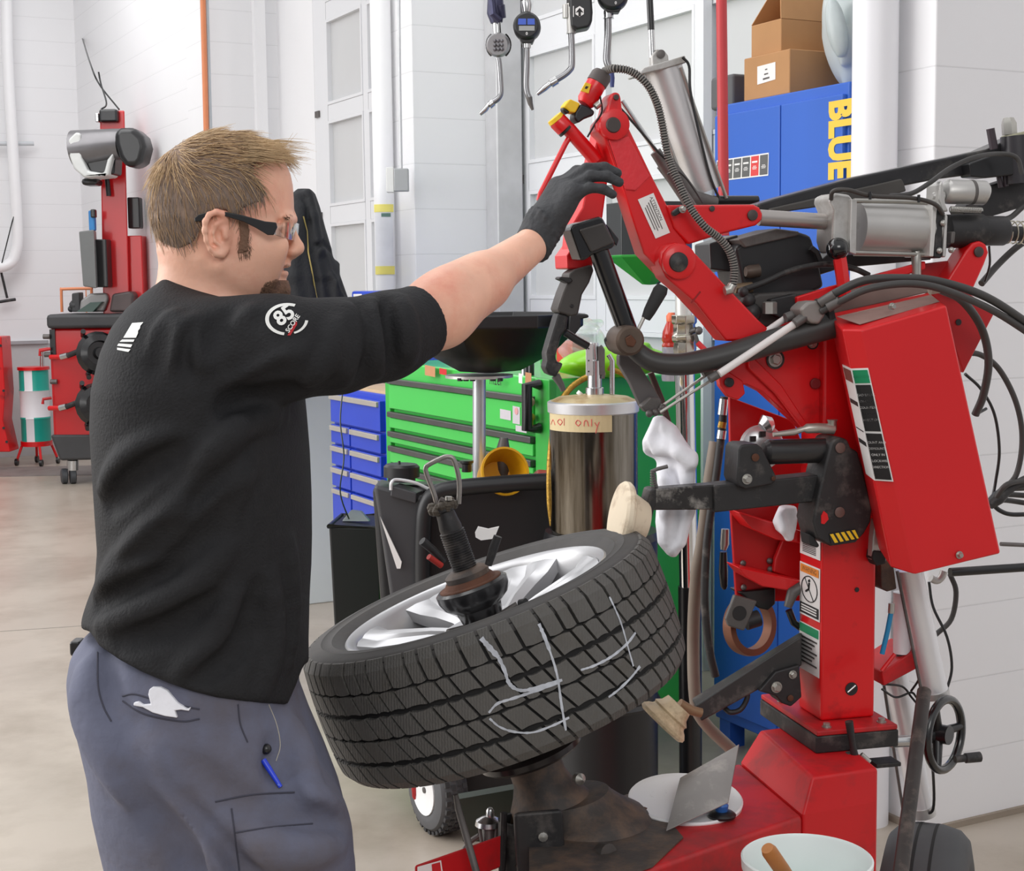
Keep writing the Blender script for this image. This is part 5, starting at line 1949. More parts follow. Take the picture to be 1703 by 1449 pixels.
def bar(name, pts, off, r, mat, parent=mc, seg=16, sm=0):
    m = MB()
    p = [PM(q[0], q[1], q[2] if len(q) > 2 else off) for q in pts]
    if sm:
        n0 = len(p)
        p = spline(p, sm)
        if isinstance(r, (list, tuple)):
            r = [np.interp(i / (len(p) - 1) * (n0 - 1), range(n0), r) for i in range(len(p))]
    m.tube(p, r, seg)
    return m.build(name, mat, parent)


def pin(name, x, y, off, r, th, mat, parent, seg=24, dome=False):
    m = MB()
    c_ = PM(x, y, off)
    pr_ = [(0.0001, 0), (r, 0), (r, th * 0.8), (r * 0.85, th), (0.0001, th * (1.5 if dome else 1.0))]
    m.lathe(pr_, c_, -MD, seg)
    return m.build(name, mat, parent)


def hexbolt(x, y, off, r, parent, mat=BOLT, nm='bolt'):
    m = MB()
    c_ = PM(x, y, off)
    m.lathe([(0.0001, 0), (r * 1.35, 0), (r * 1.35, 0.002), (0.0001, 0.002)], c_, -MD, 18)
    m.lathe([(0.0001, 0.002), (r, 0.002), (r, 0.007), (r * 0.8, 0.009), (0.0001, 0.009)], c_, -MD, 6)
    return m.build(nm, mat, parent, angle=25)


# ---- base
ZD, ZR = 0.66, 0.72
m = MB()
dk = [PZ(880, 1367, ZD), PZ(1231, 1268, ZD), PZ(1335, 1357, ZD), PZ(880, 1516, ZD)]
m.prism(dk, (0, 0, -(ZD - 0.02)))
m.build('base_deck', REDD, mc, bevel=0.008)
A_, B_, C_ = PZ(1264, 1214, ZR), PZ(1351, 1293, ZR), PZ(1461, 1278, ZR)
D_ = A_ + (C_ - B_)
m = MB()
E_, F_ = PZ(1231, 1268, ZD) + UP * 0.001, PZ(1335, 1357, ZD) + UP * 0.001
Bf, Cf = B_ + V((0, 0, 0)), C_
m.hexa([F_, V((C_.x, C_.y, ZD)), V((D_.x, D_.y, ZD)), E_, B_, C_, D_, A_])
m.hexa([V((F_.x, F_.y, 0.02)), V((C_.x, C_.y, 0.02)), V((D_.x, D_.y, 0.02)), V((E_.x, E_.y, 0.02)), F_, V((C_.x, C_.y, ZD)), V((D_.x, D_.y, ZD)), E_])
m.build('base_pedestal', M('base_red', (204, 24, 30), 0.42, var=0.05, scale=4, dirt=(150, 40, 42), dirt_amt=0.3, dscale=9), mc, bevel=0.006)
# dark steel deck plate to the left with the spindle gearbox
m = MB()
zq = ZD + 0.004
m.prism([PZ(880, 1367, zq), PZ(1062, 1316, zq), PZ(1100, 1350, zq), PZ(1136, 1392, zq), PZ(1085, 1440, zq), PZ(880, 1512, zq)], (0, 0, -0.003))
m.build('deck_plate', GRIME, mc)
for (x, y) in ((1000, 1331), (1034, 1350), (1068, 1350), (1005, 1346)):
    c_ = PZ(x, y, ZD + 0.004)
    MB().lathe([(0.0001, 0), (0.009, 0), (0.009, 0.006), (0.0001, 0.008)], c_, UP, 8).build('deck_bolt', RUST if x > 1040 else BOLT, mc)


# spindle
def dn(h):
    return TC + TA * h


MB().lathe([(0.001, 0), (0.05, 0), (0.06, 0.01), (0.06, 0.05), (0.05, 0.07), (0.001, 0.07)], dn(-0.16), TA, 40).build('spindle_collar', GRIME, mc)
MB().lathe([(0.001, -0.004), (0.082, -0.004), (0.09, 0.002), (0.091, 0.012), (0.084, 0.018), (0.05, 0.022), (0.001, 0.022)], dn(-0.192), TA, 48).build('spindle_flange', M('flange_dark', (34, 30, 31), 0.3, metal=0.5, var=0.2, coat=0.3, scale=10), mc)
MB().lathe([(0.001, 0), (0.085, 0.0), (0.078, 0.02), (0.055, 0.06), (0.047, 0.08), (0.046, 0.13), (0.001, 0.13)], dn(-0.315), TA, 40).build('spindle_neck', GRIME, mc)
gp = dn(-0.33)
m = MB()
m.lathe([(0.001, -0.03), (0.135, -0.03), (0.12, -0.005), (0.095, 0.015), (0.075, 0.035), (0.068, 0.045), (0.001, 0.047)], V((gp.x + 0.03, gp.y + 0.0, ZD)), V((-0.2, 0, 1)), 40)
m.build('spindle_housing', GRIME, mc)
gY = 2.37
m = MB()
m.hexa([P(853, 1352, gY), P(936, 1345, gY), P(936, 1345, gY + 0.12), P(853, 1352, gY + 0.12), P(866, 1560, gY), P(945, 1550, gY), P(945, 1550, gY + 0.12), P(866, 1560, gY + 0.12)])
gb = m.build('gearbox', BLKD, mc, bevel=0.008)
MB().lathe([(0.0001, 0), (0.008, 0), (0.008, 0.005), (0.0001, 0.007)], P(903, 1391, gY), V((0.05, -1, 0)), 10).build('gearbox_bolt', BOLT, gb)
m = MB()
m.lathe([(0.026, -0.06), (0.034, -0.06), (0.034, 0.05), (0.026, 0.05)], P(862, 1410, gY + 0.09), UP, 28, True)
m.tube([P(838, 1352, gY + 0.05), P(835, 1449, gY + 0.05), P(833, 1540, gY + 0.05)], 0.006, 8)
m.build('gearbox_ring', BLKD, mc)
MB().lathe([(0.0001, 0), (0.016, 0), (0.016, 0.022), (0.0001, 0.026)], P(1000, 1418, 2.36) + V((0.0, 0, 0)), V((0.5, -0.8, 0.2)), 16).build('plug', GRIME, mc)
MB().lathe([(0.0001, 0), (0.009, 0), (0.01, 0.012), (0.0001, 0.02)], dn(-0.24) + V((0.06, -0.05, 0.02)), V((0.5, -0.9, 0.1)), 14).build('grease_cap', BOLT, mc)
# left red foot with a small white and red label, pedal rods
m = MB()
m.hexa([P(690, 1440, 2.32), P(838, 1388, 2.42), P(838, 1388, 2.46), P(690, 1440, 2.36), P(690, 1500, 2.32), P(838, 1440, 2.42), P(838, 1440, 2.46), P(690, 1500, 2.36)])
ft = m.build('base_wing', REDD, mc, bevel=0.003)
q = [P(694, 1442, 2.315), P(733, 1431, 2.34), P(736, 1452, 2.34), P(694, 1462, 2.315)]
lbq = quad(q, PAPER, ft, 'wing_label')
quad([bil(q, 0.6, 0.1) - V((0, .001, 0)), bil(q, 0.95, 0.1) - V((0, .001, 0)), bil(q, 0.95, 0.8) - V((0, .001, 0)), bil(q, 0.6, 0.8) - V((0, .001, 0))], REDINK, lbq, 'label_block')
MB().tube([P(758, 1322, 2.36), P(762, 1345, 2.36), P(775, 1390, 2.35), P(795, 1460, 2.33)], [0.004, 0.0055, 0.006, 0.006], 12).build('pedal_rod', GREYST, mc)
m = MB()
m.tube([P(815, 1362, 2.5), P(815, 1348, 2.5), P(815, 1344, 2.5)], [0.007, 0.007, 0.004], 12)
m.lathe([(0.001, 0), (0.024, 0), (0.022, 0.008), (0.012, 0.014), (0.001, 0.016)], P(813, 1372, 2.5), UP, 20)
fl = m.build('swivel_bolt', STEEL, mc)
m = MB()
m.tube([P(797, 1374, 2.49), P(801, 1400, 2.48), P(796, 1425, 2.47)], 0.003, 8)
m.tube([P(826, 1374, 2.49), P(824, 1400, 2.48), P(826, 1420, 2.47)], 0.003, 8)
m.tube([P(813, 1376, 2.5), P(814, 1420, 2.48)], 0.012, 12)
m.tube(spline([P(797, 1390, 2.5), P(780, 1402, 2.5), P(772, 1415, 2.5), P(766, 1440, 2.49)], 5), 0.005, 8)
m.build('swivel_bracket', GREYST, fl)
m = MB()
m.prism([P(760, 1330, 2.62), P(900, 1305, 2.62), P(900, 1400, 2.62), P(770, 1400, 2.62)], (0, 0.03, 0))
m.build('rear_panel', M('panel_green_grey', (66, 78, 68), 0.5), mc)

# ---- column and its foot plate
zp1, zp0 = ZR + 0.042, ZR
pf = [PZ(1343, 1243, zp1), PZ(1489, 1227, zp1)]
eF = (pf[1] - pf[0])
bk = MD * 0.27
m = MB()
fl_ = PM(1365, 1212, 0)
f0 = V((fl_.x, fl_.y, 0)) - ME * 0.035 - MD * 0.055
f1 = f0 + ME * 0.165
for (z0, z1, mat_, nm, g_) in ((zp0, zp1 - 0.010, BLKD, 'foot_plate', 0.0), (zp1 - 0.010, zp1, REDD, 'column_flange', -0.002)):
    m = MB()
    m.prism([f0 - ME * g_ + UP * z0, f1 + ME * g_ + UP * z0, f1 + ME * g_ + MD * 0.26 + UP * z0, f0 - ME * g_ + MD * 0.26 + UP * z0], UP * (z1 - z0))
    fp = m.build(nm, mat_, mc, bevel=0.003)
for (a, b) in ((0.03, 0.02), (0.14, 0.02), (0.02, 0.2)):
    c_ = f0 + ME * a + MD * b + UP * zp1
    MB().lathe([(0.0001, 0), (0.009, 0), (0.009, 0.002), (0.0065, 0.002), (0.0065, 0.008), (0.0001, 0.009)], c_, UP, 12).build('flange_bolt', BOLT, mc)
cf0 = V((fl_.x, fl_.y, 0))
cw, cd = 0.109, 0.10
ztop = PM(1365, 560, 0).z
m = MB()
m.prism([cf0 + UP * zp1, cf0 + ME * cw + UP * zp1, cf0 + ME * cw + MD * cd + UP * zp1, cf0 + MD * cd + UP * zp1], UP * (ztop - zp1))
colm = m.build('column', RED, mc, bevel=0.006, bseg=3)
for (x, y, r_) in ((1425, 981, 0.0045), (1416, 1146, 0.0125)):
    hp_ = PM(x, y, -0.0008)
    MB().lathe([(0.0001, 0), (r_, 0), (r_, 0.0008), (0.0001, 0.0008)], hp_, -MD, 20).build('column_hole', INK, colm)
hp_ = PM(1416, 1146, -0.002)
MB().tube([hp_ - ME * 0.008 - UP * 0.006, hp_ + ME * 0.008 + UP * 0.006], 0.0022, 8).build('hole_rod', STEEL, colm)


# stickers on the column's left face
def colpt(v, z):
    """v 0..1 from the back edge to the front edge of the left face"""
    return cf0 + MD * (cd * (1 - v)) + UP * z - ME * 0.0006


zc_ = lambda y: PM(1365, y, 0).z


def colstick(y0, y1, mat, par=colm, v0=0.06, v1=0.94, nm='sticker', lift=0.0):
    p = [colpt(v0, zc_(y0)), colpt(v1, zc_(y0)), colpt(v1, zc_(y1)), colpt(v0, zc_(y1))]
    p = [x - ME * lift for x in p]
    return quad(p, mat, par, nm, 0.0005), p


for (y0, y1) in ((800, 934),):
    s_, p_ = colstick(y0, y1, PAPER)
    for i in range(5):
        vv = 0.86 + i * 0.022
        quad([bil(p_, 0.15, vv) - ME * 0.0012, bil(p_, 0.8, vv) - ME * 0.0012, bil(p_, 0.8, vv + 0.012) - ME * 0.0012, bil(p_, 0.15, vv + 0.012) - ME * 0.0012], GREYST, s_, 'sticker_line', 0.0003)
s_, p_ = colstick(948, 1037, PAPER)


def onq(p, u0, v0, u1, v1, mat, par, nm='sticker_field', l=0.0012):
    return quad([bil(p, u0, v0) - ME * l, bil(p, u1, v0) - ME * l, bil(p, u1, v1) - ME * l, bil(p, u0, v1) - ME * l], mat, par, nm, 0.0004)


onq(p_, 0.05, 0.03, 0.95, 0.18, ORANGEINK, s_)
text('WARNING', bil(p_, 0.5, 0.105) - ME * 0.0018, -MD, UP, 0.013, INK, s_, lift=0.0002)
onq(p_, 0.04, 0.76, 0.96, 0.96, INK, s_)
for i in range(3):
    onq(p_, 0.12, 0.79 + i * 0.05, 0.88, 0.815 + i * 0.05, PAPER, s_, 'sticker_line', 0.0019)
m = MB()
cc_ = bil(p_, 0.5, 0.46) - ME * 0.0016
m.tube([cc_ + MD * math.cos(a) * 0.034 + UP * math.sin(a) * 0.024 for a in np.linspace(0, 2 * PI, 33)[:-1]], 0.0010, 6, closed=True)
m.tube([cc_ + MD * 0.02 + UP * 0.018, cc_ - MD * 0.018 - UP * 0.02], 0.0009, 6)
m.tube([cc_ + UP * 0.012, cc_ + MD * 0.002, cc_ + MD * 0.014 - UP * 0.006], 0.0022, 6)
m.ball(cc_ + UP * 0.016, 0.003, 8)
m.build('pictogram', INK, s_)
s_, p_ = colstick(1050, 1130, PAPER)
onq(p_, 0.04, 0.02, 0.96, 0.20, GREENINK, s_)
for i in range(7):
    onq(p_, 0.1, 0.28 + i * 0.085, 0.9 - (i % 3) * 0.12, 0.315 + i * 0.085, GREYST, s_, 'sticker_line')

# foot clamp: lever, knob, shaft, handwheel
hb_ = PM(1412, 1266, -0.06)
MB().lathe([(0.0001, 0), (0.019, 0), (0.019, 0.012), (0.0001, 0.014)], hb_, -MD, 24).build('lock_boss', GREYST, mc)
MB().tube([PM(1424, 1270, -0.075), PM(1418, 1240, -0.075), PM(1412, 1200, -0.075)], [0.008, 0.006, 0.0075], 14).build('lock_lever', BLKD, mc)
MB().tube([PM(1420, 1258, -0.08), PM(1429, 1272, -0.08)], 0.005, 10).build('lock_tab', REDINK, mc)
MB().tube([PM(1432, 1255, -0.07), PM(1446, 1268, -0.075)], 0.005, 10).build('lock_pin', BOLT, mc)
MB().box(PM(1470, 1268, -0.045), (0.05, 0.04, 0.008), ME, MD, UP).build('foot_lip', BLKD, mc, bevel=0.002)
sh0, sh1 = PM(1482, 1234, -0.02), PM(1522, 1232, -0.02)
MB().tube([sh0, sh1], 0.011, 16).build('wheel_shaft', STEEL, mc)
wc_ = PM(1571, 1222, -0.02)
wax = V((0.965, 0.20, 0.10)).normalized()
ex_ = V((0, 0, 1)) - wax * wax.z
ex_.normalize()
ey_ = wax.cross(ex_)
hw_ = MB()
RWH = 0.066
wax = V((0.72, -0.69, 0.03)).normalized()
ex_ = (UP - wax * wax.z).normalized()
ey_ = wax.cross(ex_)
hw_.tube([wc_ + (ex_ * math.cos(a) + ey_ * math.sin(a)) * RWH for a in np.linspace(0, 2 * PI, 41)[:-1]], 0.0085, 12, closed=True)
hwo = hw_.build('handwheel_rim', M('handwheel_black', (18, 18, 19), 0.25, var=0.05, coat=0.5), mc)
m = MB()
m.tube([sh1 - wax * 0.0, wc_ - wax * 0.022, wc_ - wax * 0.01], [0.012, 0.018, 0.018], 16)
m.tube([wc_ - wax * 0.025, wc_ + wax * 0.01], 0.018, 16)
m.build('handwheel_hub', BLK, hwo)
for a in (0.55, 2.65, 4.75):
    dd = ex_ * math.cos(a) + ey_ * math.sin(a)
    MB().tube([wc_ - wax * 0.012 + dd * 0.01, wc_ + dd * (RWH - 0.004)], [0.010, 0.0075], 10).build('handwheel_spoke', BLK, hwo)
hk_ = wc_ + ex_ * (-RWH * 0.78) - ey_ * (-RWH * 0.62)
hk2 = PM(1588, 1263, -0.045)
MB().tube([hk2, hk2 + ME * 0.020, hk2 + ME * 0.022, hk2 + ME * 0.052], [0.007, 0.007, 0.0095, 0.0098], 14).build('handwheel_grip', BLKD, hwo)

# ---- motor cover
cv = MB()
fr = [PM(1433, 549, -0.17), PM(1574, 508, -0.17), PM(1664, 921, -0.17), PM(1521, 957, -0.17)]
mdl = [PM(1400, 548, -0.145), PM(1481, 944, -0.145)]
lf = [PM(1383, 530, -0.06), PM(1462, 914, -0.06)]
bkL = [PM(1378, 522, -0.02), PM(1460, 905, -0.02)]
bkR = [PM(1546, 486, -0.02), PM(1640, 900, -0.02)]
vs = fr + mdl + lf + bkL + bkR
# 0 fTL 1 fTR 2 fBR 3 fBL 4 mT 5 mB 6 lT 7 lB 8 bLT 9 bLB 10 bRT 11 bRB
cv._add(vs, [(0, 3, 2, 1), (4, 5, 3, 0), (6, 7, 5, 4), (8, 9, 7, 6), (1, 2, 11, 10), (8, 10, 11, 9), (0, 1, 10, 8, 6, 4), (3, 5, 7, 9, 11, 2)])
cov = cv.build('motor_cover', M('cover_red', (212, 16, 24), 0.42, var=0.03, scale=4, coat=0.2), mc, bevel=0.004)
m = MB()
tp4 = [PM(1392, 528, -0.10), PM(1548, 492, -0.05), PM(1562, 503, -0.13), PM(1430, 541, -0.15)]
m.prism([p + UP * 0.001 for p in tp4], UP * 0.0008)
m.build('cover_dust', M('grey_dust', (150, 120, 112), 0.9, var=0.1, scale=30), cov)
for (x, y) in ((1483, 510), (1595, 923)):
    hexbolt(x, y, -0.172 if y > 600 else -0.15, 0.005, cov)
# sticker on the cover
sf = [PM(1416.5, 613, -0.1635), PM(1453, 612, -0.1735), PM(1495, 801, -0.1735), PM(1456, 798, -0.1635)]
sf = []
for (x, y) in ((1416, 613), (1444, 612), (1486, 801), (1455, 799)):
    # bevel plane through mdl and the front's left edge
    n_ = (fr[0] - mdl[0]).cross(mdl[1] - mdl[0]).normalized()
    d_ = ray(x, y)
    sf.append(CAMP + d_ * ((mdl[0] - CAMP).dot(n_) / d_.dot(n_)))
nrm = n_ if n_.dot(CAMP - sf[0]) > 0 else -n_
so = quad(sf, PAPER, cov, 'cover_sticker', 0.0006)


def onq2(p, u0, v0, u1, v1, mat, par, nm='sticker_field', l=0.0012, th=0.0004):
    return quad([bil(p, u0, v0) + nrm * l, bil(p, u1, v0) + nrm * l, bil(p, u1, v1) + nrm * l, bil(p, u0, v1) + nrm * l], mat, par, nm, th)


onq2(sf, 0.06, 0.015, 0.94, 0.13, GREENINK, so)
onq2(sf, 0.06, 0.145, 0.94, 0.555, INK, so)
onq2(sf, 0.06, 0.575, 0.94, 0.985, INK, so)
eu = (sf[1] - sf[0]).normalized()
ev = (sf[0] - sf[3]).normalized()
evp = nrm.cross(eu) if nrm.cross(eu).dot(ev) > 0 else -nrm.cross(eu)
text('CAUTION', bil(sf, 0.5, 0.075) + nrm * 0.002, eu, ev, 0.0062, INK, so, lift=0)
for i, t_ in enumerate(('BEAD BREAK', 'ONLY IN', 'COUNTER-', 'CLOCKWISE', 'DIRECTION')):
    text(t_, bil(sf, 0.5, 0.235 + i * 0.055) + nrm * 0.002, eu, ev, 0.0060, PAPER, so, lift=0)
for i, t_ in enumerate(('MOUNT AND', 'DEMOUNT', 'ONLY IN', 'CLOCKWISE', 'DIRECTION')):
    text(t_, bil(sf, 0.5, 0.655 + i * 0.055) + nrm * 0.002, eu, ev, 0.0060, PAPER, so, lift=0)
sg = []
for (x, y) in ((1401.5, 606), (1416, 613), (1455, 799), (1441, 788)):
    n2_ = (mdl[0] - lf[0]).cross(lf[1] - lf[0]).normalized()
    d_ = ray(x, y)
    sg.append(CAMP + d_ * ((lf[0] - CAMP).dot(n2_) / d_.dot(n2_)))
s2 = quad(sg, PAPER, cov, 'cover_sticker_edge', 0.0006)
nk = n2_ if n2_.dot(CAMP - sg[0]) > 0 else -n2_
for (v0, v1, mt) in ((0.02, 0.13, M('print_brown', (120, 70, 60), 0.6)), (0.3, 0.34, INK), (0.56, 0.57, INK), (0.66, 0.7, INK)):
    quad([bil(sg, 0.1, v0) + nk * 0.001, bil(sg, 0.95, v0) + nk * 0.001, bil(sg, 0.95, v1) + nk * 0.001, bil(sg, 0.1, v1) + nk * 0.001], mt, s2, 'sticker_field', 0.0004)

# ---- centre frame: swing plate behind the cover
plate('swing_plate', [(1190, 620), (1212, 596), (1243, 566), (1262, 548), (1390, 515), (1400, 560), (1430, 740), (1338, 716), (1268, 652), (1243, 640), (1215, 640), (1195, 634)], 0.02, 0.03, RED)
plate('swing_plate_edge', [(1246, 602), (1251, 592), (1300, 640), (1345, 708), (1338, 716), (1290, 655), (1246, 614)], 0.008, 0.012, RED)
plate('weld_seam', [(1375, 560), (1379, 560), (1372, 690), (1368, 690)], 0.012, 0.01, RED)
sp_ = mc
for (x, y, r_, mt) in ((1289, 598, 0.010, BOLT), (1351, 571, 0.0065, BOLT)):
    MB().lathe([(0.0001, 0), (r_ * 1.75, 0), (r_ * 1.75, 0.0025), (0.0001, 0.003)], PM(x, y, 0.019), -MD, 24).build('bolt_washer', BLKD, mc)
    hexbolt(x, y, 0.016, r_, mc)
for (x, y, r_) in ((1211, 636, 0.008), (1355, 638, 0.010)):
    pin('pivot_pin', x, y, 0.018, r_, 0.006, M('pin_dark_red', (120, 22, 26), 0.5), mc)
pin('pivot_pin', 1212, 636, 0.012, 0.0085, 0.006, BLKD, mc)
plate('link_lug', [(1196, 628), (1212, 618), (1236, 634), (1240, 655), (1228, 666), (1212, 660), (1198, 642)], 0.014, 0.02, RED)

# ---- rear frame panel
plate('rear_frame', [(1213, 660), (1320, 700), (1336, 740), (1336, 1000), (1225, 1002), (1216, 860)], 0.16, 0.01, M('frame_red', (186, 10, 16), 0.45, var=0.05, scale=5))
plate('rear_frame_lip', [(1228, 852), (1338, 885), (1338, 905), (1290, 898), (1250, 880), (1232, 858)], 0.10, 0.06, RED)
plate('rear_frame_lip', [(1226, 943), (1338, 968), (1320, 984), (1268, 976), (1240, 960)], 0.10, 0.06, RED)
plate('rear_frame_gusset', [(1287, 952), (1290, 930), (1303, 898), (1336, 900), (1336, 968)], 0.14, 0.015, M('frame_red', (186, 10, 16), 0.45))
for (x, y) in ((1236, 937), (1237, 977), (1280, 933), (1281, 947)):
    MB().ball(PM(x, y, 0.155), 0.006, 12).build('frame_rivet', GREYST, mc)
# gauge drum glimpsed behind the black cylinder
gd = MB().lathe([(0.0001, 0), (0.04, 0), (0.042, 0.02), (0.03, 0.03), (0.012, 0.032), (0.0001, 0.032)], PM(1262, 742, 0.12), -MD, 30).build('regulator', M('regulator_silver', (190, 190, 192), 0.3, metal=0.7), mc)
MB().tube([PM(1268, 712, 0.1), PM(1275, 706, 0.1), PM(1284, 704, 0.1)], [0.012, 0.02, 0.012], 14).build('regulator_cap', STEEL, gd)
for (x, y) in ((1252, 730), (1268, 722)):
    MB().box(PM(x, y, 0.085), (0.012, 0.004, 0.010), ME, MD, UP).build('regulator_window', INK, gd)

# ---- upper bead roller arm
ubr = [(1382, 737), (1388, 729), (1397, 727), (1410, 731), (1416, 745), (1428, 752), (1438, 790), (1451, 845), (1449, 868), (1438, 888), (1424, 903), (1383, 909), (1360, 897), (1352, 868), (1360, 826), (1372, 775)]
br_ = plate('roller_bracket', ubr, -0.065, 0.075, BLKD, bevel=0.005)
for (x, y) in ((1397, 745), (1396, 852)):
    pin('bracket_pin', x, y, -0.066, 0.0095, 0.003, M('pin_brown', (112, 88, 82), 0.5, metal=0.3), br_)
sd_p = [(1379, 888), (1424, 880), (1428, 896), (1382, 905)]
sdq = [PM(x, y, -0.0665) for x, y in sd_p]
so_ = quad(sdq, INK, br_, 'hazard_sticker', 0.0006)
for k in range(5):
    u = 0.02 + k * 0.2
    q4 = [bil(sdq, u - 0.01, 0.05), bil(sdq, u + 0.11, 0.05), bil(sdq, min(1, u + 0.23), 0.95), bil(sdq, min(1, u + 0.11), 0.95)]
    quad([p - MD * 0.0009 for p in q4], YELLOWINK, so_, 'hazard_stripe', 0.0004)
plate('bracket_slot', [(1366, 858), (1370, 850), (1376, 855), (1378, 864), (1371, 872), (1366, 871)], -0.0665, 0.002, RED, br_, bevel=0)
plate('rubber_stop', [(1345, 888), (1354, 893), (1364, 908), (1360, 912), (1348, 908)], -0.05, 0.04, RUBBER, br_)
bar('roller_cylinder', [(1270, 752), (1276, 752), (1378, 749)], -0.03, [0.017, 0.0225, 0.0225], M('cyl_black', (40, 39, 40), 0.32, var=0.1, coat=0.2), mc, 28)
plate('cylinder_clevis', [(1228, 748), (1232, 741), (1240, 739), (1260, 739), (1268, 745), (1286, 781), (1292, 793), (1290, 802), (1283, 806), (1240, 814), (1230, 810), (1225, 797)], -0.062, 0.065, BLKD, bevel=0.004)
pin('clevis_pin', 1256, 761, -0.063, 0.007, 0.002, RUST, mc)
hexbolt(1242, 797, -0.063, 0.007, mc)
pin('clevis_pin', 1286, 796, -0.063, 0.004, 0.002, RUST, mc)
fit = bar('air_fitting', [(1286, 723), (1320, 719), (1336, 714), (1342, 713), (1360, 712), (1386, 714)], -0.03, [0.004, 0.006, 0.005, 0.009, 0.009, 0.010], M('fitting_silver', (186, 180, 172), 0.35, metal=0.6), mc, 14)
bar('fitting_elbow', [(1384, 716), (1384, 702), (1384, 698)], -0.03, [0.008, 0.008, 0.010], BOLT, fit, 10)
# arm beam (two nested tubes) and roller
m = MB()


def beam(x0, yt0, yb0, x1, yt1, yb1, off, th, nm, mat, par=mc):
    m_ = MB()
    m_.prism([PM(x0, yt0, off), PM(x1, yt1, off), PM(x1, yb1, off), PM(x0, yb0, off)], MD * th)
    return m_.build(nm, mat, par, bevel=0.003)


beam(1188, 808, 853, 1364, 790, 834, -0.045, 0.05, 'roller_arm', BLKD)
beam(1086, 814, 849, 1190, 806, 848, -0.037, 0.036, 'roller_arm_slide', GREYST if False else M('slide_worn', (56, 54, 54), 0.4, metal=0.4, var=0.3, scale=20, dirt=(170, 166, 160), dirt_amt=0.3, dscale=30))
plate('roller_strut', [(1075, 842), (1082, 815), (1092, 812), (1092, 838), (1088, 850), (1080, 884), (1072, 884)], -0.04, 0.04, BLKD)
m = MB()
m.tube([PM(1092, 812, -0.02), PM(1086, 790, -0.02), PM(1084, 784, -0.02), PM(1094, 780, -0.02), PM(1110, 776, -0.02)], 0.0035, 8)
for k in range(7):
    m.lathe([(0.0055, -0.001), (0.0055, 0.001), (0.003, 0.001)], PM(1086, 786 + k * 4, -0.02), UP, 10)
m.build('spring_link', GREYST, mc)
rl_ax = (PM(1085, 858, -0.02) - PM(1030, 850, -0.05)).normalized()
rc = PM(1033, 861, -0.04)
CRM = M('cream_nylon', (232, 216, 190), 0.45, var=0.05, scale=14, dirt=(170, 140, 110), dirt_amt=0.25, dscale=20, sss=0.0)
rolm = MB()
rdir = V((0.965, 0.16, -0.205)).normalized()
rolm.lathe([(0.0001, -0.009), (0.050, -0.009), (0.060, -0.008), (0.0638, -0.003), (0.0638, 0.004), (0.060, 0.009), (0.052, 0.011), (0.047, 0.015), (0.034, 0.042), (0.030, 0.046), (0.0001, 0.046)], rc, rdir, 48)
rolm.build('bead_roller', CRM, mc, angle=30)

# ---- lower bead roller arm
la = MB()
la.hexa([PM(1157, 1174, 0.04), PM(1333, 1058, 0.04), PM(1333, 1050, 0.10), PM(1150, 1162, 0.10), PM(1166, 1200, 0.04), PM(1333, 1107, 0.04), PM(1333, 1107, 0.10), PM(1166, 1200, 0.10)])
la.build('lower_arm', M('arm_dusty', (50, 49, 49), 0.5, var=0.2, dirt=(128, 122, 116), dirt_amt=0.35, dscale=14), mc, bevel=0.003)
lb_ = plate('lower_bracket', [(1262, 1150), (1290, 1118), (1330, 1106), (1334, 1160), (1316, 1176), (1300, 1170), (1290, 1158)], 0.03, 0.05, BLKD)
hexbolt(1291, 1143, 0.029, 0.008, lb_)
hexbolt(1318, 1122, 0.029, 0.006, lb_)
pin('bracket_pin', 1314, 1161, 0.029, 0.006, 0.003, RUST, lb_)
bar('bracket_hook', [(1205, 1178, 0.06), (1215, 1185, 0.05), (1232, 1180, 0.05), (1243, 1160, 0.05), (1240, 1148, 0.05)], 0.05, 0.005, BLKD, mc, 10, 5)
rolm = MB()
rc2 = PM(1101, 1203, 0.0)
rd2 = V((0.70, 0.10, 0.72)).normalized()
rolm.lathe([(0.0001, -0.004), (0.044, -0.004), (0.050, 0.0), (0.050, 0.005), (0.044, 0.012), (0.038, 0.016), (0.036, 0.020), (0.038, 0.024), (0.03, 0.032), (0.026, 0.045), (0.0001, 0.045)], rc2, rd2, 40)
rolm.build('lower_bead_roller', M('cream_worn', (222, 200, 164), 0.45, var=0.12, scale=30, dirt=(120, 84, 48), dirt_amt=0.4, dscale=16), mc, angle=30)
bar('roller_axle', [(1130, 1170), (1150, 1182), (1166, 1186)], 0.03, 0.009, M('axle_tan', (150, 120, 92), 0.5, metal=0.4), mc, 12)

# ---- tool head linkage
CE = M('pivot_cap', (74, 66, 64), 0.5, metal=0.3, var=0.1)
a1 = plate('upper_link', [(1014, 164), (1017, 156), (1024, 152.5), (1031, 155), (1033, 163), (1036, 186), (1043, 198), (1046, 212), (1085, 293), (1143, 405), (1128, 468), (1103, 455), (1071, 422), (1038, 320), (1005, 229), (994, 218), (996, 204), (1008, 190)], -0.005, 0.055, RED, bevel=0.005)
plate('link_panel', [(1012, 232), (1046, 226), (1082, 294), (1058, 318), (1040, 316)], -0.008, 0.006, M('panel_red', (222, 50, 58), 0.35, var=0.06, scale=30, bump=0.1), a1)
MB().lathe([(0.0001, 0), (0.026, 0), (0.026, 0.012), (0.019, 0.014), (0.0001, 0.014)], PM(1019.5, 208, -0.004), -MD, 36).build('pivot_boss', RED, a1)
MB().lathe([(0.0001, 0), (0.0135, 0), (0.012, 0.004), (0.0001, 0.004)], PM(1020, 208, -0.018), -MD, 30).build('pivot_cap', CE, a1)
pin('lug_pin', 1024.5, 162, -0.006, 0.0048, 0.003, CE, a1)
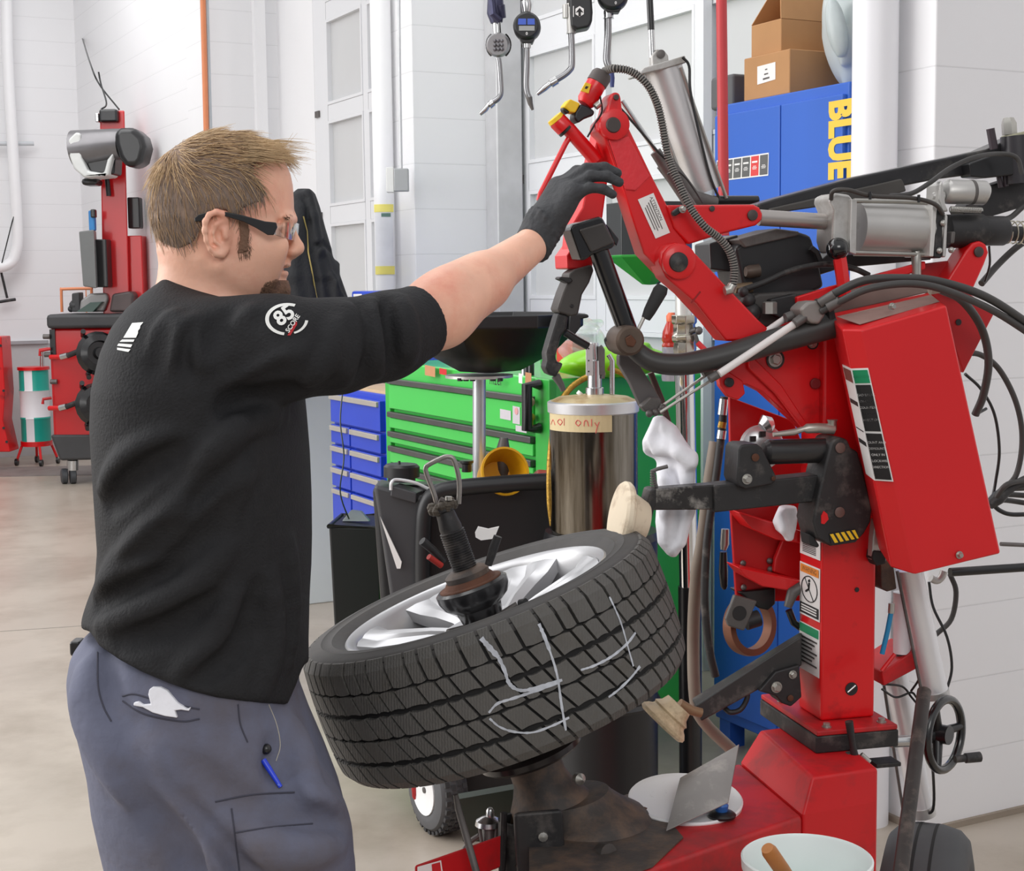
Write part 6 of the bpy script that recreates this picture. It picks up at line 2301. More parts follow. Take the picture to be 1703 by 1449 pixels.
lk = [(1060.5, 332), (1086.5, 321), (1114, 387), (1090, 397)]
lq = [PM(x, y, -0.0058) for x, y in lk]
lo_ = quad(lq, PAPER, a1, 'link_sticker', 0.0006)
eu2, ev2 = (lq[1] - lq[0]).normalized(), (lq[0] - lq[3]).normalized()
text('ATTENTION', bil(lq, 0.78, 0.36) - MD * 0.0012, -ev2, eu2, 0.0080, INK, lo_, lift=0.0)
for i in range(4):
    u_ = 0.62 - i * 0.15
    quad([bil(lq, u_, 0.12 + 0.04 * i) - MD * 0.001, bil(lq, u_ + 0.05, 0.12 + 0.04 * i) - MD * 0.001, bil(lq, u_ + 0.05, 0.85 - 0.05 * (i % 2)) - MD * 0.001, bil(lq, u_, 0.85 - 0.05 * (i % 2)) - MD * 0.001], GREYST, lo_, 'sticker_line', 0.0003)
a2 = plate('lower_link', [(1096, 436), (1098, 420), (1108, 408), (1124, 403), (1142, 408), (1160, 424), (1262, 532), (1280, 548), (1284, 566), (1208, 568), (1158, 505), (1108, 462)], -0.03, 0.06, RED, bevel=0.005)
plate('link_seam', [(1149, 503), (1164, 484), (1166, 486), (1151, 505)], -0.0305, 0.002, M('seam_red', (150, 8, 14), 0.5), a2, bevel=0)
MB().lathe([(0.0001, 0), (0.0305, 0), (0.0305, 0.010), (0.026, 0.013), (0.0001, 0.013)], PM(1127, 435, -0.028), -MD, 40).build('pivot_boss', RED, a2)
MB().lathe([(0.0001, 0), (0.0175, 0), (0.0165, 0.005), (0.011, 0.008), (0.0001, 0.010)], PM(1128, 436, -0.040), -MD, 30).build('pivot_cap', BLKD, a2)
plate('inner_link', [(1046, 345), (1052, 345), (1090, 420), (1110, 455), (1150, 495), (1205, 560), (1196, 560), (1140, 500), (1078, 430), (1072, 415)], 0.035, 0.03, REDD, mc)
plate('rear_link', [(996, 215), (1018, 240), (1014, 279), (1003, 360), (985, 447), (943, 447), (950, 375), (968, 345), (984, 266)], 0.045, 0.05, RED, bevel=0.004)
plate('rear_link_foot', [(942, 425), (960, 400), (990, 410), (986, 440), (968, 448), (943, 447)], 0.03, 0.08, RED)
# handle tube with the trigger
bar('handle_tube', [(992, 268), (985, 259), (946, 215), (925, 199)], 0.03, [0.0125, 0.0125, 0.0125, 0.0125], RED, mc, 24)
bar('handle_ring', [(942, 218), (939, 215)], 0.03, 0.0145, BLK, mc, 24)
bar('handle_tube_end', [(939, 213), (927, 201), (925, 199)], 0.03, [0.016, 0.016, 0.014], RED, mc, 24)
bar('handle_end_cap', [(926, 200), (922, 195)], 0.03, [0.0155, 0.0145], YELLOWINK, mc, 20)
plate('trigger_lock', [(938, 176), (948, 164), (966, 172), (957, 188), (948, 186)], 0.015, 0.03, YELLOWINK, bevel=0.003)
plate('trigger_lock_stem', [(936, 178), (948, 186), (944, 190), (937, 184)], 0.018, 0.02, BLK)
plate('trigger_valve', [(957, 186), (966, 172), (976, 176), (990, 184), (988, 192), (972, 198), (962, 205), (955, 196)], 0.018, 0.035, M('valve_black', (36, 36, 40), 0.45, var=0.1), bevel=0.004)
bar('trigger_valve_screw', [(990, 178), (997, 172)], 0.01, 0.006, BOLT, mc, 10)
gp_ = bar('grip_body', [(972, 174), (976, 168), (992, 139)], 0.03, [0.013, 0.0175, 0.0175], RED, mc, 28)
bar('grip_cap', [(992, 139), (1000, 126), (1003, 121)], 0.03, [0.0185, 0.0185, 0.015], M('cap_dark', (84, 76, 74), 0.6, var=0.1), mc, 28)
dq = [PM(973, 137, 0.0125), PM(982, 137, 0.0105), PM(981, 151, 0.0125), PM(968, 153, 0.0125)]
m = MB()
gx = (PM(992, 139, 0.03) - PM(976, 168, 0.03)).normalized()
m.prism([PM(974, 137, 0.011), PM(983, 140, 0.011), PM(979, 155, 0.011), PM(966, 151, 0.011)], MD * 0.004)
dcl = m.build('grip_decal', YELLOWINK, gp_, smooth=False)
MB().prism([PM(974.5, 143, 0.0104), PM(979, 144, 0.0104), PM(976, 148, 0.0104), PM(972.5, 147, 0.0104)], MD * 0.001).build('decal_mark', INK, dcl, smooth=False)
bar('handle_rod', [(947, 228), (940, 240), (920, 280), (899, 322), (896, 334)], 0.03, 0.0048, RED, mc, 14)
# thin black wire from the grip
bar('signal_wire', [(998, 160), (1001, 185), (990, 205), (977, 228)], 0.02, 0.0016, BLK, mc, 8, 6)
# corrugated hose
hp = spline([PM(x, y, o_) for x, y, o_ in [(1006, 118, 0.03), (1022, 114, 0.0), (1050, 119, -0.01), (1075, 139, -0.02), (1092, 170, -0.02), (1101, 205, -0.02), (1107, 240, -0.02), (1114, 270, -0.02), (1128, 303, -0.03), (1148, 345, -0.04), (1172, 377, -0.05), (1197, 397, -0.05), (1214, 420, -0.05), (1221, 448, -0.05), (1219, 476, -0.05)]], 16)
ch_ = MB().tube(hp, 0.0058, 14).build('corrugated_hose', M('conduit_black', (40, 39, 39), 0.6, var=0.1), mc)
m = MB()
L0, nxt = 0.0, 0.0
for i in range(1, len(hp)):
    seg_ = (hp[i] - hp[i - 1]).length
    while nxt < L0 + seg_:
        t_ = (hp[i] - hp[i - 1]).normalized()
        c_ = hp[i - 1] + t_ * (nxt - L0)
        m.lathe([(0.0056, -0.0013), (0.0072, -0.0009), (0.0072, 0.0009), (0.0056, 0.0013)], c_, t_, 14)
        nxt += 0.0046
    L0 += seg_
m.build('hose_rib', M('rib_grey', (132, 127, 122), 0.5, var=0.1), ch_)
bar('hose_end', [(1218, 474), (1214, 482), (1205, 484)], -0.05, [0.008, 0.009, 0.008], BOLT, mc, 12)
plate('hose_clip', [(1118, 352), (1130, 344), (1138, 344), (1139, 350), (1124, 360), (1119, 358)], -0.03, 0.012, BLK)
hexbolt(1135, 348, -0.031, 0.005, mc)
# top plate link to the big cylinder
plate('cylinder_link', [(1108, 341), (1254, 340), (1264, 345), (1269, 356), (1268, 366), (1258, 375), (1205, 388), (1145, 407), (1122, 380)], -0.012, 0.045, RED, bevel=0.005)
pin('link_pin', 1251, 358, -0.013, 0.0095, 0.004, CE, mc)
pin('link_pin', 1184, 347, -0.013, 0.005, 0.002, CE, mc)
# main horizontal cylinder
CO = 0.02
PAL = M('piston_rod', (178, 172, 168), 0.3, metal=0.7, var=0.06)
bar('piston_rod', [(1262, 362), (1392, 370)], CO, 0.0145, PAL, mc, 24)
bar('rod_gland', [(1384, 370), (1402, 371)], CO, 0.0155, BLKD, mc, 24)
hd = [(1381, 326), (1392, 321), (1414, 324), (1418, 330), (1418, 418), (1390, 421), (1384, 400), (1386, 350), (1380, 336)]
plate('cylinder_head', hd, CO - 0.035, 0.07, ALU, bevel=0.005)
plate('cylinder_flange', [(1416, 331), (1426, 332), (1424, 424), (1413, 420)], CO - 0.048, 0.096, ALU, bevel=0.002)
bar('cylinder_barrel', [(1424, 378), (1551, 382)], CO, 0.0445, ALU, mc, 40)
for (y0, y1, o_) in ((334, 336, -0.01), (420, 424, -0.01), (336, 338, 0.06), (422, 424, 0.06)):
    bar('tie_rod', [(1420, y0), (1556, y1)], CO + o_ - 0.015, 0.0045, BOLT, mc, 10)
plate('cylinder_flange', [(1551, 341), (1559, 343), (1553, 427), (1546, 427)], CO - 0.048, 0.096, M('flange_pale', (216, 214, 210), 0.4, metal=0.4), bevel=0.002)
plate('valve_plate', [(1559, 346), (1570, 350), (1566, 430), (1553, 428)], CO - 0.045, 0.09, BLKD, bevel=0.003)
plate('valve_rib', [(1572, 355), (1577, 358), (1574, 428), (1568, 428)], CO - 0.048, 0.03, ALU)
plate('valve_tab', [(1583, 385), (1590, 385), (1588, 405), (1581, 406)], CO - 0.046, 0.02, GREYST)
for (x, y) in ((1562, 417), (1582, 416), (1568, 371)):
    MB().ball(PM(x, y, CO - 0.048), 0.006, 10).build('valve_screw', BOLT, mc)
bar('booster', [(1572, 385), (1632, 384), (1634, 384), (1668, 384), (1672, 384)], CO, [0.031, 0.031, 0.0275, 0.0275, 0.024], BLKD, mc, 32)
bar('booster_rod', [(1670, 388), (1760, 392)], CO, 0.014, BLKD, mc, 20)
m = MB()
a_, b_ = PM(1674, 386, CO), PM(1750, 390, CO)
tv = (b_ - a_).normalized()
nx_ = tv.cross(UP).normalized()
ny_ = tv.cross(nx_)
L_ = (b_ - a_).length
pts = [a_ + tv * (L_ * i / 120) + (nx_ * math.cos(i * 0.42) + ny_ * math.sin(i * 0.42)) * 0.021 for i in range(121)]
m.tube(pts, 0.0013, 6)
m.build('return_spring', M('spring_pale', (200, 194, 176), 0.3, metal=0.8), mc)
mt_ = bar('solenoid', [(1571, 318), (1576, 319), (1618, 320), (1636, 321), (1640, 322)], CO - 0.01, [0.018, 0.0225, 0.0225, 0.0225, 0.017], ALU, mc, 30)
bar('solenoid_band', [(1612, 320), (1617, 320)], CO - 0.01, 0.0232, GREYST, mt_, 30)
plate('solenoid_bracket', [(1563, 306), (1568, 300), (1573, 340), (1578, 352), (1568, 352), (1562, 330)], CO - 0.03, 0.05, ALU)
bar('solenoid_nipple', [(1568, 328), (1556, 326), (1550, 326)], CO - 0.01, [0.010, 0.010, 0.005], ALU, mt_, 12)
m = MB()
a_, b_ = PM(1580, 348, CO - 0.03), PM(1632, 350, CO - 0.03)
tv = (b_ - a_).normalized()
nx_ = tv.cross(UP).normalized()
ny_ = tv.cross(nx_)
pts = [a_ + tv * ((b_ - a_).length * i / 140) + (nx_ * math.cos(i * 0.9) + ny_ * math.sin(i * 0.9)) * 0.005 for i in range(141)]
m.tube(pts, 0.0011, 6)
m.build('small_spring', BOLT, mc)
# black boom arms behind
plate('upper_boom', [(1258, 340), (1290, 330), (1420, 295), (1640, 248), (1690, 226), (1720, 222), (1720, 275), (1660, 285), (1560, 298), (1500, 310), (1420, 330), (1300, 352), (1265, 352)], 0.13, 0.06, M('boom_black', (40, 39, 41), 0.3, var=0.15, coat=0.2, dirt=(92, 88, 82), dirt_amt=0.2, dscale=10), bevel=0.004)
plate('boom_rib', [(1280, 347), (1500, 297), (1504, 305), (1508, 318), (1470, 328), (1282, 356)], 0.12, 0.02, M('boom_dusty', (70, 67, 64), 0.6, var=0.15))
plate('lower_boom', [(1636, 312), (1720, 285), (1720, 330), (1700, 345), (1610, 372), (1600, 350)], 0.14, 0.05, BLKD)
plate('boom_lower_tube', [(1380, 420), (1545, 424), (1550, 432), (1400, 446), (1350, 462), (1345, 450)], 0.12, 0.05, BLK)  # black bar below the main cylinder
bar('boom_pivot', [(1690, 226), (1694, 305)], 0.12, 0.030, M('pivot_black', (52, 50, 54), 0.35, var=0.1), mc, 32)
bar('boom_pivot_cap', [(1688, 222), (1689, 228)], 0.12, 0.026, M('cap_yellowed', (178, 176, 150), 0.5), mc, 24)
bar('boom_pivot_bolt', [(1679, 224), (1678, 206), (1677, 200), (1677, 196)], 0.12, [0.0145, 0.0145, 0.012, 0.010], BOLT, mc, 6)
bar('boom_stop_pin', [(1653, 248), (1647, 214)], 0.12, 0.008, M('pin_purple', (60, 50, 56), 0.4), mc, 14)
plate('boom_clamp', [(1612, 272), (1650, 258), (1690, 256), (1698, 290), (1640, 296), (1615, 294)], 0.10, 0.04, BLK)
for (x, y) in ((1663, 306), (1672, 304)):
    bar('boom_bolt', [(x - 2, y - 14), (x + 1, y + 6)], 0.12, 0.005, M('pin_purple', (60, 50, 56), 0.4), mc, 10)
# black gearbox mass under the cylinder
m = MB()
m.prism([PM(x, y, 0.06) for x, y in [(1222, 412), (1242, 398), (1330, 386), (1350, 392), (1362, 430), (1372, 478), (1340, 492), (1250, 510), (1236, 480), (1228, 440)]], MD * 0.12)
gbx = m.build('swing_motor', M('motor_black', (36, 36, 38), 0.4, var=0.2, scale=18, dirt=(74, 72, 70), dirt_amt=0.25), mc, bevel=0.008)
plate('motor_top_plate', [(1228, 398), (1292, 380), (1330, 385), (1328, 392), (1240, 412)], 0.05, 0.10, GREYST, gbx)
plate('motor_side', [(1180, 405), (1228, 390), (1225, 440), (1215, 452), (1182, 448)], 0.10, 0.08, BLK, gbx)
bar('motor_bracket', [(1348, 412), (1358, 420), (1366, 440)], 0.045, 0.006, BLKD, gbx, 8)
bar('motor_port', [(1262, 450), (1246, 452), (1240, 452)], 0.05, [0.012, 0.012, 0.009], M('port_dark', (84, 72, 64), 0.5, metal=0.4), gbx, 16)
bar('motor_port', [(1250, 478), (1222, 480)], 0.04, [0.010, 0.009], M('port_brass', (122, 104, 82), 0.4, metal=0.6), gbx, 14)
plate('pivot_housing', [(1238, 500), (1262, 488), (1360, 482), (1380, 500), (1386, 522), (1300, 545), (1258, 545)], 0.03, 0.10, GREYST if False else M('housing_grime', (70, 66, 64), 0.55, var=0.2, scale=16), bevel=0.006)
plate('lock_block', [(1282, 498), (1326, 488), (1330, 512), (1300, 530), (1284, 522)], 0.01, 0.05, BLKD)
MB().lathe([(0.0001, 0), (0.013, 0), (0.013, 0.02), (0.01, 0.022), (0.0001, 0.022)], PM(1280, 522, 0.0), UP, 6).build('lock_nut', BOLT, mc)
for (x, y, r_) in ((1244, 500, 0.014), (1250, 520, 0.018), (1236, 486, 0.01)):
    MB().ball(PM(x, y, 0.02), r_, 12).build('hose_fitting', BLKD, mc)
# hose over the motor
bar('motor_hose', [(1236, 482), (1270, 470), (1310, 452), (1345, 443), (1380, 440), (1420, 447), (1445, 458)], 0.03, 0.0055, HOSE, mc, 12, 8)
# red lever with black ball
bar('control_lever', [(1405, 492, -0.02), (1398, 440, -0.02), (1396, 428, -0.02)], -0.02, 0.0125, RED, mc, 6)
MB().ball(PM(1393, 414, -0.02), 0.0205, 32).build('lever_knob', M('knob_black', (16, 16, 18), 0.12, var=0.02, coat=0.5), mc)
# red rails on top, fork, side plate
plate('top_rail', [(1325, 494), (1376, 478), (1540, 434), (1540, 448), (1400, 490), (1332, 512), (1326, 506)], 0.0, 0.012, RED)
plate('top_deck', [(1340, 505), (1500, 458), (1545, 470), (1548, 486), (1380, 524)], -0.01, 0.02, M('deck_dusty', (128, 112, 104), 0.7, var=0.15, scale=12), bevel=0.003)
bar('rail_bolt', [(1524, 468), (1524, 440), (1524, 424), (1523, 418)], 0.0, [0.009, 0.009, 0.010, 0.008], BOLT, mc, 12)
plate('side_plate', [(1528, 440), (1610, 430), (1600, 480), (1656, 518), (1603, 621), (1560, 500), (1530, 474)], 0.03, 0.02, M('side_red', (176, 22, 28), 0.45, var=0.06), bevel=0.003)
plate('fork_arm', [(1572, 472), (1606, 418), (1618, 404), (1630, 400), (1641, 406), (1645, 420), (1638, 440), (1620, 480), (1590, 490)], -0.01, 0.05, RED, bevel=0.005)
pin('fork_pin', 1627, 419, -0.011, 0.0095, 0.004, CE, mc)
MB().lathe([(0.0001, 0), (0.006, 0), (0.006, 0.001), (0.0001, 0.001)], PM(1594, 536, 0.029), -MD, 16).build('side_hole', INK, mc)
# big upright air cylinder at the back
BO = 0.30
bar('lift_cylinder', [(1103, 112), (1172, 318)], BO, 0.036, M('lift_alu', (206, 204, 204), 0.38, metal=0.6, var=0.04, scale=6, dirt=(176, 170, 160), dirt_amt=0.2), mc, 36)
plate('lift_cylinder_cap', [(1064, 120), (1072, 112), (1120, 98), (1140, 92), (1142, 104), (1100, 116), (1066, 124)], BO - 0.04, 0.08, ALU, bevel=0.003)
for dx in (-4, 58):
    bar('lift_tie_rod', [(1074 + dx, 112 if dx > 0 else 122), (1150 + dx, 330)], BO - 0.03, 0.0035, BOLT, mc, 8)
plate('lift_clevis', [(1085, 112), (1084, 92), (1092, 82), (1104, 82), (1112, 92), (1113, 104)], BO - 0.01, 0.02, ALU)
pin('lift_clevis_pin', 1099, 90, BO - 0.012, 0.008, 0.004, GREYST, mc)
bar('lift_rod', [(1083, 48), (1085, 96)], BO, 0.006, STEEL, mc, 12)
bar('lift_hose', [(1078, -60), (1081, 10), (1083, 50)], BO, 0.0065, BLK, mc, 12)
bar('lift_air_line', [(1135, 95), (1146, 110), (1148, 150), (1160, 210), (1180, 290), (1196, 330)], BO - 0.04, 0.0028, BLK, mc, 8, 6)
bar('lift_foot', [(1105, 270), (1150, 330), (1190, 340)], BO - 0.05, [0.018, 0.018, 0.014], GREYST, mc, 18)
# gas strut from the lug to the back
bar('gas_strut_rod', [(1034, 168), (1095, 258)], 0.10, 0.0045, STEEL, mc, 12)
bar('gas_strut', [(1090, 252), (1120, 300), (1150, 345)], 0.10, 0.0105, GREYST, mc, 18)
bar('strut_cable', [(1030, 178), (1060, 212), (1092, 250), (1112, 268)], 0.09, 0.0025, BLK, mc, 8, 5)
bar('back_crossbar', [(1150, 334), (1260, 334)], 0.28, 0.010, BLK, mc, 12)
bar('air_line', [(1110, 290), (1124, 284), (1140, 296), (1156, 318), (1168, 338)], 0.05, 0.0018, BLK, mc, 8, 6)

# ---- mount head post
pb = plate('head_block', [(947, 380), (953, 373), (996, 360), (1003, 362), (1024, 403), (1022, 412), (986, 424), (974, 432), (966, 434)], -0.04, 0.055, M('gloss_black', (18, 18, 20), 0.18, var=0.05, coat=0.4), bevel=0.005)
plate('head_block_face', [(964, 382), (1004, 370), (1022, 404), (984, 420)], -0.046, 0.008, M('block_face', (62, 58, 56), 0.35, var=0.08), pb)
plate('head_block_clamp', [(1008, 372), (1016, 380), (1030, 398), (1026, 410), (1020, 402)], -0.02, 0.04, BLK, pb)
bar('head_post', [(996, 418), (1046, 556)], -0.02, 0.0175, M('gloss_black2', (22, 22, 24), 0.22, var=0.05, coat=0.4), mc, 28)
jn = MB()
jc = PM(1049, 567, -0.06)
jn.lathe([(0.0001, 0), (0.021, 0), (0.0255, 0.004), (0.027, 0.03), (0.0265, 0.06), (0.0001, 0.06)], jc, MD, 32)
jo = jn.build('post_joint', M('joint_bronze', (96, 82, 72), 0.45, metal=0.5, var=0.25, scale=24), mc)
plate('joint_key', [(1040, 562), (1050, 556), (1060, 568), (1054, 578), (1044, 576)], -0.064, 0.006, RUST, jo)
bar('joint_boot', [(1036, 565), (1018, 570), (1010, 574)], 0.0, [0.022, 0.018, 0.012], RUBBER, mc, 16)
bar('lever_rod', [(1058, 555), (1070, 530), (1078, 515)], -0.04, 0.0032, BOLT, mc, 10)
bar('lever_grip', [(1074, 530), (1080, 518), (1098, 484), (1102, 476)], -0.04, [0.008, 0.0105, 0.013, 0.010], RUBBER, mc, 16)
tp_ = spline([PM(x, y, o_) for x, y, o_ in [(1044, 566, -0.02), (1060, 585, -0.02), (1082, 600, -0.025), (1112, 606, -0.03), (1150, 604, -0.035), (1205, 592, -0.04), (1270, 573, -0.045), (1330, 556, -0.05), (1386, 540, -0.055)]], 8)
MB().tube(tp_, [np.interp(i, [0, 20, len(tp_) - 1], [0.016, 0.0185, 0.024]) for i in range(len(tp_))], 24).build('curved_arm', M('arm_satin', (56, 54, 53), 0.42, var=0.12, scale=10, dirt=(90, 84, 80), dirt_amt=0.25), mc)
plate('arm_collar', [(1376, 498), (1384, 496), (1392, 530), (1390, 556), (1382, 558)], -0.075, 0.06, BLKD, bevel=0.004)
# demount finger hanging from the rear link
fb = plate('finger_bracket', [(946, 455), (956, 448), (985, 440), (988, 450), (981, 470), (969, 490), (962, 524), (950, 526), (929, 520), (927, 514), (936, 486), (945, 465)], 0.02, 0.05, M('bracket_grey', (78, 74, 72), 0.5, metal=0.3, var=0.1), bevel=0.004)
plate('finger_pin', [(929, 464), (932, 460), (950, 462), (954, 468), (946, 472), (938, 468)], 0.01, 0.03, BLKD, fb)
pin('finger_screw', 951, 509, 0.019, 0.003, 0.002, INK, fb)
fg = plate('mount_finger', [(928, 520), (946, 524), (943, 548), (934, 560), (925, 592), (926, 602), (938, 604), (934, 613), (925, 628), (912, 622), (906, 612), (909, 600), (908, 588), (914, 566), (922, 540)], 0.025, 0.035, BLKD, bevel=0.005)
bar('finger_spring', [(924, 625), (933, 640), (937, 650)], 0.04, [0.008, 0.006, 0.005], GREYST, fg, 10)
bar('finger_rod', [(940, 553), (960, 566), (978, 576)], 0.03, 0.0068, BLK, mc, 14)
# grey lever with two pull rods
plate('pull_lever', [(1030, 590), (1046, 592), (1062, 604), (1085, 640), (1102, 670), (1094, 682), (1076, 684), (1066, 676), (1050, 640), (1030, 606)], 0.02, 0.02, M('lever_grey', (96, 92, 92), 0.5, metal=0.2), bevel=0.003)
plate('pull_lever_step', [(1066, 676), (1082, 660), (1100, 664), (1102, 676), (1090, 684), (1074, 686)], 0.005, 0.02, GREYST)
bar('pull_lever_spine', [(1082, 620), (1100, 665), (1112, 705)], 0.05, 0.006, M('rod_brown', (78, 52, 48), 0.5), mc, 10)
RODW = M('sleeve_white', (234, 228, 226), 0.4, var=0.03)
for k, (dx, dy) in enumerate(((0, 0), (-16, -9))):
    kx = 0 if k == 0 else 1
    r1 = bar('pull_rod', [(1098 + dx * 0.2, 686 + dy * 0.7), (1190 + dx * 0.6, 628 + dy * 0.9)], -0.02 + 0.03 * k, 0.0026, BOLT, mc, 10)
    bar('rod_sleeve', [(1196 + dx * 0.7, 622 + dy), (1326 + dx, 536 + dy)], -0.065 + 0.04 * k, 0.0068 if k == 0 else 0.006, RODW, mc, 14)
    bar('rod_coupler', [(1180 + dx * 0.7, 631 + dy), (1200 + dx * 0.7, 619 + dy)], -0.055 + 0.04 * k, 0.0078, GREYST, mc, 12)
    bar('rod_socket', [(1322 + dx, 538 + dy), (1345 + dx * 0.4, 522 + dy * 0.5)], -0.075 + 0.03 * k, [0.0085, 0.010], GREYST, mc, 12)
for (x, y) in ((1090, 686), (1098, 684), (1102, 678), (1080, 688)):
    MB().ball(PM(x, y, 0.0), 0.007, 12).build('rod_clevis', GREYST, mc)
plate('hose_manifold', [(1330, 514), (1344, 502), (1358, 500), (1372, 506), (1374, 524), (1364, 540), (1350, 538), (1336, 528)], -0.085, 0.05, M('manifold_grey', (142, 136, 132), 0.45, metal=0.4, var=0.15), bevel=0.006)
# hoses over the cover and loops on the right
HG = M('hose_dark', (62, 60, 59), 0.5, var=0.12)
bar('control_hose', [(1362, 504, -0.08), (1396, 484, -0.10), (1440, 466, -0.11), (1500, 463, -0.12), (1560, 468, -0.12), (1640, 494, -0.12), (1720, 545, -0.10)], -0.1, 0.0075, HG, mc, 14, 8)
bar('control_hose', [(1366, 518, -0.085), (1400, 500, -0.11), (1446, 480, -0.13), (1510, 472, -0.14), (1570, 482, -0.14), (1650, 516, -0.12), (1720, 560, -0.10)], -0.1, 0.0065, HG, mc, 14, 8)
bar('hose_ferrule', [(1364, 505, -0.085), (1388, 490, -0.1)], -0.1, 0.009, GREYST, mc, 12)
bar('hose_ferrule', [(1376, 512, -0.095), (1396, 501, -0.105)], -0.1, 0.009, GREYST, mc, 12)
bar('hose_clamp', [(1546, 483), (1562, 480)], -0.12, 0.008, M('clamp_pale', (190, 184, 170), 0.4), mc, 12)
bar('loop_hose', [(1560, 480, -0.1), (1600, 500, -0.06), (1632, 545, -0.03), (1644, 600, -0.02), (1636, 655, 0.0), (1622, 690, 0.02)], 0, 0.0075, HG, mc, 14, 8)
bar('loop_hose', [(1598, 588, 0.05), (1630, 590, 0.06), (1662, 615, 0.07), (1690, 670, 0.08), (1700, 730, 0.09), (1690, 790, 0.1), (1662, 818, 0.1), (1650, 830, 0.1)], 0, 0.0055, HG, mc, 12, 8)
bar('loop_hose', [(1605, 622, 0.08), (1632, 648, 0.09), (1654, 690, 0.1), (1662, 750, 0.11), (1656, 800, 0.12), (1651, 826, 0.12)], 0, 0.003, BLK, mc, 10, 8)
bar('loop_hose', [(1622, 690, 0.06), (1640, 680, 0.08)], 0, 0.003, BLK, mc, 10)
bar('hose_bundle', [(1645, 840, 0.1), (1660, 828, 0.1), (1680, 812, 0.1), (1720, 790, 0.1)], 0, [0.010, 0.014, 0.010, 0.008], BLKD, mc, 12, 5)
for k in range(4):
    bar('loop_hose', [(1652, 836 + 2 * k, 0.1 + 0.012 * k), (1672 - 3 * k, 808 + 8 * k, 0.08 + 0.02 * k), (1700, 800 + 12 * k, 0.09 + 0.02 * k), (1740, 796 + 16 * k, 0.1)], 0, 0.0055, HG, mc, 10, 6)
bar('loop_hose', [(1650, 838, 0.1), (1664, 850, 0.1), (1685, 856, 0.1), (1730, 854, 0.1)], 0, 0.0045, BLK, mc, 10, 6)
bar('cross_hose', [(1580, 952, 0.0), (1640, 948, 0.0), (1730, 942, 0.0)], 0, 0.0085, BLK, mc, 12, 5)
bar('grey_line', [(1664, 905, 0.0), (1730, 908, 0.0)], 0, 0.004, GREYST, mc, 8)
bar('right_hose', [(1700, 290, 0.05), (1690, 262, 0.05), (1660, 256, 0.05), (1620, 262, 0.03), (1580, 280, 0.02), (1545, 305, 0.0), (1515, 322, 0.0), (1480, 326, 0.0)], 0, 0.0045, HG, mc, 12, 8)
bar('cylinder_hose', [(1382, 332, -0.02), (1386, 318, -0.03), (1410, 316, -0.04), (1450, 326, -0.04), (1520, 330, -0.04), (1555, 340, -0.04), (1568, 356, -0.03)], 0, 0.004, M('hose_brown', (62, 58, 55), 0.5), mc, 12, 8)
for x, y in ((1447, 325), (1528, 330)):
    bar('hose_tie', [(x, y - 6), (x, y + 7)], -0.045, 0.0028, BLK, mc, 8)
bar('drop_hose', [(1720, 392, 0.1), (1690, 412, 0.1), (1660, 440, 0.1), (1632, 472, 0.08)], 0, 0.0065, HG, mc, 12, 6)
bar('drop_hose', [(1645, 410, 0.0), (1646, 440, 0.02), (1638, 468, 0.04)], 0, 0.0022, BLK, mc, 8, 5)
bar('drop_hose', [(1720, 330, 0.1), (1700, 345, 0.1), (1680, 362, 0.1), (1660, 366, 0.08)], 0, 0.0055, HG, mc, 12, 5)

# ---- tilt cylinders, filter and lines low on the right
WCY = M('cylinder_white', (226, 226, 228), 0.3, metal=0.35, var=0.02)
bar('tilt_cylinder', [(1512, 945), (1556, 1154)], 0.02, 0.0245, WCY, mc, 32)
bar('tilt_cylinder_cap', [(1554, 1148), (1556, 1158)], 0.02, 0.027, ALU, mc, 28)
bar('cylinder_side_rod', [(1492, 950), (1534, 1158)], 0.0, 0.003, GREYST, mc, 10)
bar('cylinder_eye', [(1548, 962, 0.04), (1558, 966, 0.04), (1566, 960, 0.04), (1570, 950, 0.04)], 0.04, 0.007, ALU, mc, 12, 4)
bar('back_cylinder', [(1488, 1120), (1534, 1352)], 0.14, 0.024, WCY, mc, 28)
bar('back_cylinder_rod', [(1470, 1140), (1502, 1350)], 0.12, 0.003, GREYST, mc, 10)
bar('back_cylinder_cap', [(1532, 1340), (1535, 1356)], 0.14, 0.026, ALU, mc, 28)
bar('cylinder_line', [(1538, 1354, 0.13), (1552, 1345, 0.1), (1552, 1290, 0.08), (1545, 1230, 0.08)], 0, 0.003, BLK, mc, 8, 6)
bar('air_filter', [(1500, 985), (1500, 1086)], 0.05, 0.0165, M('filter_white', (232, 232, 236), 0.35), mc, 24)
bar('filter_drain', [(1500, 1086), (1503, 1092), (1503, 1106)], 0.05, [0.013, 0.008, 0.008], GREYST, mc, 14)
bar('blue_air_line', [(1482, 1018), (1476, 1050), (1467, 1088)], 0.0, 0.0048, M('line_blue', (30, 130, 180), 0.4), mc, 12)
bar('line_fitting', [(1483, 1004), (1482, 1020)], 0.0, 0.006, BOLT, mc, 10)
plate('tilt_shelf', [(1466, 1118), (1524, 1080), (1530, 1110), (1470, 1142)], 0.03, 0.10, REDD)
bar('shelf_brace', [(1466, 1116), (1488, 1088)], 0.02, 0.004, RED, mc, 8)
plate('valve_cluster', [(1464, 930), (1484, 920), (1492, 980), (1476, 985), (1466, 978)], 0.02, 0.06, GRIME)
plate('guard_flap', [(1452, 895), (1456, 862), (1466, 878), (1476, 920), (1474, 936), (1450, 932)], -0.03, 0.02, M('flap_grey', (196, 194, 190), 0.4, metal=0.4))
plate('flap_pad', [(1452, 930), (1454, 916), (1474, 918), (1474, 938), (1458, 942)], -0.035, 0.03, RUBBER)
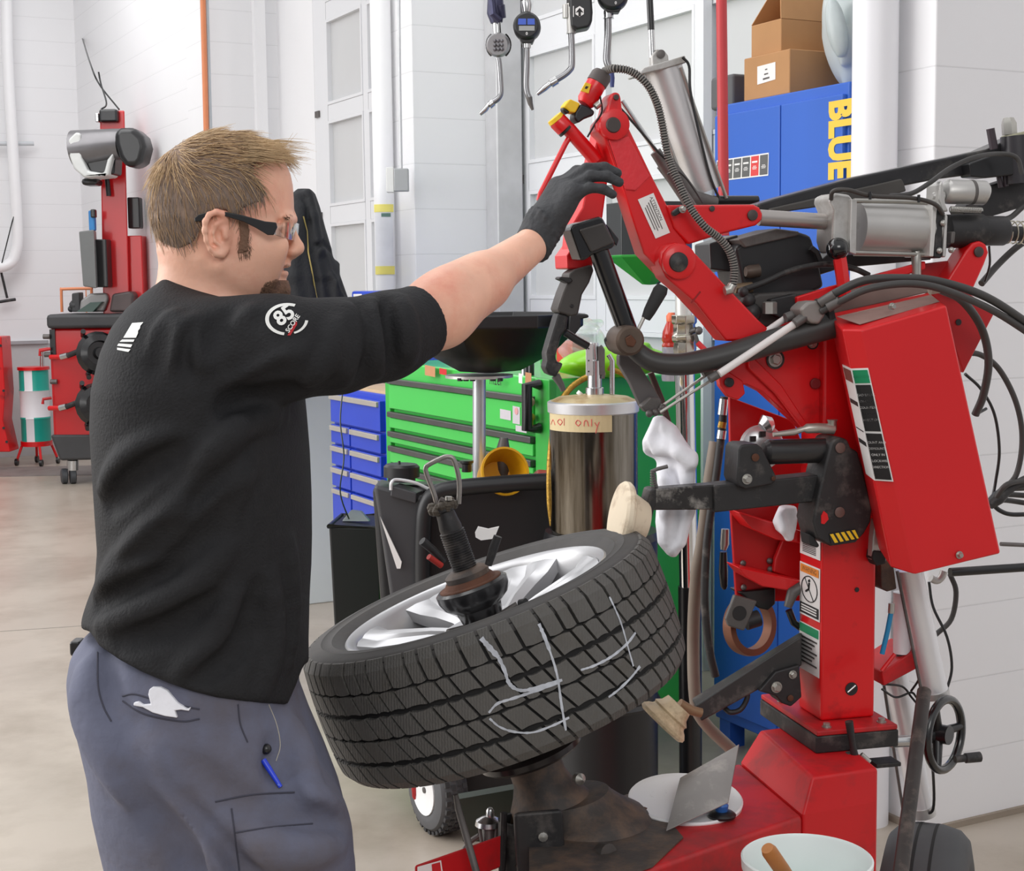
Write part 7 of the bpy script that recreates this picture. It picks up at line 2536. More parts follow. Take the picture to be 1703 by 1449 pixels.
for pts in ([(1466, 1146, 0.06), (1490, 1160, 0.05), (1515, 1152, 0.05), (1524, 1160, 0.05)], [(1466, 1138, 0.08), (1500, 1142, 0.07), (1516, 1160, 0.06), (1526, 1172, 0.05)], [(1515, 1150, 0.06), (1528, 1130, 0.05), (1530, 1110, 0.05)]):
    bar('thin_wire', pts, 0, 0.0022, BLK, mc, 8, 6)
bar('side_line', [(1545, 968, 0.05), (1552, 1010, 0.05), (1575, 1060, 0.04), (1583, 1110, 0.04), (1574, 1150, 0.04)], 0, 0.0028, BLK, mc, 8, 6)
bar('side_line', [(1580, 955, 0.05), (1590, 985, 0.05), (1582, 1030, 0.06), (1556, 1056, 0.06)], 0, 0.005, HG, mc, 10, 6)
# hanging hoses on the left of the frame
bar('hanging_hose', [(1205, 660, 0.2), (1200, 720, 0.2), (1190, 800, 0.2), (1176, 900, 0.2), (1172, 1000, 0.2), (1180, 1080, 0.2), (1190, 1125, 0.2)], 0, 0.008, HOSE, mc, 14, 6)
bar('hose_coupler', [(1204, 664), (1201, 690)], 0.19, 0.009, STEEL, mc, 12)
bar('hose_nut', [(1202, 702), (1200, 712)], 0.19, 0.008, BRASS, mc, 8)
bar('hose_coupler', [(1201, 716), (1199, 730)], 0.19, 0.009, STEEL, mc, 12)
bar('thick_hose', [(1190, 735, 0.22), (1180, 800, 0.22), (1168, 900, 0.24), (1158, 960, 0.26), (1153, 1060, 0.3), (1156, 1160, 0.3), (1170, 1200, 0.3), (1220, 1250, 0.28)], 0, 0.0125, M('hose_tan', (128, 116, 104), 0.6, var=0.1), mc, 16, 6)
cg = bar('blow_gun', [(1206, 880), (1205, 905), (1203, 915)], 0.2, [0.008, 0.009, 0.006], BOLT, mc, 12)
bar('blow_gun_handle', [(1203, 918), (1203, 950), (1204, 975), (1205, 980)], 0.2, [0.007, 0.009, 0.007, 0.004], BLK, cg, 14)
# rusty ring with its square plate
rgc = PM(1247, 1040, 0.18)
m = MB()
rax = (-MD + ME * 0.35 + UP * 0.12).normalized()
m.lathe([(0.046, -0.012), (0.059, -0.012), (0.0605, 0.0), (0.059, 0.012), (0.046, 0.012)], rgc, rax, 48, True)
m.build('steel_ring', M('ring_brown', (124, 82, 62), 0.5, metal=0.5, var=0.15, scale=12), mc)
plate('ring_plate', [(1208, 1030), (1222, 990), (1260, 1000), (1238, 1050), (1212, 1042)], 0.12, 0.012, GREYST)
MB().lathe([(0.0001, 0), (0.014, 0), (0.014, 0.001), (0.0001, 0.001)], PM(1230, 1020, 0.119), (-MD + UP * 0.1), 24).build('plate_hole', INK, mc)
plate('ring_hanger', [(1228, 985), (1290, 978), (1290, 1005), (1278, 1016), (1262, 1012)], 0.15, 0.05, BLK)
bar('ring_bush', [(1240, 1035), (1262, 1028)], 0.15, 0.016, BLKD, mc, 16)
bar('clamp_jaw', [(1310, 1010), (1318, 985), (1336, 975)], 0.10, [0.008, 0.012, 0.012], GREYST, mc, 12)
bar('clamp_jaw', [(1312, 1015), (1320, 1036), (1334, 1046)], 0.10, 0.007, BLK, mc, 12)
# bucket cradle on the base
m = MB()
bcx = P(1342, 1425, 2.12)
m.lathe([(0.0001, 0), (0.11, 0), (0.11, 0.012), (0.0001, 0.012)], V((bcx.x, bcx.y, 0.545)), UP, 32)
m.hexa([V((bcx.x - 0.05, bcx.y, 0.53)), V((bcx.x + 0.05, bcx.y, 0.53)), V((bcx.x + 0.05, 2.62, 0.53)), V((bcx.x - 0.05, 2.62, 0.53)), V((bcx.x - 0.05, bcx.y, 0.545)), V((bcx.x + 0.05, bcx.y, 0.545)), V((bcx.x + 0.05, 2.62, 0.545)), V((bcx.x - 0.05, 2.62, 0.545))])
m.build('bucket_cradle', BLKD, mc)

# the second rag, tucked in the frame
rag([(846, 1296, 1324, 0.02), (860, 1290, 1326, 0.03), (872, 1285, 1325, 0.03), (885, 1290, 1323, 0.025), (896, 1304, 1318, 0.015)], 2.80, 'cleaning_rag',
    'small white rag tucked into the red frame under the black roller arm', [([(1298, 858), (1306, 880), (1312, 894)], 0.006, False), ([(1315, 855), (1318, 885)], 0.006, True)], h=0.003)
# ================================================================ loose things round the machine base
lid = thing('bucket_lid', 'round white plastic bucket lid lying on the red machine deck', 'lid', PZ(1140, 1330, 0.67))
lc = P(1140, 1332, 2.565)
lax = V((0.02, -0.11, 1)).normalized()
MB().lathe([(0.0001, 0.0), (0.090, 0.0), (0.090, -0.004), (0.099, -0.004), (0.1005, 0.004), (0.098, 0.007), (0.094, 0.005), (0.086, 0.003), (0.0001, 0.003)], lc, lax, 56).build('lid_disc', M('lid_white', (232, 232, 232), 0.4, var=0.02, dirt=(150, 150, 148), dirt_amt=0.12, dscale=22), lid)
pl_ = [P(1231, 1246, 2.62), P(1213, 1343, 2.50), P(1110, 1390, 2.42), P(1133, 1302, 2.58)]
nn = (pl_[1] - pl_[0]).cross(pl_[3] - pl_[0]).normalized()
if nn.y > 0:
    nn = -nn
m = MB()
m.prism([p + nn * 0.012 for p in pl_], nn * -0.0025)
o = m.build('scraper_plate', M('scraped_metal', (150, 147, 144), 0.45, metal=0.5, var=0.15, scale=8, dirt=(196, 190, 184), dirt_amt=0.3, dscale=12), None, bevel=0.0008)
tag(o, 'bare grey sheet metal plate leaning over the white lid', 'plate')
kb = thing('valve_cap', 'black knob with a blue centre at the tip of the grey metal plate', 'knob', PZ(1200, 1362, ZD))
kc = PZ(1200, 1362, ZD)
MB().lathe([(0.0001, 0), (0.024, 0), (0.025, 0.004), (0.02, 0.008), (0.012, 0.01), (0.0001, 0.01)], kc + UP * 0.004, UP, 24).build('cap_disc', BLK, kb)
MB().lathe([(0.0001, 0), (0.010, 0), (0.012, 0.012), (0.008, 0.018), (0.0001, 0.018)], kc + UP * 0.012, UP, 18).build('cap_centre', M('cap_blue', (40, 96, 170), 0.35), kb)

bk_ = thing('lube_bucket', 'white tyre lubricant bucket with pale green soap film, at the bottom right', 'bucket', V((bcx.x, bcx.y, 0.557)))
bc0 = V((bcx.x, bcx.y, 0))
BW = M('bucket_white', (226, 232, 230), 0.4, var=0.03, scale=6)
zt_ = bcx.z
MB().lathe([(0.0001, 0.557), (0.080, 0.557), (0.092, zt_ - 0.02), (0.0945, zt_ - 0.018), (0.0955, zt_ - 0.002), (0.093, zt_), (0.090, zt_ - 0.004), (0.086, zt_ - 0.09), (0.0001, zt_ - 0.09)], bc0, UP, 56).build('bucket_wall', BW, bk_)
MB().lathe([(0.0001, zt_ - 0.058), (0.0868, zt_ - 0.058), (0.0868, zt_ - 0.066), (0.0001, zt_ - 0.066)], bc0, UP, 40).build('lubricant', M('soap_film', (206, 224, 220), 0.3, var=0.06, scale=14, dirt=(150, 190, 180), dirt_amt=0.4, dscale=14), bk_)
m = MB()
for a in np.linspace(3.5, 6.0, 14):
    r0, r1 = 0.0905, 0.087
m.build('soap_streak', BW, bk_) if False else None
m = MB()
m.tube([bc0 + V((0.096 * math.cos(a), 0.096 * math.sin(a), zt_ - 0.03 - 0.03 * math.sin(max(0, a - PI)) * 1.0)) for a in np.linspace(PI, 2 * PI, 20)], 0.002, 8)
m.build('bucket_bail', STEEL, bk_)
br = thing('brush', 'wooden brush handle standing in the white lubricant bucket', 'brush', P(1300, 1452, 2.06))
MB().tube([P(1276, 1411, 2.04), P(1280, 1417, 2.043), P(1300, 1446, 2.07), P(1322, 1480, 2.10)], [0.009, 0.0115, 0.0115, 0.011], 20).build('brush_handle', M('handle_wood', (176, 112, 56), 0.5, var=0.1, scale=8, stretch=(1, 1, 6)), br)
c_ = P(1334, 1498, 2.115)
m = MB()
m.tube([P(1320, 1478, 2.098), P(1340, 1508, 2.12)], [0.013, 0.018], 14)
m.build('brush_head', M('bristle_dark', (70, 52, 38), 0.8, var=0.2, scale=60), br)

rd_a, rd_b = P(1537, 1150, 2.62), P(1497, 1460, 2.30)
dr_ = (rd_b - rd_a)
end = rd_a + dr_ * ((0.012 - rd_a.z) / dr_.z)
o = MB().tube([rd_a, end], 0.0125, 16).build('pry_bar', M('bar_brown', (58, 52, 50), 0.5, metal=0.3, var=0.2, scale=14, dirt=(110, 96, 88), dirt_amt=0.3, dscale=20))
tag(o, 'long dark steel bar leaning beside the black handwheel', 'bar')

# tyre standing at the bottom right
R_ = 0.25
Ys = F * (CAMH - 2 * R_) / (1403 - 458)
c_ = P(1541, 1420, Ys)
c_ = V((c_.x, Ys, R_))
sp_t = thing('spare_tyre', 'plain black tyre standing at the bottom right below the leaning bar', 'tyre', (c_.x, c_.y, 0))
ax_ = V((0.93, -0.36, 0)).normalized()
MB().lathe([(0.13, 0.05), (0.15, 0.07), (0.19, 0.082), (0.225, 0.075), (0.242, 0.058), (0.25, 0.025), (0.25, -0.025), (0.242, -0.058), (0.225, -0.075), (0.19, -0.082), (0.15, -0.07), (0.13, -0.05)], c_, ax_, 64, True).build('tyre_casing', M('tyre_dusty', (74, 74, 76), 0.7, var=0.08, bump=0.05), sp_t)
m = MB()
for h in (-0.016, 0.016):
    m.lathe([(0.2505, h - 0.003), (0.2505, h + 0.003), (0.249, h + 0.003), (0.249, h - 0.003)], c_, ax_, 64, True)
m.build('tread_groove', TYRG, sp_t)
# ================================================================ the mechanic
YM = 2.17
person = thing('person', 'man in black long sleeved shirt, grey work trousers and safety glasses reaching to the machine', 'person', (P(330, 1400, YM).x, YM, 0))
SKIN = M('skin', (236, 182, 156), 0.48, var=0.07, scale=22, sss=0.12, bump=0.06, bscale=160, dirt=(224, 150, 128), dirt_amt=0.35, dscale=9)


def tri(s, p):
    q = (np.array(p) - s.lo) / s.h
    i = np.clip(np.floor(q).astype(int), 0, s.n - 2)
    f = np.clip(q - i, 0, 1)
    c = s.F[i[0]:i[0] + 2, i[1]:i[1] + 2, i[2]:i[2] + 2]
    c = c[0] * (1 - f[0]) + c[1] * f[0]
    c = c[0] * (1 - f[1]) + c[1] * f[1]
    return float(c[0] * (1 - f[2]) + c[1] * f[2])


def rayhit(s, px, py, y0=1.75, y1=2.7):
    y, st = y0, s.h * 0.8
    last = tri(s, P(px, py, y0))
    while y < y1:
        v = tri(s, P(px, py, y + st))
        if v < 0:
            a, b = y, y + st
            for _ in range(12):
                c = (a + b) / 2
                if tri(s, P(px, py, c)) < 0:
                    b = c
                else:
                    a = c
            return P(px, py, b)
        y += st
    return P(px, py, YM)


def proj(x, y, z):
    """world arrays to pixels"""
    rx, ry, rz = x, y, z - CAMH
    dep = rx * _f.x + ry * _f.y + rz * _f.z
    a = rx * _r.x + ry * _r.y + rz * _r.z
    b = rx * _u.x + ry * _u.y + rz * _u.z
    return W / 2 + F * a / dep, H / 2 - F * b / dep


def poly_dist(px, py, poly):
    d = np.full(px.shape, 1e9)
    ins = np.zeros(px.shape, bool)
    n = len(poly)
    for i in range(n):
        ax, ay = poly[i]
        bx_, by = poly[(i + 1) % n]
        ex, ey = bx_ - ax, by - ay
        t = np.clip(((px - ax) * ex + (py - ay) * ey) / (ex * ex + ey * ey + 1e-9), 0, 1)
        d = np.minimum(d, np.hypot(px - ax - t * ex, py - ay - t * ey))
        c = ((ay > py) != (by > py)) & (px < (bx_ - ax) * (py - ay) / (by - ay + 1e-12) + ax)
        ins ^= c
    return np.where(ins, -d, d)


def pz(y, Y=YM):
    return P(400, y, Y).z


def mx(x, y, Y=YM):
    return P(x, y, Y).x


def rows(tab, Y=YM):
    return [(P((a + b) / 2, y, Y).z, P(a, y, Y).x, P(b, y, Y).x, w) for y, a, b, w in tab]


# ---- head
lo = (mx(232, 350), YM - 0.125, pz(580))
hi = (mx(512, 350), YM + 0.125, pz(222))
hd_ = SDF(lo, hi, 0.0023)
HEAD = [(234, 345, 415, .030), (243, 312, 445, .048), (256, 292, 465, .060), (272, 277, 474, .068), (290, 269, 482, .0735), (310, 264, 486, .0765), (335, 262, 487.5, .0780), (355, 262, 488, .0780), (368, 263, 484, .0770),
        (382, 266, 481, .0755), (400, 270, 478, .073), (418, 276, 475, .0695), (432, 290, 473, .065), (448, 315, 470, .0595), (464, 345, 468, .0535), (480, 368, 468, .046), (493, 392, 464, .037), (501, 408, 456, .027)]
hd_.loft(rows(HEAD), YM, 0.004, ex=2.25)
hd_.cone(P(332, 410, YM), P(322, 520, YM), 0.052, 0.058, 0.03)
hd_.cone(P(338, 440, YM - 0.012), P(380, 520, YM - 0.02), 0.040, 0.046, 0.03)
hd_.cone(P(338, 440, YM + 0.012), P(380, 520, YM + 0.02), 0.040, 0.046, 0.03)
hd_.ell(P(318, 560, YM), (0.10, 0.115, 0.05), 0.04)
# sternomastoid, jaw line, cheek
for sg in (-1, 1):
    hd_.cone(P(345, 428, YM + sg * 0.058), P(408, 530, YM + sg * 0.030), 0.009, 0.011, 0.02)
    hd_.cone(P(372, 440, YM + sg * 0.062), P(440, 490, YM + sg * 0.030), 0.010, 0.012, 0.02)
    hd_.ell(P(438, 408, YM + sg * 0.050), (0.034, 0.018, 0.022), 0.03)
    hd_.ell(P(425, 445, YM + sg * 0.046), (0.032, 0.018, 0.028), 0.03)
    # eye socket, lids
    hd_.ell(P(478, 381, YM + sg * 0.034), (0.014, 0.017, 0.0105), 0.012, cut=True)
    hd_.ell(P(472.5, 382, YM + sg * 0.032), (0.0125, 0.0135, 0.0115), 0.004)
    hd_.cone(P(477, 377, YM + sg * 0.020), P(466, 378, YM + sg * 0.047), 0.0035, 0.003, 0.005)
    hd_.cone(P(487, 366, YM + sg * 0.012), P(478, 364, YM + sg * 0.046), 0.006, 0.005, 0.012)
    hd_.ell(P(486, 419, YM + sg * 0.0095), (0.0085, 0.0070, 0.0065), 0.006)
    hd_.ell(P(489.5, 424, YM + sg * 0.006), (0.004, 0.0032, 0.003), 0.003, cut=True)
# nose
hd_.cone(P(481, 377, YM), P(493.5, 408, YM), 0.0065, 0.0085, 0.010)
hd_.ell(P(494.5, 414, YM), (0.0092, 0.0095, 0.0082), 0.008)
hd_.cone(P(484, 424, YM), P(474, 432, YM), 0.006, 0.006, 0.010)
# mouth
hd_.ell(P(474.5, 440.5, YM), (0.0075, 0.021, 0.0055), 0.006)
hd_.ell(P(470.5, 454.5, YM), (0.0075, 0.019, 0.006), 0.006)
hd_.ell(P(475, 448, YM), (0.012, 0.020, 0.0018), 0.003, cut=True)
hd_.ell(P(463, 484, YM), (0.016, 0.022, 0.016), 0.015)
# ears
for sg in (-1, 1):
    ey = YM + sg * 0.079

    def E(x, y, o):
        return P(x, y, YM - 0.079 - 0.0) + V((0, 0, 0)) if False else V((P(x, y, YM - 0.085).x, YM + sg * (0.079 + o), P(x, y, YM - 0.085).z))
    hd_.ell(E(361, 388, -0.002), (0.0175, 0.0075, 0.030), 0.008, ex=(1, 0, 0.0), ez=(-0.12, sg * 0.1, 1))
    rim_ = [(374, 366, 0.002), (371, 356, 0.006), (361, 353, 0.009), (350, 358, 0.012), (344, 369, 0.014), (343, 384, 0.014), (346, 400, 0.012), (352, 414, 0.009), (359, 423, 0.006), (368, 424, 0.003), (374, 417, 0.0)]
    hd_.chain([E(*q) for q in rim_], 0.0042, 0.004)
    hd_.ell(E(358, 388, 0.010), (0.0095, 0.006, 0.022), 0.005, ex=(1, 0, 0), ez=(-0.12, 0, 1), cut=True)
    hd_.chain([E(368, 368, 0.004), E(358, 374, 0.006), E(354, 388, 0.006), E(358, 402, 0.006), E(367, 410, 0.004)], 0.0028, 0.004)
    hd_.ell(E(366, 392, 0.006), (0.006, 0.006, 0.008), 0.004, cut=True)
    hd_.cone(E(373, 386, 0.003), E(374, 394, 0.003), 0.0042, 0.004, 0.004)
    hd_.ell(E(365, 419, 0.001), (0.008, 0.005, 0.007), 0.005)

# ---- right forearm (bare) and the hands
DF = (P(888, 405, 2.44) - P(700, 540, 2.20)).normalized()
WR = P(889, 405, 2.44)
arm = SDF((mx(640, 500, 2.2), 2.02, P(700, 640, 2.2).z), (P(1040, 350, 2.5).x, 2.62, P(950, 255, 2.5).z), 0.0032)
arm.cone(P(655, 555, 2.155), P(730, 520, 2.225), 0.048, 0.0475, 0.03)
arm.cone(P(730, 520, 2.225), P(800, 470, 2.31), 0.0475, 0.0395, 0.03)
arm.cone(P(800, 470, 2.31), WR, 0.0395, 0.0275, 0.03)
arm.ell(P(752, 496, 2.25), (0.075, 0.040, 0.046), 0.03, ex=tuple(DF))


def hand(s, wr, D, N, tips, infl=0.0, k=0.007):
    """palm, four fingers of different lengths and a thumb; N is the back of the hand, T points to the thumb side"""
    T = N.cross(D).normalized()
    s.cone(wr - D * 0.01, wr + D * 0.03, 0.0225 + infl, 0.024 + infl, 0.02)
    for o in (-0.026, -0.009, 0.009, 0.026):
        s.cone(wr + D * 0.02 + T * o * 0.55, wr + D * 0.088 + T * o, 0.0155 + infl, 0.0125 + infl, 0.016)
    s.ell(wr + D * 0.05 - N * 0.006, (0.045, 0.034, 0.015), 0.015, ex=tuple(D), ez=tuple(N))
    fing = [(0.0235, 0.086, (0.041, 0.025, 0.021), 0.0088), (0.0080, 0.091, (0.046, 0.029, 0.022), 0.0092), (-0.0080, 0.088, (0.042, 0.027, 0.021), 0.0088), (-0.0235, 0.080, (0.033, 0.021, 0.018), 0.0078)]
    for i, (o, l, ls, r) in enumerate(fing):
        p = wr + D * l + T * o
        for j, (d, L) in enumerate(zip(tips[i], ls)):
            q = p + d.normalized() * L
            r0, r1 = r * (1 - 0.08 * j) + infl, r * (1 - 0.08 * (j + 1)) + infl
            s.cone(p, q, r0, r1, k if j == 0 else 0.004)
            p = q
    tb_ = wr + D * 0.022 + T * 0.022 - N * 0.006
    t1 = tb_ + (D * 0.6 + T * 0.55 - N * 0.6).normalized() * 0.042
    t2 = t1 + (D * 0.9 + T * 0.1 - N * 0.45).normalized() * 0.030
    t3 = t2 + (D * 0.95 - T * 0.1 - N * 0.3).normalized() * 0.024
    s.cone(tb_, t1, 0.0135 + infl, 0.0105 + infl, 0.012)
    s.cone(t1, t2, 0.0105 + infl, 0.0098 + infl, 0.004)
    s.cone(t2, t3, 0.0098 + infl, 0.0075 + infl, 0.004)


HD = V((0.53, 0.06, 0.84)).normalized()
HN = V((-0.66, -0.58, 0.40))
HN = (HN - HD * HN.dot(HD)).normalized()
TIPS = [
    [V((0.80, 0.02, 0.60)), V((0.98, 0.0, 0.10)), V((0.90, -0.02, -0.35))],
    [V((0.80, -0.02, 0.58)), V((0.98, -0.02, 0.06)), V((0.90, -0.03, -0.40))],
    [V((0.84, -0.05, 0.50)), V((0.98, -0.03, -0.02)), V((0.88, -0.03, -0.45))],
    [V((0.88, -0.08, 0.40)), V((0.97, -0.05, -0.10)), V((0.86, -0.03, -0.50))]]
HW = P(893, 392, 2.45)
hand(arm, HW, HD, HN, TIPS, -0.0022)
# left arm and hand hang out of sight on the far side
la_ = SDF((mx(280, 800, 2.4), 2.28, 0.80), (mx(500, 800, 2.4), 2.56, 1.30), 0.005)
LE, LW = P(345, 800, 2.42), P(430, 880, 2.42)
la_.cone(P(335, 700, 2.40), LE, 0.042, 0.042, 0.02)
la_.cone(LE, LW, 0.042, 0.027, 0.02)
hand(la_, LW, V((0.75, 0, -0.66)).normalized(), V((0, 1, 0)), [[V((0.6, 0, -0.8)), V((0.3, -0.1, -0.95)), V((0.0, -0.2, -0.95))]] * 4, 0.0)
# hidden trunk and legs inside the clothes
tk_ = SDF((mx(150, 800), YM - 0.24, 0.02), (mx(620, 800), YM + 0.24, pz(500)), 0.011)
tk_.cone(P(322, 530, YM), P(335, 640, YM), 0.07, 0.12, 0.05)
tk_.ell(P(335, 700, YM), (0.115, 0.16, 0.2), 0.05)
tk_.ell(P(335, 900, YM), (0.11, 0.14, 0.2), 0.05)
tk_.ell(P(325, 1130, YM), (0.115, 0.15, 0.13), 0.05)
KN_R, KN_L = V((P(455, 1449, 2.06).x, 2.07, 0.50)), V((P(335, 1449, 2.24).x, 2.25, 0.50))
AN_R, AN_L = V((KN_R.x - 0.02, 2.07, 0.09)), V((KN_L.x - 0.03, 2.26, 0.09))
tk_.chain([P(365, 1180, 2.09), KN_R, AN_R], [0.075, 0.055, 0.036], 0.03)
tk_.chain([P(310, 1180, 2.24), KN_L, AN_L], [0.075, 0.055, 0.036], 0.03)
for an in (AN_R, AN_L):
    tk_.cone(an + V((-0.03, 0, -0.05)), an + V((0.13, 0, -0.06)), 0.028, 0.022, 0.02)
body = np_mesh('body', [hd_.mesh(), arm.mesh(), la_.mesh(), tk_.mesh()], SKIN, person)

# ---- glove
GLV = M('glove_black', (52, 53, 56), 0.7, var=0.14, scale=26, bump=0.35, bscale=80)
gl = SDF((P(850, 400, 2.4).x, 2.33, P(900, 450, 2.4).z), (P(1045, 350, 2.5).x, 2.66, P(950, 250, 2.5).z), 0.0023)
hand(gl, HW, HD, HN, TIPS, 0.0012)
CW = WR - DF * 0.002
gl.cone(CW, HW + HD * 0.02, 0.0315, 0.030, 0.012)
for k in range(6):
    c_ = CW.lerp(HW + HD * 0.035, (k + 0.3) / 6)
    ax1 = DF.lerp(HD, k / 6).normalized()
    e1 = ax1.orthogonal().normalized()
    e2 = ax1.cross(e1)
    gl.chain([c_ + (e1 * math.cos(a) + e2 * math.sin(a)) * (0.0315 if k < 4 else 0.031) + ax1 * 0.003 * math.sin(3 * a + k) for a in np.linspace(0, 2 * PI, 17)], 0.0018, 0.004)
pl0 = WR - DF * 0.012


def cutplane(s, p0, nrm_, k=0.003):
    ax = [(s.lo[i] + np.arange(s.n[i]) * s.h).astype(np.float32) for i in range(3)]
    x, y, z = np.meshgrid(*ax, indexing='ij', sparse=True)
    d = (x - p0.x) * nrm_.x + (y - p0.y) * nrm_.y + (z - p0.z) * nrm_.z
    s.F = np.maximum(s.F, d)


cutplane(gl, pl0, -DF)
glove = np_mesh('glove', [gl.mesh()], GLV, person)
tag(glove, 'black knitted work glove')

# ---- shirt
SHIRT = M('shirt_black', (36, 36, 38), 0.75, var=0.12, scale=60, bump=0.25, bscale=240, spec=0.25)
shf = SDF((mx(120, 800), 1.84, pz(1215)), (mx(760, 540, 2.2), 2.50, pz(452)), 0.0042)
ST = [(463, 277, 300, .040), (470, 268, 322, .056), (482, 252, 352, .085), (495, 238, 392, .125), (512, 222, 432, .165), (540, 201, 468, .192), (580, 183, 488, .205), (640, 168, 500, .212), (700, 165, 506, .21), (760, 168, 511, .208), (830, 172, 514, .205), (900, 176, 515, .20), (950, 172, 514, .198),
      (985, 158, 512, .198), (1010, 150, 511, .198), (1045, 149, 510, .206), (1075, 150, 509, .212), (1130, 146, 509, .222), (1200, 150, 509, .226)]
shf.loft(rows(ST), YM, 0.006, ex=2.25)
SH = [P(372, 590, 2.055), P(470, 580, 2.045), P(560, 576, 2.09), P(640, 560, 2.14), P(735, 520, 2.225)]
shf.chain(SH, [0.072, 0.066, 0.0605, 0.057, 0.0535], 0.03)
shf.ell(P(400, 562, 2.05), (0.07, 0.055, 0.045), 0.04)
# far sleeve
shf.chain([P(350, 560, 2.33), P(342, 700, 2.40), P(345, 790, 2.42)], [0.085, 0.066, 0.060], 0.04)


def fold(s, pts, r, cut=False, k=0.022, sink=0.35):
    q = []
    for (x, y) in [(a.x, a.y) for a in spline([(x, y, 0) for x, y in pts], 3)]:
        p = rayhit(s, x, y)
        q.append(p + (ray(x, y).normalized()) * (r * (sink if not cut else -0.45)))
    n = len(q)
    rs_ = [r * (0.35 + 0.65 * math.sin(PI * (i + 0.5) / n)) for i in range(n)]
    s.chain(q, rs_, k, cut)


for pts, r, c in [
    ([(230, 903), (312, 835), (359, 767), (392, 700)], 0.014, False), ([(258, 905), (330, 845), (376, 780)], 0.012, True),
    ([(240, 935), (323, 878), (380, 824), (412, 770)], 0.013, False), ([(262, 945), (345, 890), (400, 830)], 0.012, True),
    ([(175, 962), (222, 918), (273, 875), (300, 840)], 0.013, False), ([(200, 960), (250, 915), (290, 880)], 0.010, True),
    ([(172, 815), (215, 762), (285, 722)], 0.010, False), ([(180, 845), (225, 795), (290, 750)], 0.010, True),
    ([(323, 535), (305, 565), (296, 600)], 0.009, False), ([(340, 540), (322, 575), (312, 610)], 0.009, True), ([(352, 545), (340, 575), (338, 605)], 0.009, False), ([(290, 525), (275, 560), (268, 600)], 0.008, False),
    ([(270, 530), (258, 570), (256, 610)], 0.008, True), ([(385, 520), (360, 545), (352, 585)], 0.008, True), ([(420, 520), (395, 540)], 0.008, False),
    ([(500, 585), (445, 622), (390, 640)], 0.012, False), ([(485, 612), (440, 645), (380, 668)], 0.011, True), ([(500, 650), (450, 664), (375, 680)], 0.012, True), ([(470, 690), (400, 712), (330, 770)], 0.011, False),
    ([(560, 540), (545, 590), (510, 630)], 0.010, False), ([(600, 510), (606, 560), (600, 625)], 0.008, True), ([(622, 505), (630, 555), (628, 620)], 0.008, False), ([(645, 500), (655, 550), (655, 610)], 0.008, True), ([(665, 498), (677, 545), (680, 600)], 0.007, False), ([(580, 515), (583, 570), (570, 635)], 0.008, False),
    ([(165, 985), (215, 955), (260, 940)], 0.012, False), ([(160, 1010), (215, 985), (290, 950)], 0.011, True), ([(170, 1040), (240, 1015), (320, 975), (380, 910)], 0.012, False), ([(200, 1070), (280, 1045), (350, 1000)], 0.010, True), ([(300, 1120), (350, 1070), (390, 990)], 0.010, False),
    ([(330, 1130), (400, 1080), (430, 980)], 0.010, True), ([(440, 1150), (455, 1060), (450, 960)], 0.009, False), ([(480, 1100), (485, 1000), (480, 900)], 0.008, False)]:
    fold(shf, pts, r, c)
shf.blur(1)
# sleeve cuff edges, hem, and the neck opening
ax = [(shf.lo[i] + np.arange(shf.n[i]) * shf.h) for i in range(3)]
gx_, gy_, gz_ = np.meshgrid(*ax, indexing='ij')
px_, py_ = proj(gx_, gy_, gz_)
cdir = (P(735, 520, 2.225) - P(640, 560, 2.14)).normalized()
cuff = P(702, 537, 2.193)
dcut = (gx_ - cuff.x) * cdir.x + (gy_ - cuff.y) * cdir.y + (gz_ - cuff.z) * cdir.z
dcut = np.where(gx_ > mx(600, 560), dcut, -1)
hem_x = [100, 150, 165, 200, 235, 280, 320, 360, 400, 440, 478, 492, 505, 560]
hem_y = [1040, 1050, 1074, 1098, 1117, 1136, 1150, 1160, 1166, 1170, 1172, 1140, 1105, 1090]
hcut = (py_ - np.interp(px_, hem_x, hem_y)) * 0.00085
hcut = np.where(gy_ > YM + 0.02, np.maximum(hcut, -1), hcut)
neck = (np.hypot((gx_ - mx(312, 470)), (gy_ - YM)) - 0.052)
neck = np.where(gz_ > pz(478), -neck, -1)
dcut = np.clip(dcut, -0.05, 0.05)
hcut = np.clip(hcut, -0.05, 0.05)
shf.F = (-smin(-shf.F, smin(-dcut, -hcut, 0.004), 0.006)).astype(np.float32)
del gx_, gy_, gz_, px_, py_, dcut, hcut, neck
shirt = np_mesh('shirt', [shf.mesh()], SHIRT, person, angle=55)


def decal(name, polys, s, mat, parent, lift=0.0016, cuts=1):
    bm = bmesh.new()
    for pl in polys:
        vs = [bm.verts.new((x, y, 0)) for x, y in pl]
        bm.faces.new(vs)
    bmesh.ops.triangulate(bm, faces=bm.faces)
    if cuts:
        bmesh.ops.subdivide_edges(bm, edges=bm.edges, cuts=cuts, use_grid_fill=True)
    for v in bm.verts:
        x, y = v.co.x, v.co.y
        v.co = rayhit(s, x, y) - ray(x, y).normalized() * lift
    me = bpy.data.meshes.new(name)
    bm.to_mesh(me)
    bm.free()
    me.materials.append(mat)
    return link(name, me, parent, smooth=False)


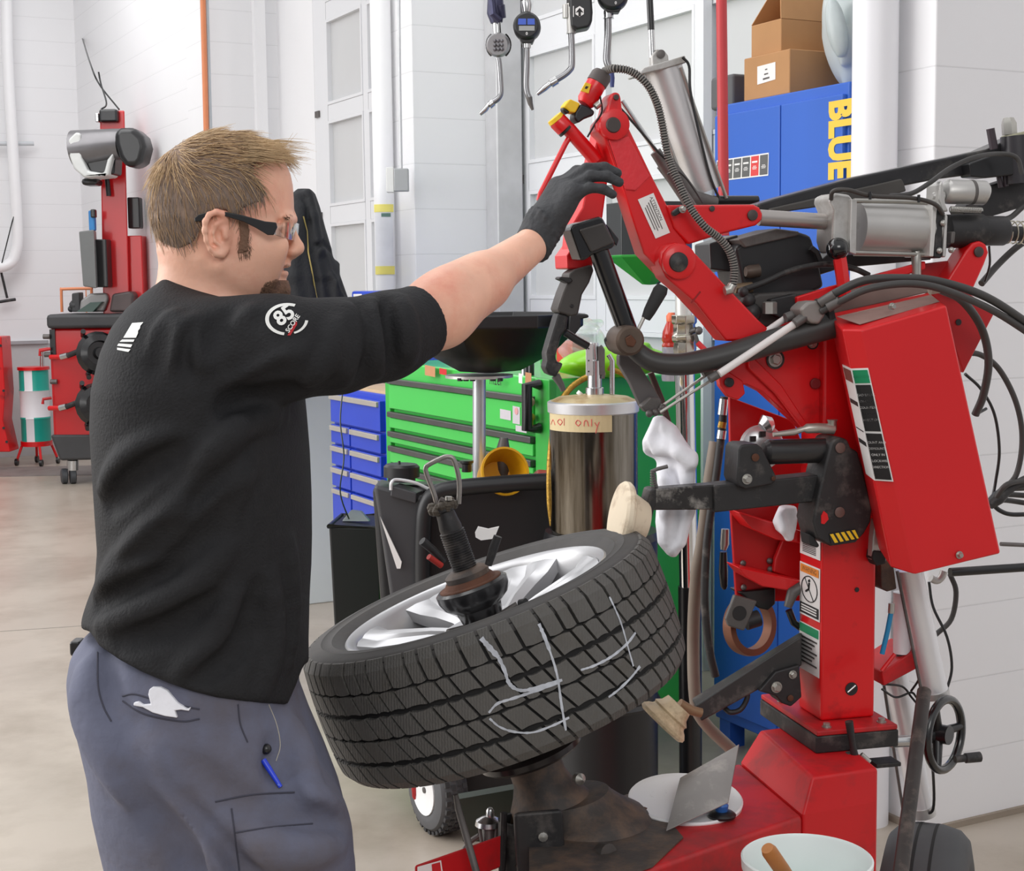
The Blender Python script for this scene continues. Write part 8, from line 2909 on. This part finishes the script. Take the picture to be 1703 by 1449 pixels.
def text_decal(body, cx, cy, size, ang, s, mat, parent, bold=0.02, sx=1.0, shear=0.0, lift=0.0022):
    cu = bpy.data.curves.new('txt', 'FONT')
    cu.body, cu.size, cu.align_x, cu.align_y, cu.offset, cu.resolution_u, cu.shear = body, 1.0, 'CENTER', 'CENTER', bold, 3, shear
    t = bpy.data.objects.new('txt', cu)
    COL.objects.link(t)
    dg = bpy.context.evaluated_depsgraph_get()
    me = bpy.data.meshes.new_from_object(t.evaluated_get(dg))
    bpy.data.objects.remove(t)
    bpy.data.curves.remove(cu)
    ca, sa = math.cos(ang), math.sin(ang)
    for v in me.vertices:
        x, y = v.co.x * size * sx, v.co.y * size
        qx, qy = cx + x * ca + y * sa, cy + x * sa - y * ca
        v.co = rayhit(s, qx, qy) - ray(qx, qy).normalized() * lift
    me.materials.clear()
    me.materials.append(mat)
    me.name = 'lettering'
    return link('lettering', me, parent, smooth=False)


PRW = M('print_white', (232, 232, 228), 0.7, var=0.03)
# print on the back of the shoulder: block and bars
zb_ = lambda x, y: (180 + x / 4.482, 490 + y / 4.482)
decal('shoulder_print', [[zb_(*q) for q in pl] for pl in (
    [(178, 212), (262, 206), (240, 232), (216, 240), (236, 252), (222, 270), (204, 272), (222, 288), (206, 322), (112, 322)],
    [(104, 335), (196, 335), (188, 352), (84, 352)], [(76, 365), (180, 372), (168, 394), (66, 382)], [(66, 396), (166, 408), (150, 428), (66, 412)])], shf, PRW, shirt)
# round print on the sleeve
ring_o = [(482 + 40 * 0.80 * math.cos(a), 531 + 30 * math.sin(a)) for a in np.linspace(0, 2 * PI, 41)]
rp = []
for i, a in enumerate(np.linspace(0.55 * PI, 1.62 * PI, 26)[:-1]):
    b = a + (1.07 * PI) / 25
    o_ = lambda q, r: (478 + 37 * r * math.cos(q), 531 + 27 * r * math.sin(q))
    rp.append([o_(a, 1.0), o_(b, 1.0), o_(b, 0.83), o_(a, 0.83)])
for i, a in enumerate(np.linspace(0.05 * PI, 0.42 * PI, 10)[:-1]):
    b = a + (0.37 * PI) / 9
    rp.append([(482 + 31 * math.cos(a), 529 + 27 * math.sin(a)), (482 + 31 * math.cos(b), 529 + 27 * math.sin(b)), (482 + 26 * math.cos(b), 529 + 24 * math.sin(b)), (482 + 26 * math.cos(a), 529 + 24 * math.sin(a))])
decal('sleeve_print', rp, shf, PRW, shirt, cuts=0)
text_decal('85', 473, 525, 34, -0.62, shf, PRW, shirt, bold=0.03)
text_decal('SCORE', 487, 538, 11, -0.98, shf, PRW, shirt, bold=0.02)
decal('sleeve_print_red', [[(478, 558), (483, 558), (494, 540), (494, 534), (489, 538)]], shf, M('print_dark_red', (176, 30, 36), 0.7), shirt)

# ---- trousers
TRS = M('trouser_grey_blue', (100, 103, 122), 0.85, var=0.10, scale=9, bump=0.45, bscale=26, dirt=(92, 85, 88), dirt_amt=0.5, dscale=4)
YT = 2.15
tz0 = 0.075
trf = SDF((mx(100, 1300), 1.84, 0.06), (mx(640, 1300), 2.48, pz(1030)), 0.0055)
TT = [(1045, 152, 494, .150), (1075, 131, 498, .175), (1110, 126, 496, .188), (1150, 130, 492, .192), (1200, 146, 510, .198), (1260, 160, 536, .20), (1320, 166, 560, .196), (1380, 178, 576, .19), (1449, 194, 588, .186), (1520, 215, 592, .18)]
trf.loft(rows(TT, YT), YT, 0.006, ex=2.4)
trf.chain([P(455, 1400, 2.06), KN_R, AN_R + UP * 0.02], [0.108, 0.095, 0.075], 0.05)
trf.chain([P(320, 1400, 2.25), KN_L, AN_L + UP * 0.02], [0.105, 0.092, 0.075], 0.05)
for pts, r, c in [
    ([(168, 1085), (168, 1165), (200, 1235), (241, 1300), (325, 1425)], 0.017, True),
    ([(195, 1180), (225, 1240), (280, 1320), (350, 1410), (375, 1460)], 0.022, False),
    ([(150, 1110), (152, 1180), (185, 1260), (230, 1330)], 0.018, False),
    ([(300, 1290), (350, 1350), (400, 1420), (420, 1460)], 0.012, True), ([(206, 1290), (250, 1360), (300, 1420), (330, 1470)], 0.014, True),
    ([(245, 1230), (330, 1290), (420, 1400)], 0.012, False), ([(290, 1250), (350, 1300), (410, 1350)], 0.010, True), ([(480, 1200), (500, 1260), (520, 1330)], 0.010, False), ([(440, 1300), (500, 1330), (560, 1345)], 0.012, False), ([(430, 1330), (500, 1362), (565, 1370)], 0.010, True), ([(420, 1400), (480, 1420), (560, 1410)], 0.012, False), ([(460, 1240), (465, 1290), (480, 1330)], 0.009, True)]:
    fold(trf, pts, r, c, 0.03)
trf.blur(1)
trousers = np_mesh('trousers', [trf.mesh()], TRS, person, angle=60)
SEAM = M('seam_dark', (66, 66, 78), 0.9, var=0.1)


def stitch(pts, r=0.0012, mat=SEAM, nm='seam'):
    q = [rayhit(trf, a.x, a.y) - ray(a.x, a.y).normalized() * 0.0004 for a in spline([(x, y, 0) for x, y in pts], 5)]
    return MB().tube(q, r, 6).build(nm, mat, trousers)


stitch([(162, 1085), (163, 1140), (172, 1175), (185, 1200)])
stitch([(204, 1158), (225, 1155), (270, 1168), (332, 1180)])
stitch([(204, 1166), (240, 1188), (300, 1200), (332, 1196)])
stitch([(396, 1172), (400, 1205), (412, 1235)])
stitch([(358, 1334), (420, 1322), (490, 1318)])
stitch([(392, 1385), (450, 1376), (520, 1370)])
stitch([(385, 1345), (392, 1400), (398, 1449)])
stitch([(447, 1172), (460, 1205), (466, 1240), (459, 1266)], 0.0008, M('wire_pale', (176, 170, 160), 0.5), 'earphone_wire')
# belt clip at the back
MB().box(P(129, 1076, YT), (0.016, 0.03, 0.022)).build('belt_clip', BLK, trousers, bevel=0.004)
# shoes
SHOE = M('shoe_black', (30, 28, 27), 0.5, var=0.1)
for an in (AN_R, AN_L):
    s_ = SDF((an.x - 0.14, an.y - 0.08, -0.005), (an.x + 0.26, an.y + 0.08, 0.19), 0.005)
    s_.cone(an + V((-0.05, 0, -0.045)), an + V((0.15, 0, -0.05)), 0.046, 0.040, 0.02)
    s_.cone(an + V((-0.01, 0, 0.06)), an + V((-0.02, 0, -0.03)), 0.052, 0.05, 0.03)
    cutplane(s_, V((0, 0, 0.002)), V((0, 0, -1)))
    np_mesh('shoe', [s_.mesh()], SHOE, person)

# pocket cloth and pen
wp = [(100 + x / 2.838, 950 + y / 2.838) for x, y in [(440, 545), (478, 545), (510, 560), (560, 620), (605, 648), (620, 640), (612, 658), (575, 652), (545, 655), (557, 690), (500, 682), (440, 665), (395, 640), (350, 632), (352, 618), (375, 614), (395, 628), (432, 626), (420, 580), (425, 556)]]
m = MB()
vs = [rayhit(trf, x, y) for x, y in wp]
dd_ = _f * -0.006
m.prism([v + V((0, 0.002, 0)) for v in vs], dd_ + V((0, -0.002, 0)))
o = m.build('cleaning_rag', RAGM, None, bevel=0.0015)
tag(o, 'small white rag poking out of the man\'s back trouser pocket', 'rag')
pn = thing('pen', 'bright blue pen clipped to the man\'s thigh pocket', 'pen', rayhit(trf, 450, 1280))
q0, q1 = rayhit(trf, 439, 1262), rayhit(trf, 468, 1307)
f_ = V((0, -0.006, 0))
MB().tube([q0 + f_, q0.lerp(q1, 0.3) + f_, q1 + f_], [0.0042, 0.0042, 0.003], 12).build('pen_barrel', M('pen_blue', (36, 66, 214), 0.3), pn)
MB().tube([rayhit(trf, 445, 1275) + f_ * 1.6, rayhit(trf, 466, 1303) + f_ * 1.6], 0.0012, 8).build('pen_clip', M('pen_light', (120, 150, 240), 0.3), pn)
o = MB().ball(rayhit(trf, 444, 1244) + f_, 0.0075, 14).build('earphone', BLK)
tag(o, 'small round black earbud at the top of the man\'s thigh pocket', 'earbud')

# ---- hair
HAIRM = M('hair_shell', (128, 108, 94), 0.8, var=0.2, scale=40, bump=0.5, bscale=70, stretch=(1, 1, 0.3))
hs = SDF((mx(240, 350), YM - 0.12, pz(440)), (mx(500, 350), YM + 0.12, pz(205)), 0.0026)
HT = [(222, 345, 400, .030), (227, 325, 420, .040), (236, 306, 440, .052), (247, 290, 458, .063), (262, 272, 472, .072), (280, 261, 478, .0785), (305, 255, 482, .083), (335, 252, 484, .0848), (360, 253, 480, .0840), (385, 260, 474, .081), (405, 267, 470, .077), (425, 275, 465, .072)]
hs.loft(rows(HT), YM, 0.004, ex=2.25)
ax = [(hs.lo[i] + np.arange(hs.n[i]) * hs.h) for i in range(3)]
gx_, gy_, gz_ = np.meshgrid(*ax, indexing='ij')
gm = YM - np.abs(gy_ - YM)
px_, py_ = proj(gx_, gm, gz_)
HPOLY = [(200, 180), (500, 180), (484, 246), (466, 256), (444, 262), (424, 272), (418, 285), (432, 302), (441, 320), (436, 335), (412, 342), (399, 350), (396, 362), (388, 362), (378, 350), (360, 348), (344, 356), (336, 372), (330, 388), (322, 402), (300, 415), (275, 428), (240, 430), (200, 400)]
dp = poly_dist(px_, py_, HPOLY) * 0.00085
hs.F = np.maximum(hs.F, dp + 0.0).astype(np.float32)
hs.blur(1)
hair = np_mesh('hair', [hs.mesh()], HAIRM, person)
del gx_, gy_, gz_, px_, py_, dp

hv = np.empty(len(hair.data.vertices) * 3)
hair.data.vertices.foreach_get('co', hv)
hv = hv.reshape(-1, 3)
hn = np.empty(len(hair.data.vertices) * 3)
hair.data.vertices.foreach_get('normal', hn)
hn = hn.reshape(-1, 3)


def strands(name, roots, mat, parent, dirfn, length, rad, steps=6, lift=0.15, jit=0.18):
    vs, fs = [], []
    for (p, n) in roots:
        p, n = V(p), V(n)
        L = length * rnd.uniform(0.6, 1.25)
        d = dirfn(p)
        d = d + V((rnd.gauss(0, jit), rnd.gauss(0, jit), rnd.gauss(0, jit)))
        d = (d - n * d.dot(n) * 0.9).normalized()
        q = p - n * 0.001
        base = len(vs)
        for i in range(steps + 1):
            t = i / steps
            r = rad * (1 - 0.8 * t)
            side = d.cross(n)
            side = side.normalized() if side.length > 1e-5 else d.orthogonal().normalized()
            vs += [q - side * r, q + side * r, q + n * r * 1.4]
            dd = (d + n * (lift * (1 - t) - 0.10 * t)).normalized()
            q = q + dd * (L / steps)
            if tri(hs, q) < -0.0005 and i > 0:
                q = q + n * 0.001
        for i in range(steps):
            a = base + i * 3
            for k in range(3):
                fs.append((a + k, a + (k + 1) % 3, a + 3 + (k + 1) % 3, a + 3 + k))
    me = bpy.data.meshes.new(name)
    me.from_pydata([tuple(v) for v in vs], [], fs)
    me.materials.append(mat)
    return link(name, me, parent, True, angle=180)


def hairdir(p):
    x, y = proj(p.x, p.y, p.z)
    t = min(1, max(0, (y - 262) / 60.0))
    top = V((1.0, 0, -0.10))
    sidev = V((0.18, 0, -1.0))
    b = min(1, max(0, (320 - x) / 60.0))
    top = top.lerp(V((-0.25, 0, -0.9)), b)
    return top.lerp(sidev, t)


HS1 = M('hair_brown', (168, 138, 106), 0.55, var=0.2, scale=30)
HS2 = M('hair_fair', (204, 174, 134), 0.5, var=0.15, scale=30)
HS3 = M('hair_grey', (146, 132, 124), 0.55, var=0.2, scale=30)
top_r, side_r, fair_r = [], [], []
idx = [i for i in range(len(hv)) if hv[i, 1] < YM + 0.06]
for k in range(5200):
    i = rnd.choice(idx)
    x, y = proj(hv[i, 0], hv[i, 1], hv[i, 2])
    if hn[i, 2] < -0.5:
        continue
    p, n = hv[i], hn[i]
    if y < 285 + rnd.gauss(0, 14):
        (fair_r if rnd.random() < 0.5 else top_r).append((p, n))
    else:
        (side_r if rnd.random() < 0.72 else top_r).append((p, n))
strands('hair_strand', top_r, HS1, hair, hairdir, 0.034, 0.0007)
strands('hair_strand', fair_r, HS2, hair, hairdir, 0.040, 0.0007)
strands('hair_strand', side_r, HS3, hair, hairdir, 0.020, 0.0006)
# long wisps over the forehead
wr_ = []
for k in range(240):
    x, y = rnd.uniform(395, 458), rnd.uniform(232, 268)
    p = rayhit(hs, x, y, YM - 0.12, YM + 0.03)
    wr_.append((p, V((0.1, -0.5, 0.8)).normalized()))
strands('hair_wisp', wr_, HS2, hair, lambda p: V((1.0, 0.02, -0.22)), 0.050, 0.00045, 8, 0.22, 0.10)
# sideburn and goatee
SBM = M('beard_brown', (116, 90, 72), 0.7, var=0.2, scale=60)


def patch(poly, n, L, dvec, nm, ymax=YM + 0.0, rad=0.0005):
    xs = [q[0] for q in poly]
    ys = [q[1] for q in poly]
    rt = []
    while len(rt) < n:
        x, y = rnd.uniform(min(xs), max(xs)), rnd.uniform(min(ys), max(ys))
        if poly_dist(np.array([x]), np.array([y]), poly)[0] > 0:
            continue
        p = rayhit(hd_, x, y, YM - 0.12, YM + 0.12)
        e = 0.002
        g = V([tri(hd_, p + a * e) - tri(hd_, p - a * e) for a in (V((1, 0, 0)), V((0, 1, 0)), V((0, 0, 1)))])
        rt.append((p, g.normalized()))
    return strands(nm, rt, SBM, hair, lambda p: dvec, L, rad, 4, 0.2, 0.25)


def shell(poly, th, nm, mat, flip=False):
    s_ = SDF(hd_.lo, hd_.lo + (hd_.n - 1) * hd_.h, hd_.h)
    ax_2 = [(hd_.lo[i] + np.arange(s_.n[i]) * hd_.h) for i in range(3)]
    a_, b_, c_2 = np.meshgrid(*ax_2, indexing='ij')
    n0 = tuple(min(s_.n[i], hd_.n[i]) for i in range(3))
    q1, q2 = proj(a_, YM - np.abs(b_ - YM), c_2)
    s_.F[:n0[0], :n0[1], :n0[2]] = hd_.F[:n0[0], :n0[1], :n0[2]] - th
    s_.F = np.maximum(s_.F, poly_dist(q1, q2, poly) * 0.00085).astype(np.float32)
    s_.F = np.maximum(s_.F, -0.006 - s_.F)
    return np_mesh(nm, [s_.mesh()], mat, hair)


BSH = M('beard_shell', (120, 90, 72), 0.8, var=0.2, scale=90, bump=0.5, bscale=200)
shell([(395, 356), (411, 362), (415, 385), (412, 420), (395, 421), (399, 395)], 0.0012, 'sideburn_base', BSH)
shell([(444, 472), (458, 466), (480, 466), (484, 478), (480, 500), (450, 506), (438, 500), (436, 486)], 0.0016, 'goatee_base', BSH)
patch([(394, 358), (412, 362), (417, 385), (414, 423), (393, 424), (397, 395)], 700, 0.009, V((0.1, 0, -1)), 'sideburn')
patch([(440, 468), (458, 462), (472, 463), (476, 478), (471, 496), (450, 503), (434, 500), (432, 486)], 1200, 0.012, V((0.25, 0, -1)), 'goatee')
patch([(470, 434), (480, 434), (480, 440), (468, 441)], 60, 0.004, V((0.1, -0.2, -1)), 'moustache', rad=0.0003)
patch([(478, 360), (489, 361), (489, 366), (476, 366)], 60, 0.006, V((-0.6, -0.6, 0.1)), 'eyebrow', rad=0.0004)
# eyes
for sg in (-1, 1):
    m = MB()
    ec = P(471.5, 382, YM + sg * 0.032)
    m.ball(ec + V((0.0030, sg * 0.0006, 0)), 0.0108, 20)
    e_ = m.build('eye', M('eye_white', (226, 220, 216), 0.2), person)
    MB().lathe([(0.0001, 0.0), (0.0052, -0.0006), (0.0052, -0.0012), (0.0001, -0.001)], ec + V((0.0136, 0, -0.001)), V((1, 0, -0.15)), 18).build('iris', M('iris_blue', (78, 88, 96), 0.2), e_)

# ---- safety glasses
tl = [(323, 363), (330, 357), (352, 352), (372, 352), (400, 357), (440, 368), (459, 370), (461, 378), (455, 391), (445, 391), (425, 379), (405, 369), (375, 360), (352, 359), (335, 368), (324, 369)]
GY = YM - 0.0885
gm_ = MB()
pts_ = [P(x, y, GY) for x, y in tl]
gm_.prism(pts_, (0, 0.004, 0))
GBLK = M('frame_black', (22, 22, 24), 0.3, coat=0.3)
gl_ = gm_.build('safety_glasses', GBLK, person, bevel=0.0012)
g2 = MB()
g2.prism([V((p.x, 2 * YM - p.y - 0.004, p.z)) for p in pts_], (0, 0.004, 0))
g2.build('far_temple', GBLK, gl_, bevel=0.0012)
n_ = 20
gv, gf = [], []
top_c, bot_c = P(494, 371, YM), P(491, 401, YM)
for i in range(n_ + 1):
    th = -1.0 + 2.0 * i / n_
    yy = YM + th * 0.081
    fx = 1 - abs(th) ** 2.6
    sx_t = lerp(P(457, 371, GY).x, top_c.x, fx)
    sx_b = lerp(P(457, 388, GY).x, bot_c.x, fx)
    zt__ = lerp(P(457, 371, GY).z, top_c.z, fx)
    zb__ = lerp(P(457, 390, GY).z, bot_c.z - 0.004 * (1 - min(1, abs(th) * 5)) * -1, fx)
    gv += [(sx_t, yy, zt__), (sx_b, yy, zb__), (sx_b - 0.0018, yy * 0.985 + YM * 0.015, zb__), (sx_t - 0.0018, yy * 0.985 + YM * 0.015, zt__)]
for i in range(n_):
    a = i * 4
    for k in range(4):
        gf.append((a + k, a + (k + 1) % 4, a + 4 + (k + 1) % 4, a + 4 + k))
gf += [(3, 2, 1, 0), (n_ * 4, n_ * 4 + 1, n_ * 4 + 2, n_ * 4 + 3)]
gm2 = MB()
gm2._add(gv, gf)
gm2.build('lens', CLEAR, gl_)
